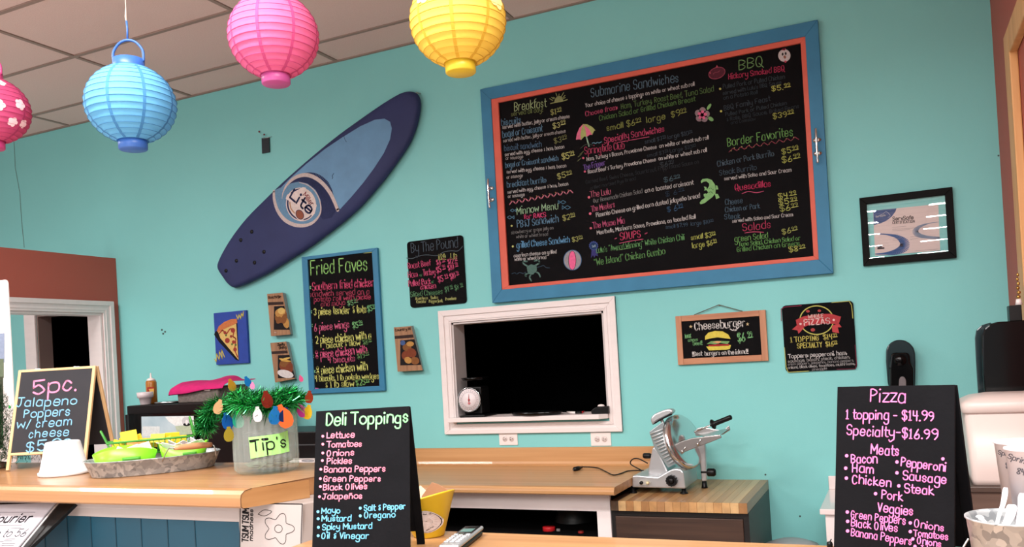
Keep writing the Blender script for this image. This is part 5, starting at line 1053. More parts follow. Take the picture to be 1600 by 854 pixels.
obj('dispenser_body', MB().prism(ring, .085, (0, 1, 0), .006), M_gloss, dsp)
rp2 = [K8(*q) for q in ((350, 725), (338, 560), (332, 420), (340, 370), (372, 340), (430, 322))]
ring2 = [atY(*q, DYq+.03) for q in rp2] + [atY(*K8(470, 400), DYq+.03), atY(*K8(470, 725), DYq+.03)]; ring2[0].z = CTZ+.001; ring2[-1].z = CTZ+.001
rg = [Vector((v.x, DYq+.0865, v.z)) for v in ring2]; obj('tinted_side_shell', MB().prism(rg, .02, (0, 1, 0), .003), mat('smoked_plastic', (22, 40, 44), .15, noise=.1), dsp)
a_, b_ = atY(*K8(528, 222), DYq+.01), atY(*K8(610, 300), DYq+.01)
obj('top_box', MB().box((a_.x, DYq+.005, b_.z-.008), (min(b_.x, bxr), DYq+.075, a_.z), .003), M_black, dsp)
c = atY(*K8(590, 215), DYq+.03); orn = thing('beaded_ornament', 'tiny gold beaded ornament on a white base atop the black dispenser', 'ornament', (c.x, DYq+.03, a_.z))
obj('ornament_base', MB().lathe([(0, a_.z+.001), (.012, a_.z+.001), (.008, a_.z+.022), (0, a_.z+.022)], 16, (c.x, DYq+.03, 0)), M_plw, orn)
for i in range(6):
    z_ = a_.z+.030+i*.016; obj('gold_bead', MB().lathe([(0, -.008), (.006-.0005*i, -.004), (.0075-.0006*i, 0), (.006-.0005*i, .004), (0, .008)], 12, (c.x+.002*(i % 2), DYq+.03, z_)), mat('brass', (190, 150, 80), .3, .9), orn)

# ================================================================ LEFT BAR COUNTER
LZ = 1.2
lcn = thing('bar_counter', 'raised maple-topped bar counter with blue front at the left', 'counter', (-2.9, 2.1, 0))
A1 = atZ(400, 759, LZ); B1 = atZ(490, 746.5, LZ); dd = (B1-A1).normalized(); C1 = B1 + dd*((2.42-B1.y)/dd.y)
yL = atZ(200, 762, LZ).y; print('left counter front', yL, A1, B1, C1)
A1.y = yL
mb = MB()
# top with a rounded nose, cut at a slant on the right
pfl = [(2.42, LZ), (yL+.03, LZ), (yL+.012, LZ-.004), (yL+.002, LZ-.014), (yL, LZ-.024), (yL, LZ-.048), (yL+.005, LZ-.053), (2.42, LZ-.053)]
vs = []; k = len(pfl)
for y, z in pfl: vs.append((-4.4, y, z))
for y, z in pfl:
    t = (y-A1.y)/(C1.y-A1.y); vs.append((min(A1.x+(C1.x-A1.x)*t, -1.575), y, z))
mb.add(vs, [tuple(range(k)), tuple(range(2*k-1, k-1, -1))]+[(i, (i+1) % k, k+(i+1) % k, k+i) for i in range(k)]); bmesh.ops.recalc_face_normals(mb.bm, faces=mb.bm.faces)
obj('worktop', mb, wood('maple_laminate_bar', (172, 126, 84), (148, 104, 66), 0, 30), lcn)
nv_ = Vector((dd.y, -dd.x, 0))
mb = MB(); pfe = [(yL+.19, LZ)]+pfl[1:-1]+[(yL+.19, LZ-.053)]; P0 = [Vector((A1.x+(C1.x-A1.x)*(y-A1.y)/(C1.y-A1.y), y, z)) + nv_*.0004 for y, z in pfe]
mb.prism(P0, .0018, tuple(nv_)); obj('edge_band', mb, mat('end_band_laminate', (166, 122, 78), .4, c2=(144, 100, 60), nscale=1, stretch=(3, 3, 24)), lcn)
mb = MB(); P1_ = [p - nv_*.0 for p in P0]; mb.tube([p+nv_*.0022 for p in P0[1:7]], .0009, 5); obj('seam', mb, mat('seam_dark', (70, 46, 28), .7), lcn)
yT = 1.96
xc0 = atY(372, 800, yT-.02).x; xc1 = -1.56
zt1 = atY(200, 808, yT).z
M_gw = mat('grey_white_trim', (176, 164, 160), .5, noise=.08, nscale=5, stretch=(1, 6, 6))
obj('trim_board', MB().box((-4.3, yT-.006, zt1), (xc0, yT+.02, LZ-.054), .002), M_gw, lcn)
obj('trim_board', MB().box((-4.3, yT-.012, zt1+.030), (xc0, yT-.0065, LZ-.054), .002), M_gw, lcn)
M_bl = mat('deep_teal_panel', (13, 68, 88), .45, noise=.12, nscale=4, stretch=(1, 1, .3))
obj('front_panel', MB().box((-4.3, yT+.005, .1), (xc0, yT+.02, zt1-.0005), .001), M_bl, lcn)
mb = MB()
for i in range(20):
    x = -4.2+i*.115
    if x < xc0-.02: mb.box((x, yT+.0035, .1), (x+.004, yT+.0049, zt1-.002))
obj('panel_groove', mb, mat('deep_teal_groove', (9, 50, 66), .6), lcn)
obj('corner_post', MB().prism([(xc0+.0005, yT-.02, .05), (xc1-.02, yT-.02, .05), (xc1+.03, yT+.08, .05), (xc1+.03, 2.36, .05), (xc0+.0005, 2.36, .05)], LZ-.054-.05, (0, 0, 1), .002), mat('grey_white_post', (168, 156, 150), .6, c2=(140, 128, 122), nscale=1, stretch=(8, 8, 1.2)), lcn)
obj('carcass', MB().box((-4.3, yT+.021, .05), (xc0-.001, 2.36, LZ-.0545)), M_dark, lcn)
# colouring page taped on the post
PT = Matrix.Translation((0, yT-.0215, 0)); cq = cp(350, 740, 7.493)
col_ = thing('colouring_page', 'white colouring page with sideways black lettering taped under the counter end', 'poster', (-1.75, yT-.0215, 1.0))
P11 = Plane(col_, PT)
P11.poly('paper_sheet', [cq(*q) for q in ((188, 352), (925, 345), (900, 1400), (180, 1400))], None, .0005, m=mat('white_paper', (166, 156, 152), .7))
P11.stroke('printed_border', [cq(192, 355), cq(186, 1400)], 1.2, (36, 32, 34), .0009, smooth=False); P11.stroke('printed_border', [cq(445, 345), cq(918, 352), cq(884, 1400)], 1.3, (36, 32, 34), .0009, smooth=False)
P11.text('TSUM TSUM', cq(288, 800), cq(292, 398), 1, (30, 28, 30), 2.0, .0010, jit=0) if False else None
def vtext(pl, txt, a, b, h, c, w):
    A = Vector(pl.p(*a)); B = Vector(pl.p(*b)); u = (B-A); Lh = u.length; u.normalize(); v = Vector((-u.y, u.x)); k = (Vector(pl.p(a[0]+10, a[1]))-A).length/10
    segs, width = layout(txt, 0); vs, fs = [], []
    for st in segs:
        st = [q_ for q_ in st if q_ is not None]; Pq = [tuple(A+u*(x*Lh/width)+v*(y*h*k/6)) for x, y in st]
        if len(Pq) == 1: disc(Pq[0], w*k*.7, vs, fs)
        else: ribbon(Pq, [w*k/2]*len(Pq), vs, fs)
    pl.put('lettering', vs, fs, ink(c), .001)
vtext(P11, 'TSUM TSUM', cq(285, 800), cq(292, 398), 9.5, (32, 30, 32), 1.6); vtext(P11, 'madness', cq(338, 788), cq(342, 410), 5.6, (32, 30, 32), 1.2)
P11.stroke('printed_flower', [cq(640+150*math.cos(t)*(1+.25*math.cos(5*t)), 640+150*math.sin(t)*(1+.25*math.cos(5*t))) for t in [2*PI*i/30 for i in range(30)]], .9, (60, 52, 52), .0009, closed=True)
P11.stroke('printed_flower', [cq(640+45*math.cos(t), 640+45*math.sin(t)) for t in [2*PI*i/12 for i in range(12)]], .9, (60, 52, 52), .0009, closed=True)
P11.stroke('printed_leaf', [cq(400, 470), cq(470, 420), cq(560, 440), cq(480, 490), cq(400, 470)], .8, (60, 52, 52), .0009)
# newspaper in a slanted rack
s45 = math.sqrt(.5); o_ = atY(60, 787, yT-.05)
FN = Matrix(((1, 0, 0, o_.x), (0, s45, s45, yT-.05), (0, -s45, s45, LZ-.075), (0, 0, 0, 1)))
nr = thing('newspaper', 'folded newspaper with black masthead in the rack under the bar counter', 'newspaper', (o_.x, yT-.1, 1.0))
P12 = Plane(nr, FN); nq = cp(0, 700, 5.546)
Pn = lambda q: nq(*q)
pts = [P12.p(*nq(*q)) for q in ((-500, 500), (480, 470), (150, 860), (-200, 1270), (-900, 1270))]
mb = MB(); mb.prism([FN @ Vector((x, -.0, z)) for x, z in pts], .006, tuple(FN.to_3x3() @ Vector((0, 1, 0))), .001); obj('paper_sheets', mb, mat('newsprint', (176, 170, 176), .8, noise=.06, nscale=30), nr)
K = dict(pl=P12)
P12.text('Hilton Head Courier', nq(-620, 652), nq(258, 636), 8.5, (30, 28, 32), 1.9, .0006, jit=0, slant=.12); P12.text('climb to 56', nq(-200, 772), nq(215, 762), 8.5, (44, 42, 46), 1.0, .0006, jit=0, slant=.15)
for x0_, x1_, y_ in ((-300, 305, 556), (-100, 190, 668), (98, 180, 693), (48, 130, 788), (36, 104, 802), (18, 132, 824), (-80, 30, 810), (-80, 30, 845), (18, 120, 842)): P12.stroke('fine_print', [nq(x0_, y_), nq(x1_, y_-2)], .7, (120, 114, 120), .0006, smooth=False)
rk = thing('newspaper_rack', 'black slanted rack holding the newspaper below the bar counter', 'rack', (o_.x, yT-.12, .95))
pr = [P12.p(*nq(*q)) for q in ((-540, 455), (640, 465), (400, 700), (240, 850), (-150, 1300), (-900, 1300))]
mb = MB(); mb.prism([FN @ Vector((x, .008, z)) for x, z in pr], .012, tuple(FN.to_3x3() @ Vector((0, 1, 0))), .001); obj('rack_plate', mb, M_black, rk)
mb = MB(); a_ = P12.p(*nq(520, 468)); b_ = P12.p(*nq(200, 856)); c_ = P12.p(*nq(-60, 1160))
mb.tube([FN @ Vector((q[0], -.003, q[1])) for q in (a_, b_, c_)], .003, 6); obj('rack_wire', mb, mat('white_wire', (200, 196, 196), .4), rk)

# ---------------------------------------------------------------- easel boards
def rotframe(apex, yaw, lean, back=False):
    u = Vector((math.cos(yaw), math.sin(yaw), 0)); nb = Vector((-math.sin(yaw), math.cos(yaw), 0)); s_ = 1 if back else -1
    down = Vector((0, 0, -1))*math.cos(lean) + nb*math.sin(lean)*s_; up = -down; into = up.cross(u)
    return Matrix(((u.x, into.x, up.x, apex[0]), (u.y, into.y, up.y, apex[1]), (u.z, into.z, up.z, apex[2]), (0, 0, 0, 1)))
def easel(label, apex, yaw, lean, w, L_, panel, m_board, m_frame, fw, leg, edge, foot_extra=0):
    ez = thing('easel_board', label, 'sign', (apex[0], apex[1], apex[2]-L_*math.cos(lean)))
    th = .009
    F = rotframe(apex, yaw, lean); Fb = rotframe((apex[0]-math.sin(yaw)*th*2.3, apex[1]+math.cos(yaw)*th*2.3, apex[2]-.001), yaw, lean, True)
    def lb(M, a, b, bev, name, m):
        mb = MB(); t = MB(); t.box(a, b, bev); mb.merge(t, M); return obj(name, mb, m, ez)
    th = .009; e = edge
    lb(F, (-w/2+e, 0, -panel+e), (w/2-e, th*.7, -e), 0, 'chalk_panel', m_board)
    for s_ in (-1, 1):
        x0, x1 = sorted((s_*w/2, s_*(w/2-fw)))
        lb(F, (x0, -.001 if e else .0005, -L_+.004), (x1, th, 0 if e else -panel), .0012, 'front_leg', m_frame) if (e or leg) else None
        lb(Fb, (x0, -th-.002, -L_+.004), (x1, -.0015, 0), .0012, 'back_leg', m_frame)
    if e:
        lb(F, (-w/2+fw, -.001, -e-.002), (w/2-fw, th, 0), .001, 'top_rail', m_frame); lb(F, (-w/2+fw, -.001, -panel), (w/2-fw, th, -panel+e+.002), .001, 'bottom_rail', m_frame)
    lb(Fb, (-w/2+fw, -th, -panel*.95), (w/2-fw, -.003, -.002), .0008, 'back_panel', m_frame if not e else m_board)
    for x in (-w/4, w/4): lb(F, (x-.012, .0005, -.004), (x+.012, .012, .0015 if e else .0004), .0003, 'hinge', M_steel if e else M_black)
    return ez, Plane(ez, F @ Matrix.Translation((0, -.0004 if e else -.0004, 0)))
M_bw = mat('black_painted_wood', (15, 15, 18), .75, noise=.25, nscale=14, bump=.08, bscale=90, spec=.08)
# jalapeno poppers board
e1, PA = easel('pale-wood easel chalkboard advertising jalapeno poppers at the left end of the bar', (-3.05, 2.3065, 1.5925), .292, .248, .3355, .4045, .343, M_board2, M_lamb, .013, True, .008)
j = cp(0, 550, 2.809); K = dict(pl=PA); cy = (120, 186, 226)
L(j, '5pc.', 135, 188, 342, 162, 20, (250, 130, 172), 3.4, **K); L(j, 'Jalapeno', 65, 240, 342, 228, 13, cy, 2.3, **K); L(j, 'Poppers', 100, 287, 308, 275, 12, cy, 2.3, **K)
L(j, 'w/ cream', 68, 334, 318, 318, 12, cy, 2.2, **K); L(j, 'cheese', 122, 376, 305, 364, 12, cy, 2.1, **K); L(j, '$5.99', 108, 436, 318, 420, 15, cy, 2.6, **K)
# deli toppings
e2, PB = easel('black easel chalkboard listing deli toppings on the front counter', (-1.176, 1.692, 1.428), .397, .31, .2253, .3765, .352, M_bw, M_bw, .020, True, 0)
d4 = cp(310, 560, 2.905); K = dict(pl=PB); gr_, pk_, bl2 = (140, 238, 150), (252, 128, 156), (96, 190, 236)
L(d4, 'Deli Toppings', 575, 302, 955, 288, 17, gr_, 2.9, **K)
for tx, x0, y0_, x1, y1_, bx_, by_ in (('Lettuce', 580, 360, 710, 357, 565, 352), ('Tomatoes', 582, 402, 743, 398, 565, 388), ('Onions', 580, 442, 708, 438, 565, 428), ('Pickles', 580, 478, 698, 475, 563, 462), ('Banana Peppers', 568, 515, 850, 511, 556, 502), ('Green Peppers', 566, 558, 830, 555, 554, 544), ('Black Olives', 563, 596, 768, 591, 554, 580), ('Jalapeños', 560, 637, 745, 634, 550, 626)):
    L(d4, tx, x0, y0_, x1, y1_, 8.6, pk_, 1.9, **K); PB.dot(*d4(bx_, by_), 2.2, pk_)
for tx, x0, y0_, x1, y1_, bx_, by_ in (('Mayo', 556, 702, 645, 701, 543, 694), ('Mustard', 557, 738, 695, 736, 544, 726), ('Spicy Mustard', 560, 776, 790, 770, 545, 765), ('Oil & Vinegar', 556, 815, 775, 816, 544, 803), ('Salt & Pepper', 750, 690, 942, 681, 735, 678), ('Oregano', 750, 722, 895, 719, 735, 713)):
    L(d4, tx, x0, y0_, x1, y1_, 8.6, bl2, 1.9, **K); PB.dot(*d4(bx_, by_), 2.3, bl2)
# pizza
e3, PC_ = easel('black easel chalkboard listing pizza toppings in pink on the front counter', (-.0145, 1.85, 1.430), -.327, .205, .2253, .366, .35, M_bw, M_bw, .020, True, 0)
K = dict(pl=PC_); z8 = cp(1020, 440, 2.062); pk3 = (255, 112, 186)
for tx, x0, y0_, x1, y1_, h in (('Pizza', 697, 386, 817, 388, 20), ('1 topping - $14.99', 620, 440, 908, 447, 14), ('Specialty-$16.99', 622, 492, 920, 508, 15), ('Meats', 700, 553, 795, 560, 15), ('Bacon', 637, 582, 725, 583, 13), ('Pepperoni', 797, 592, 945, 610, 13), ('Ham', 640, 612, 715, 616, 13), ('Sausage', 803, 636, 948, 650, 13), ('Chicken', 640, 648, 772, 660, 13.5), ('Steak', 808, 677, 905, 685, 13), ('Pork', 735, 698, 805, 705, 13), ('Veggies', 722, 738, 840, 752, 13), ('Green Peppers', 637, 758, 815, 782, 11.5), ('Onions', 840, 788, 940, 803, 11), ('Black Olives', 637, 786, 790, 806, 11.5), ('Tomatoes', 840, 818, 952, 831, 10), ('Banana Peppers', 637, 816, 835, 848, 11.5), ('Onions', 850, 842, 930, 854, 10), ('Jalapeños', 862, 868, 950, 876, 10)):
    L(z8, tx, x0, y0_, x1, y1_, h, pk3, 2.3 if h > 12 else 1.9, **K)
for bx_, by_ in ((625, 560), (787, 580), (622, 600), (787, 615), (624, 632), (793, 657), (718, 682), (627, 741), (830, 776), (628, 771), (830, 804), (628, 802), (838, 828), (845, 852), (935, 570)): PC_.dot(*z8(bx_, by_), 2.7, pk3)

# ---------------------------------------------------------------- on the bar: pot, tray, jar, tree, poster
c0 = atZ(101, 744, LZ); vd = Vector((c0.x, c0.y, 0)).normalized(); c = c0+vd*.08; c.z = 0
fb = thing('foam_container', 'white foam container standing upside down between popper board and metal tray', 'container', (c.x, c.y, LZ))
obj('container_shell', MB().lathe([(.083, LZ+.001), (.086, LZ+.004), (.086, LZ+.013), (.080, LZ+.015), (.058, LZ+.116), (.055, LZ+.120), (.050, LZ+.121), (0, LZ+.1185)], 48, (c.x, c.y, 0), cap=False), mat('white_foam', (232, 226, 224), .5, noise=.02), fb)
TC = Vector((-2.425, 2.195)); TU = Vector((.64, .768)); TV = Vector((-.768, .64))
def tr(a, b, z): return Vector((TC.x+TU.x*a+TV.x*b, TC.y+TU.y*a+TV.y*b, z))
mt = thing('metal_tray', 'oval galvanised tray with a wooden bail handle on the bar', 'tray', (TC.x, TC.y, LZ))
def oval(a, b, z, n=48): return [tr(a*math.copysign(abs(math.cos(t))**.85, math.cos(t)), b*math.copysign(abs(math.sin(t))**.85, math.sin(t)), z) for t in [2*PI*i/n for i in range(n)]]
mb = loft([oval(.20, .115, LZ+.001), oval(.202, .117, LZ+.004), oval(.222, .137, LZ+.054), oval(.226, .141, LZ+.057), oval(.222, .137, LZ+.058), oval(.219, .134, LZ+.054), oval(.199, .113, LZ+.006)]); obj('tray_body', mb, M_galv, mt)
T4 = cp(120, 640, 6.957)
g0 = tr(.03, -.145, LZ+.075); g1_ = tr(.175, -.115, LZ+.075)
ga = atY(*T4(1062, 412), g0.y); gb = atY(*T4(1462, 375), g1_.y)
hd = MB(); n_ = 10; hd.tube([ga.lerp(gb, i/n_) for i in range(n_+1)], [.0085+.0028*math.sin(PI*i/n_) for i in range(n_+1)], 16); obj('wooden_grip', hd, mat('tan_wood_grip', (206, 152, 112), .45, c2=(186, 130, 92), nscale=1, stretch=(6, 6, 40)), mt)
w0 = atY(*T4(912, 590), ga.y+.008); w1_ = atY(*T4(935, 540), ga.y)
hw = MB(); hw.tube(bez([w0, w1_, atY(*T4(985, 440), ga.y), atY(*T4(1020, 412), ga.y), ga], 5), .0022, 8); obj('bail_wire', hw, M_steel, mt); hw = MB(); hw.tube(bez([gb, gb+Vector((.012, 0.002, -.008)), gb+Vector((.010, .01, -.045))], 4), .0022, 8); obj('bail_wire', hw, M_steel, mt)
# lime tubs
M_lime = mat('lime_plastic', (132, 214, 44), .35, noise=.05)
def tub(label, ca, cb, ra, rb, h, wave, ph):
    t = thing('lime_tub', label, 'tub', tuple(tr(ca, cb, LZ+.006))); n = 44; R1, R2, R3, R4 = [], [], [], []
    for i in range(n):
        a = 2*PI*i/n; x, y = math.copysign(abs(math.cos(a))**.7, math.cos(a)), math.copysign(abs(math.sin(a))**.7, math.sin(a)); hz = h+wave*math.cos(2*a+ph)
        R1.append(tr(ca+x*ra*.8, cb+y*rb*.8, LZ+.0065)); R2.append(tr(ca+x*ra, cb+y*rb, LZ+hz)); R3.append(tr(ca+x*(ra-.003), cb+y*(rb-.003), LZ+hz)); R4.append(tr(ca+x*(ra-.003)*.8, cb+y*(rb-.003)*.8, LZ+.0095))
    obj('tub_wall', loft([R1, R2, R3, R4]), M_lime, t)
    a_, b_ = tr(ca-ra*.1, cb-rb*1.005, LZ+h-.028), tr(ca+ra*.45, cb-rb*1.0, LZ+h-.028)
    obj('handle_slot', MB().tube([a_.lerp(b_, i/6) for i in range(7)], .006, 8), mat('slot_shade', (74, 150, 40), .5), t)
tub('lime green tub holding packets, left one in the galvanised tray', .0-.092, -.033, .103, .068, .088, .010, PI)
tub('lime green tub with white packets, right one in the galvanised tray', .098, -.030, .082, .066, .086, .012, .2)
# dark green wire basket behind
wbk = thing('wire_basket', 'dark green wire basket with upright handles full of yellow packets', 'basket', tuple(tr(0, .085, LZ)))
M_dg = mat('green_wire', (62, 140, 50), .4); zb_ = LZ+.108
rim = [tr(-.14+.28*i/10, .085-.0*i, zb_) for i in range(11)]
mb = MB(); loopR = [tr(-.15, .06, zb_), tr(.14, .06, zb_), tr(.15, .12, zb_), tr(-.15, .12, zb_)]; mb.tube(loopR, .004, 8, closed=True)
loopB = [tr(-.12, .07, LZ+.060), tr(.11, .07, LZ+.060), tr(.11, .11, LZ+.060), tr(-.12, .11, LZ+.060)]; mb.tube(loopB, .003, 8, closed=True)
for i in range(16):
    u = i/15
    for v0, v1 in ((.06, .07), (.12, .11)): mb.tube([tr(-.15+.29*u, v0, zb_), tr(-.12+.23*u, v1, LZ+.060)], .0016, 6)
for ca in (-.12, .11):
    for v in (.07, .11): mb.tube([tr(ca, v, LZ+.06), tr(ca, v, LZ+.008)], .003, 6)
obj('basket_wires', mb, M_dg, wbk)
for sx in (-1, 1):
    hh = .038 if sx < 0 else .062; obj('upright_handle', MB().tube(bez([tr(sx*.147, .065, zb_), tr(sx*(.163 if sx < 0 else .135), .075, zb_+hh), tr(sx*(.163 if sx < 0 else .135), .105, zb_+hh), tr(sx*.147, .115, zb_)], 6), .004, 8), M_dg, wbk)
# packets
ORD = ['first', 'second', 'third', 'fourth', 'fifth', 'sixth', 'seventh', 'eighth', 'ninth', 'tenth', 'eleventh', 'twelfth']
def packet(name, label, group, pos, m, sz, rotv, pr=None):
    me = MB(); me.box((-sz[0]/2, -.0015, -sz[1]/2), (sz[0]/2, .0015, sz[1]/2), .0008, 1)
    o = obj(name, me, m); o.location = pos; o.rotation_euler = rotv; tag(o, label, 'packet', group)
    return o
M_yel = mat('yellow_packet', (240, 206, 46), .5, noise=.12, nscale=40); M_wp = mat('white_packet', (226, 218, 218), .6, c2=(196, 186, 190), nscale=60)
random.seed(11)
for i in range(9):
    u = i/8; packet('sweetener_packet', 'yellow packet in the dark green wire basket, %s from its left end' % ORD[i], 'yellow packets in the wire basket', tr(-.105+.2*u, .09+random.uniform(-.008, .008), zb_-.012+(0.014 if i in (1, 2, 5, 7) else 0)), M_yel, (.05, .034), (random.uniform(-.4, .3), random.uniform(-.35, .35), .85+random.uniform(-.3, .3)))
for i in range(12):
    u = i/11; packet('sugar_packet', 'white sugar packet in the right lime tub heap, %s from the left' % ORD[i], 'white packets in the right tub', tr(.04+.115*u, -.035+.06*random.random(), LZ+.076+.010*random.random()), M_wp, (.055, .036), (random.uniform(.4, 1.3), random.uniform(-.5, .5), .4+random.uniform(-.6, .8)))
for i in range(4):
    packet('sugar_packet', 'white packet leaning in the left lime tub, %s from the left' % ORD[i], 'white packets in the left tub', tr(-.135+.035*i, -.03+.03*random.random(), LZ+.068+.006*i % 3), M_wp, (.05, .036), (random.uniform(-.2, .3), random.uniform(-.5, .5), .7+random.uniform(-.4, .4)))
o = packet('sweetener_packet', 'large upright yellow packet at the left of the wire basket', None, tr(-.075, .07, zb_+.016), M_yel, (.055, .045), (-.15, -.12, .8))
o = packet('ketchup_packet', 'red and yellow sauce packet between the left tub and wire basket', None, tr(-.055, .055, LZ+.092), mat('red_packet', (196, 54, 36), .4, c2=(220, 150, 60), nscale=30), (.06, .026), (-.2, .05, .8))
# tip jar
J0 = atZ(418, 742, LZ); vd = Vector((J0.x, J0.y, 0)).normalized(); JC = J0+vd*.102; JR = .102; JH = .215
jr = thing('tip_jar', 'fluted clear glass jar with a green hand-lettered tips label', 'jar', (JC.x, JC.y, LZ))
def flut(r, z, n=224, amp=.0034): return [Vector((JC.x+(r+amp*math.cos(28*2*PI*i/n))*math.cos(2*PI*i/n), JC.y+(r+amp*math.cos(28*2*PI*i/n))*math.sin(2*PI*i/n), z)) for i in range(n)]
M_gl = mat('jar_glass', (236, 240, 236), .12, coat=.5)
_t = M_gl.node_tree; _b = _t.nodes['Principled BSDF']; _o = _t.nodes['Material Output']; _x = _t.nodes.new('ShaderNodeMixShader'); _tr = _t.nodes.new('ShaderNodeBsdfTransparent'); _tr.inputs[0].default_value = (.93, .96, .94, 1)
_x.inputs[0].default_value = .11; _t.links.new(_tr.outputs[0], _x.inputs[1]); _t.links.new(_b.outputs[0], _x.inputs[2]); _t.links.new(_x.outputs[0], _o.inputs[0])
mb = loft([flut(JR*.86, LZ+.001, amp=0), flut(JR*.93, LZ+.005, amp=.0), flut(JR*.99, LZ+.016), flut(JR, LZ+.05), flut(JR, LZ+JH-.02), flut(JR*.97, LZ+JH, amp=0), flut(JR*.93, LZ+JH, amp=0), flut(JR*.955, LZ+JH-.02, amp=0), flut(JR*.955, LZ+.05, amp=0), flut(JR*.92, LZ+.022, amp=0)]); obj('jar_glass', mb, M_gl, jr)
random.seed(2); mb = MB()
for i in range(14):
    a = random.random()*6.28; r = random.random()*.06; z_ = LZ+.024+random.random()*.012; t = MB(); t.box((-.03, -.018, -.0006), (.03, .018, .0006)); mb.merge(t, Matrix.Translation((JC.x+r*math.cos(a), JC.y+r*math.sin(a), z_)) @ Matrix.Rotation(random.uniform(-.4, .4), 4, 'X') @ Matrix.Rotation(random.random()*3, 4, 'Z'))
bn = obj('banknotes', mb, mat('banknote', (120, 128, 108), .8, noise=.3, nscale=60)); bn.name = 'banknote_pile'; tag(bn, 'loose banknotes lying at the bottom of the tip jar', 'money', kind='stuff')
ang = math.atan2(-J0.y-0*JC.y+0, 0)
vn = Vector((-vd.x, -vd.y, 0)); ur = Vector((vd.y, -vd.x, 0))
FJ = Matrix(((ur.x, vd.x, 0, JC.x+vn.x*(JR+.003)), (ur.y, vd.y, 0, JC.y+vn.y*(JR+.003)), (0, 0, 1, 0), (0, 0, 0, 1)))
def jwarp(x, z, lift):
    a = x/(JR+.003); r = JR+.003+lift; return Vector((math.sin(a)*r, (JR+.003)-math.cos(a)*r, z))
PJ = Plane(jr, FJ, jwarp); jq = cp(320, 570, 4.494)
cs_ = [jq(*q) for q in ((302, 510), (378, 500), (452, 490), (528, 480), (598, 460), (612, 610), (540, 622), (465, 632), (390, 645), (318, 660))]
PL = [PJ.p(*q) for q in cs_]; n5 = 5
PJ.put('paper_label', PL, [(i, i+1, 8-i, 9-i) for i in range(4)], mat('green_label_paper', (152, 214, 120), .7), .0006)
PJ.text("Tip's", jq(322, 608), jq(590, 572), 17, (16, 18, 16), 2.6, .0016, jit=0); PJ.stroke('thick_bar', [jq(318, 536), jq(438, 518)], 4.2, (16, 18, 16), .0020, smooth=False)
# tinsel garland
tg_ = thing('tinsel_garland', 'shiny green tinsel garland with foil light bulbs wrapped round the tip jar rim', 'garland', (JC.x, JC.y, LZ+JH-.03))
M_tin = mat('green_foil', (10, 138, 52), .22, .9, noise=.5, nscale=40)
M_tin2 = mat('light_green_foil', (96, 226, 140), .2, .8, noise=.3, nscale=40)
random.seed(21)
def core():
    out = []
    for i in range(60):
        a = 2*PI*i/60; out.append(Vector((JC.x+.108*math.cos(a), JC.y+.108*math.sin(a), LZ+JH+.006+.012*math.sin(3*a))))
    for i in range(46):
        a = 2*PI*i/46+.3; out.append(Vector((JC.x+.085*math.cos(a), JC.y+.085*math.sin(a), LZ+JH+.03+.008*math.sin(2*a+1))))
    for i in range(26):
        t = i/25; out.append(atY(345-10*math.sin(t*3)-22*t, 628+42*t, JC.y-.0)+Vector((0, 0, 0)))
    return out
cr = core()
for mm, cnt in ((M_tin, 3800), (M_tin2, 2800)):
    vs, fs = [], []
    for _ in range(cnt):
        p = random.choice(cr); d = Vector((random.gauss(0, 1), random.gauss(0, 1), random.gauss(0, 1))).normalized()
        l_ = random.uniform(.026, .055); s_ = d.cross(Vector((random.random(), random.random(), random.random()))).normalized()*random.uniform(.0007, .0015)
        e_ = p+d*l_+Vector((0, 0, -.004)); m_ = p+d*l_*.5
        if (Vector((e_.x, e_.y))-Vector((JC.x, JC.y))).length < JR and e_.z < LZ+JH-.005: continue
        k = len(vs); vs += [p-s_, p+s_, m_+s_*1.2, e_+s_*.5, e_-s_*.5, m_-s_*1.2]; fs.append((k, k+1, k+2, k+3, k+4, k+5))
    mb = MB(); mb.add(vs, fs); tag(obj('tinsel', mb, mm, tg_), kind='stuff')
FB = [((385, 255), 48, (236, 92, 40), 1), ((340, 252), 40, None, 0), ((268, 248), 30, (236, 226, 228), 1), ((347, 252), 36, (40, 130, 206), 1), ((392, 250), 30, (26, 44, 92), 0), ((465, 230), 30, (196, 60, 150), 0), ((497, 238), 30, (214, 172, 36), .6), ((130, 278), 34, (24, 96, 180), 0), ((178, 272), 34, (30, 150, 120), .3), ((138, 338), 30, (170, 150, 50), 0), ((92, 214), 30, (196, 156, 110), 0), ((222, 100), 22, (24, 120, 190), .5), ((150, 116), 26, (190, 140, 40), .4), ((503, 170), 26, (150, 56, 30), 0), ((310, 180), 34, (130, 40, 26), 0), ((465, 88), 14, (230, 90, 140), .5), ((245, 120), 14, (240, 120, 160), .3)]
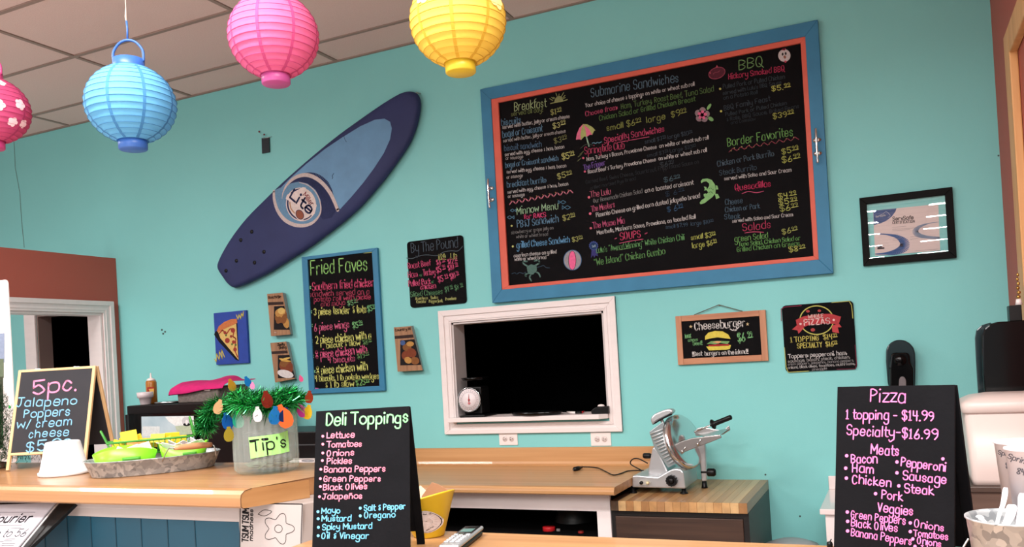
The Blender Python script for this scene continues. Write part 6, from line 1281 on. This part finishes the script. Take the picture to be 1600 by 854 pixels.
for (q, s_, c, sh) in FB:
    if c is None: continue
    px, py = d4(q[0], q[1]); dep = JC - vd*(JR+.028); d_ = ray(px, py); tq = (dep.x*vd.x+dep.y*vd.y)/(d_.x*vd.x+d_.y*vd.y)
    if q[0] < 240 or q[0] > 455: tq *= 1.03
    if q[1] < 130: tq *= 1.02
    p = EYE+d_*tq; k = s_/2.905*.0034; yw = math.atan2(vd.x, vd.y)*-1+random.uniform(-.5, .5)
    mb = MB(); prf = [(0, -1.25), (.35, -1.2), (.62, -.9), (.72, -.45), (.66, .05), (.42, .5), (.28, .65), (.28, .95), (0, 1.0)]
    ptsq = [(r*k*.62, 0, -h*k*.62*-1) for r, h in prf]; ptsq = ptsq+[(-x, 0, z) for x, _, z in reversed(ptsq[1:-1])]
    Mx = Matrix.Translation(p) @ Matrix.Rotation(yw, 4, 'Z') @ Matrix.Rotation(random.uniform(-.4, .4), 4, 'Y')
    mb.prism([Mx @ Vector(v) for v in ptsq], .0012, tuple((Mx.to_3x3() @ Vector((0, 1, 0)))), 0)
    obj('foil_bulb', mb, mat('foil_%d_%d_%d' % c, c, .28, .7), tg_)
# little tree
tcx = Vector((-3.37, 2.25, 0)); tree = thing('mini_christmas_tree', 'miniature green Christmas tree with lights behind the popper board', 'tree', (tcx.x, tcx.y, LZ))
obj('stand', MB().lathe([(0, LZ+.001), (.05, LZ+.001), (.045, LZ+.02), (.01, LZ+.03), (.008, LZ+.36), (0, LZ+.38)], 18, tcx), mat('brown_trunk', (84, 60, 42), .8), tree)
vs, fs = [], []; random.seed(9)
for _ in range(9000):
    h = random.random()**1.15; z_ = LZ+.03+h*.34; rr = (1-h)*.15+.012; a = random.random()*2*PI; r0 = rr*random.uniform(.15, 1)
    p = tcx+Vector((r0*math.cos(a), r0*math.sin(a), z_+.012-.02*r0/.13)); d = Vector((math.cos(a)+random.gauss(0, .6), math.sin(a)+random.gauss(0, .6), random.gauss(.2, .5))).normalized()*random.uniform(.018, .036)
    s_ = d.cross(Vector((0, 0, 1))).normalized()*.0014; k = len(vs); vs += [p-s_, p+s_, p+d]; fs.append((k, k+1, k+2))
mb = MB(); mb.add(vs, fs); tag(obj('needles', mb, mat('tree_needles', (24, 84, 40), .6, noise=.4, nscale=50), tree), kind='stuff')
for i in range(22):
    h = random.random(); a = random.random()*2*PI; rr = (1-h)*.135+.014; p = tcx+Vector((rr*math.cos(a), rr*math.sin(a), LZ+.04+h*.33)); c = random.choice([(190, 30, 36), (240, 190, 70), (60, 190, 90), (220, 60, 50)])
    obj('tree_light', MB().lathe([(0, -.008), (.004, -.004), (.005, 0), (.003, .006), (0, .008)], 10, p), mat('light_%d' % c[0], c, .3), tree)
# poster card far left
yp = 2.405; a_ = atY(12, 436, yp); ps = thing('poster_card', 'tall rounded white poster card with a landscape print at the left edge', 'poster', (a_.x-.25, yp, LZ))
obj('card', MB().prism(rrect(a_.x-.52, a_.x, LZ+.002, a_.z, .02, yp), .004), mat('white_card', (238, 232, 228), .5), ps)
Pp = Plane(ps, Matrix.Translation((0, yp-.0004, 0))); 
Pp.poly('sky_print', [(-200, 540), (7, 520), (7, 566), (-200, 580)], (126, 140, 168)); Pp.poly('hill_print', [(-200, 570), (6, 560), (6, 590), (-200, 610)], (96, 110, 84), .0007); Pp.poly('field_print', [(-200, 604), (5, 588), (5, 700), (-200, 720)], (64, 70, 52), .0009)

# ================================================================ FRONT COUNTER AND WHAT STANDS ON IT
FZ = 1.07
fc = thing('front_counter', 'maple laminate counter across the foreground carrying the black easel boards', 'counter', (.0, 1.6, 0))
fx0, fx1 = -1.47, 1.35
pfl = [(2.006, FZ), (1.22, FZ), (1.206, FZ-.006), (1.2, FZ-.02), (1.2, FZ-.04), (2.006, FZ-.04)]
obj('worktop', MB().prism([(fx0, y, z) for y, z in pfl], fx1-fx0, (1, 0, 0), .0015), wood('maple_laminate_pale', (182, 136, 92), (158, 114, 74), 0, 34), fc)
obj('carcass', MB().box((fx0+.02, 1.25, .05), (fx1-.02, 1.96, FZ-.041), .003), M_white, fc)
# yellow pail with papers
pcx, pcy = -1.163, 1.945
pl_ = thing('yellow_pail', 'yellow tapered pail with a round white sticker behind the deli board', 'pail', (pcx, pcy, FZ)); 
M_yp = mat('yellow_tin', (226, 190, 40), .4, .1, noise=.08, nscale=8, bump=.1, bscale=20)
n = 48; rg = []
zl, zh = atY(659, 790.7, pcy).z, atY(702.5, 766.7, pcy).z
def pring(r, z0, tilt=0, dr=0): return [Vector((pcx+(r+dr)*math.cos(2*PI*i/n), pcy+(r+dr)*math.sin(2*PI*i/n), z0+tilt*math.cos(2*PI*i/n+.2))) for i in range(n)]
rt = .073
obj('pail_wall', loft([pring(.040, FZ+.001), pring(.042, FZ+.004), pring(rt, (zl+zh)/2-.002, .022), pring(rt+.0025, (zl+zh)/2+.001, .022), pring(rt, (zl+zh)/2+.003, .022), pring(rt-.003, (zl+zh)/2, .022), pring(.039, FZ+.006)]), M_yp, pl_)
y3 = cp(630, 740, 7.494)
FP = Matrix.Translation((0, 1.885, 0))
def cone_warp(x, z, lift):
    rz = .040+(rt-.040)*max(0, min(1, (z-FZ)/((zl+zh)/2-FZ))); dx = max(-.98, min(.98, (x-pcx)/rz)); return Vector((x, (pcy-(rz+.0012+lift)*math.sqrt(1-dx*dx))-1.885, z))
PP = Plane(pl_, FP, cone_warp)
def wpoly(pl, name, cx, cy, rx, ry, c, lift):
    ctr = pl.p(cx, cy); vs = [ctr]; 
    for ring_ in (.5, 1):
        vs += [pl.p(cx+rx*ring_*math.cos(2*PI*i/24), cy+ry*ring_*math.sin(2*PI*i/24)) for i in range(24)]
    fs = [(0, 1+i, 1+(i+1) % 24) for i in range(24)]+[(1+i, 25+i, 25+(i+1) % 24, 1+(i+1) % 24) for i in range(24)]
    pl.put(name, vs, fs, ink(c), lift)
wpoly(PP, 'sticker', *y3(245, 570), 16.5, 18.5, (236, 222, 216), .0005); wpoly(PP, 'sticker', *y3(245, 570), 15.6, 17.5, (40, 36, 34), .0009); wpoly(PP, 'sticker', *y3(245, 570), 15.0, 16.9, (226, 206, 200), .0013)
PP.text('for it', y3(232, 478), y3(306, 478), 1.8, (50, 44, 44), .7, .0018, jit=0); PP.text('~', y3(235, 575), y3(270, 575), 2, (50, 44, 44), .7, .0018, jit=0); PP.text('oo ro', y3(240, 680), y3(306, 640), 1.8, (50, 44, 44), .6, .0018, jit=0)
def sheet(name, label, cat, pts, y, dy, m, root=None, grp=None):
    P_ = [atY(*q, y) for q in pts]; mb = MB(); mb.prism(P_, dy, (0, 1, 0)); o = obj(name, mb, m); return tag(o, label, cat, grp)
kr = mat('kraft_card', (160, 116, 86), .8, noise=.06, nscale=20)
sheet('kraft_card', 'brown kraft card sticking out of the yellow pail', 'card', [y3(*q) for q in ((215, 262), (335, 98), (408, 122), (534, 198), (505, 400), (240, 560))], pcy-.003, .003, kr)
sheet('cream_card', 'cream paper corner standing behind the brown card in the yellow pail', 'card', [y3(*q) for q in ((150, 190), (200, 135), (262, 190), (300, 420), (160, 420))], pcy+.012, .001, mat('cream_paper', (232, 208, 186), .7))
# cordless phone
n0, n1, f0, f1 = atZ(685.5, 850, FZ+.026), atZ(715.5, 851, FZ+.026), atZ(729.4, 818.7, FZ+.026), atZ(752.7, 821.4, FZ+.026)
na, fa = (n0+n1)/2, (f0+f1)/2; yv = (fa-na); yv.z = 0; PLn = yv.length; yv.normalize(); xv = Vector((yv.y, -yv.x, 0)); PW = ((n1-n0).length+(f1-f0).length)/4
MP = Matrix(((xv.x, yv.x, 0, na.x), (xv.y, yv.y, 0, na.y), (0, 0, 1, FZ), (0, 0, 0, 1)))
ph = thing('cordless_phone', 'silver and black cordless phone handset lying on the front counter', 'phone', (na.x, na.y, FZ))
def prt(name, build, m): t = MB(); build(t); o = MB(); o.merge(t, MP); return obj(name, o, m, ph)
prt('back_shell', lambda t: t.box((-PW*.92, .004, .0008), (PW*.92, PLn-.004, .014), .005), M_black)
prt('front_shell', lambda t: t.box((-PW, 0, .0142), (PW, PLn, .025), .005, 3), mat('silver_plastic', (176, 176, 178), .3, .5))
prt('screen_bezel', lambda t: t.box((-PW*.8, PLn*.56, .0252), (PW*.8, PLn*.95, .0262), .001), M_gloss)
prt('screen', lambda t: t.box((-PW*.6, PLn*.64, .0263), (PW*.6, PLn*.80, .0268)), mat('lcd_teal', (84, 124, 118), .2))
prt('earpiece', lambda t: t.box((-PW*.35, PLn*.88, .0263), (PW*.35, PLn*.90, .0267)), M_black)
prt('navigation_key', lambda t: t.lathe([(0, .0285), (.007, .028), (.009, .0253)], 20, (0, PLn*.50, 0)), M_chrome)
for r in range(4):
    for c in range(3): prt('key', lambda t: t.box((-.0065+(c-1)*.0145, PLn*.13+r*PLn*.085, .0253), (.0045+(c-1)*.0145+.0, PLn*.13+r*PLn*.085+.0105, .0278), .0015), mat('key_silver', (222, 222, 224), .3, .3))
for s_ in (-1, 1): prt('soft_key', lambda t: t.box((s_*.016-.005, PLn*.49, .0253), (s_*.016+.005, PLn*.53, .0274), .001), mat('key_silver', (222, 222, 224), .3, .3))
# small black pen stub standing
q = atZ(1297, 857, FZ); pn = thing('black_pen', 'short black marker stub standing upright left of the pizza board', 'marker', (q.x, q.y, FZ)); zt_ = atY(1297, 846, q.y).z
obj('pen_body', MB().lathe([(0, FZ+.0005), (.006, FZ+.0005), (.0065, zt_-.004), (.005, zt_), (0, zt_)], 14, (q.x, q.y, 0)), M_black, pn); obj('pen_clip', MB().tube([(q.x, q.y-.004, zt_-.001), (q.x+.004, q.y-.002, zt_+.007)], .0012, 6), M_black, pn)
# galvanised bucket with plastic cutlery
RZ = 1.21; bc = atZ(1584, 807, RZ); bR = .0735
bu = thing('metal_bucket', 'small galvanised bucket full of white plastic cutlery at the lower right', 'bucket', (bc.x, bc.y, FZ))
obj('bucket_wall', MB().lathe([(0, FZ+.001), (bR*.78, FZ+.001), (bR*.79, FZ+.004), (bR*.985, RZ-.004), (bR*1.02, RZ-.002), (bR*1.02, RZ+.001), (bR*.98, RZ+.001), (bR*.96, RZ-.006), (bR*.76, FZ+.006), (0, FZ+.006)], 56, (bc.x, bc.y, 0), cap=False), M_galv, bu)
u7 = cp(1480, 660, 4.4)
obj('bail_wire', MB().tube(bez([(bc.x-bR*.97, bc.y-.02, RZ-.035), (bc.x-bR*1.12, bc.y-.024, RZ-.055), (bc.x-bR*1.22, bc.y-.03, RZ-.09), (bc.x-bR*1.2, bc.y-.04, RZ-.12)], 6), .0018, 8), M_steel, bu)
M_cut = mat('white_cutlery', (238, 234, 236), .3)
def utensil(tip, base, y, label, wd=.0075, group=None):
    a_, b_ = atY(*u7(*tip), y), atY(*u7(*base), y-.01); b2 = b_ + (b_-a_)*1.0; b2.z = max(b2.z, FZ+.01)
    L_ = bez([b2, b_, b_.lerp(a_, .5)+Vector((.002, 0, 0)), a_], 5); m_ = len(L_)
    t = thing('plastic_utensil', label, 'cutlery', tuple(b2), group=group); obj('utensil_handle', MB().tube(L_, [wd*.45+wd*.5*min(1, i/(m_-1)*1.2)*(1 if i < m_-2 else .75 if i < m_-1 else .3) for i in range(m_)], 10, flat=.35), M_cut, t)
utensil((402, 445), (352, 655), bc.y+.03, 'white cutlery handle standing tallest at the left in the bucket', .0072)
utensil((445, 562), (405, 700), bc.y-.01, 'short wide white cutlery handle in the middle of the bucket', .0115)
utensil((525, 485), (495, 715), bc.y-.02, 'white cutlery handle at the right edge of the picture', .0115)
utensil((208, 640), (235, 660), bc.y+.01, 'white cutlery tip barely above the left rim of the bucket', .007)
# printed paper cups behind the bucket
def cupstack(x_, y_, zt, rt_, rb, label, lines):
    t = thing('paper_cup', label, 'cup', (x_, y_, FZ)); N_ = 40
    obj('cup_wall', MB().lathe([(0, FZ+.001), (rb, FZ+.001), (rt_, zt-.003), (rt_+.0025, zt-.002), (rt_+.002, zt+.001), (rt_-.001, zt), (rb-.001, FZ+.006), (0, FZ+.006)], N_, (x_, y_, 0), cap=False), mat('white_cup_paper', (216, 208, 212), .5), t)
    F = Matrix.Translation((0, y_-rt_, 0))
    def wz(x, z, lift):
        r = rb+(rt_-rb)*(z-FZ)/(zt-FZ); dx = max(-.97, min(.97, (x-x_)/r)); return Vector((x, (y_-(r+.001+lift)*math.sqrt(1-dx*dx))-(y_-rt_), z))
    pl = Plane(t, F, wz)
    for tx, a, b, h, w in lines: pl.text(tx, u7(*a), u7(*b), h, (74, 70, 78), w, .0006, jit=0, slant=.1)
ca = atY(1602, 692, 1.78); cb = atY(1614, 699, 1.715)
cupstack(ca.x, 1.81, ca.z, .047, .028, 'white printed paper cup, the one partly hidden behind another at the right edge', [('Spring', (358, 228), (470, 242), 6.5, 1.3), ('$', (408, 318), (424, 318), 8, 1.3)])
cupstack(cb.x, 1.715, cb.z, .043, .026, 'white printed paper cup in front of its twin at the right edge', [('Spring', (424, 256), (560, 292), 8, 1.5), ('84', (480, 358), (536, 366), 9.5, 1.6)])

# ================================================================ PAPER LANTERNS
def lantern(px, py, rpx, R, c, cd, label, capc, flowers=None, hk=.85, tilt=0, fcol=(244, 214, 210)):
    d = ray(px, py); dep = R*FPX/rpx; C_ = EYE + d*dep; hh = R*hk
    t = thing('paper_lantern', label, 'lantern', tuple(C_), group=None)
    n = 64; prof = []; NR = 15; random.seed(int(px)+50)
    a0, a1 = math.radians(-70), math.radians(70)
    for i in range(NR*4+1):
        u = i/(NR*4); a = a0+(a1-a0)*u; sc_ = 1-.022*abs(math.cos(PI*u*NR))**.7*(0 if False else 1) + .0
        s_ = 1-.020*(1-abs(math.sin(PI*u*NR)))
        # paper is pulled in slightly between the wires
        s_ = 1 - .016*abs(math.sin(PI*u*NR))
        prof.append((R*math.cos(a)*s_, hh*math.sin(a)/math.sin(a1)*s_))
    Mt = Matrix.Rotation(tilt, 4, 'Y')
    mb = MB(); mb.lathe(prof, n, C_, cap=False, M=Mt)
    obj('paper_shade', mb, paper_shade('lantern_paper_%d_%d_%d' % c, c), t)
    for i in range(NR+1):
        a = a0+(a1-a0)*i/NR; r = R*math.cos(a)*1.001
        obj('wire_hoop', MB().tube([C_ + Mt @ Vector((r*math.cos(2*PI*k/48), r*math.sin(2*PI*k/48), hh*math.sin(a)/math.sin(a1))) for k in range(48)], .0009, 5, closed=True), mat('hoop_%d_%d_%d' % c, cd, .6), t)
    for k in range(8):
        az = 2*PI*k/8+.35; vs = []; fs = []
        for i in range(NR*2+1):
            u = i/(NR*2); a = a0+(a1-a0)*u; s_ = 1.004 - .016*abs(math.sin(PI*u*NR))
            for sg in (-1, 1):
                w = .0042*sg/max(.3, math.cos(a)); r = R*math.cos(a)*s_; vs.append(C_ + Mt @ Vector((r*math.cos(az+w/R), r*math.sin(az+w/R), hh*math.sin(a)/math.sin(a1)*s_)))
        for i in range(NR*2): fs.append((2*i, 2*i+1, 2*i+3, 2*i+2))
        m2 = MB(); m2.add(vs, fs, True); obj('paper_seam', m2, mat('seam_%d_%d_%d' % c, cd, .75), t)
    rb = R*.315; zb_ = -hh*.985
    mc = mat('cap_%d_%d_%d' % capc, capc, .4)
    b = MB(); b.lathe([(0, zb_-R*.22), (rb*.93, zb_-R*.22), (rb, zb_-R*.20), (rb*1.02, zb_+R*.02), (0, zb_+R*.02)], 36, C_, M=Mt); obj('bottom_cap', b, mc, t)
    b = MB(); rt_ = R*.345; b.lathe([(rt_, hh*.98), (rt_, hh*.98+R*.2), (rt_*.95, hh*.98+R*.2), (rt_*.95, hh*.98)], 36, C_, cap=False, M=Mt); b.lathe([(rt_*.95, hh*.985+R*.02), (0, hh*.985+R*.02)], 36, C_, cap=False, M=Mt); obj('top_ring', b, mc, t)
    zt_ = hh*.98+R*.2
    b = MB(); ux = Vector((RIGHT.x, RIGHT.y, 0)).normalized()
    b.tube(bez([C_+ux*rt_+Vector((0, 0, zt_-R*.05)), C_+ux*rt_*.98+Vector((0, 0, zt_+R*.2)), C_+ux*rt_*.55+Vector((0, 0, zt_+R*.40)), C_+Vector((0, 0, zt_+R*.46)), C_-ux*rt_*.55+Vector((0, 0, zt_+R*.40)), C_-ux*rt_*.98+Vector((0, 0, zt_+R*.2)), C_-ux*rt_+Vector((0, 0, zt_-R*.05))], 6), R*.03, 8); obj('wire_handle', b, mc, t)
    tp = C_+Vector((0, 0, zt_+R*.46)); b = MB(); b.tube([tp, tp+Vector((.002, 0, R*.25)), tp+Vector((0, 0, R*.45))], R*.022, 8); obj('hook', b, mc, t)
    b = MB(); b.tube([tp+Vector((0, 0, R*.42)), tp+Vector((.002, 0, .3)), Vector((tp.x, tp.y, CZ-.004))], .0016, 6); b.tube([tp+Vector((-.002, 0, R*.42)), tp+Vector((-.004, 0, R*.55)), tp+Vector((.0, 0, R*.75))], .0014, 6); obj('string', b, mat('white_string', (220, 206, 190), .9), t)
    if flowers:
        for fi, (lon, lat, sz) in enumerate(flowers):
            for kk in range(6):
                aa = 2*PI*kk/5; ctr2 = (0, 0) if kk == 5 else (math.cos(aa)*sz*.55, math.sin(aa)*sz*.55); rr2 = sz*(.22 if kk == 5 else .42); vs = []
                for i in range(10):
                    b_ = 2*PI*i/10; x = ctr2[0]+rr2*math.cos(b_); y = ctr2[1]+rr2*math.sin(b_); lo = lon+x/(R*math.cos(lat)); la = lat+y/R
                    v = Vector((math.cos(la)*math.cos(lo)*R*1.006, math.cos(la)*math.sin(lo)*R*1.006, hh*1.006*math.sin(la)/math.sin(a1))); vs.append(C_+Mt @ v)
                m2 = MB(); m2.add(vs, [tuple(range(10))]); obj('flower_print', m2, mat('flower_%d' % sum(fcol), fcol, .8), t)
    return C_
def facing(px): # longitude on the lantern that faces the camera for a lantern seen at px
    d = ray(px, 100); return math.atan2(-d.y, -d.x)
lantern(204.5, 163, 67.5, .125, (108, 182, 222), (56, 118, 168), 'sky blue paper lantern, lowest of the hanging lanterns', (52, 96, 168))
lantern(427.5, 57, 69.5, .125, (232, 112, 162), (186, 62, 116), 'plain hot pink paper lantern between the blue and yellow ones', (176, 74, 136), hk=.88)
a_ = facing(715); lantern(715.5, 33, 75.5, .125, (246, 214, 92), (206, 160, 44), 'yellow paper lantern with pale flowers above the surfboard nose', (206, 176, 44), flowers=[(a_+.02, .38, .03), (a_-.75, .30, .028), (a_+.95, .2, .03)], hk=.88, fcol=(255, 236, 150))
a_ = facing(-15); lantern(-15, 173, 57, .125, (214, 84, 134), (170, 50, 98), 'pink lantern with white flowers cut by the left edge', (190, 60, 120), flowers=[(a_+.78, .05, .022), (a_+.62, -.52, .019), (a_+1.02, -.48, .018), (a_+.35, .72, .02), (a_+.2, -.1, .022)], fcol=(250, 208, 214))
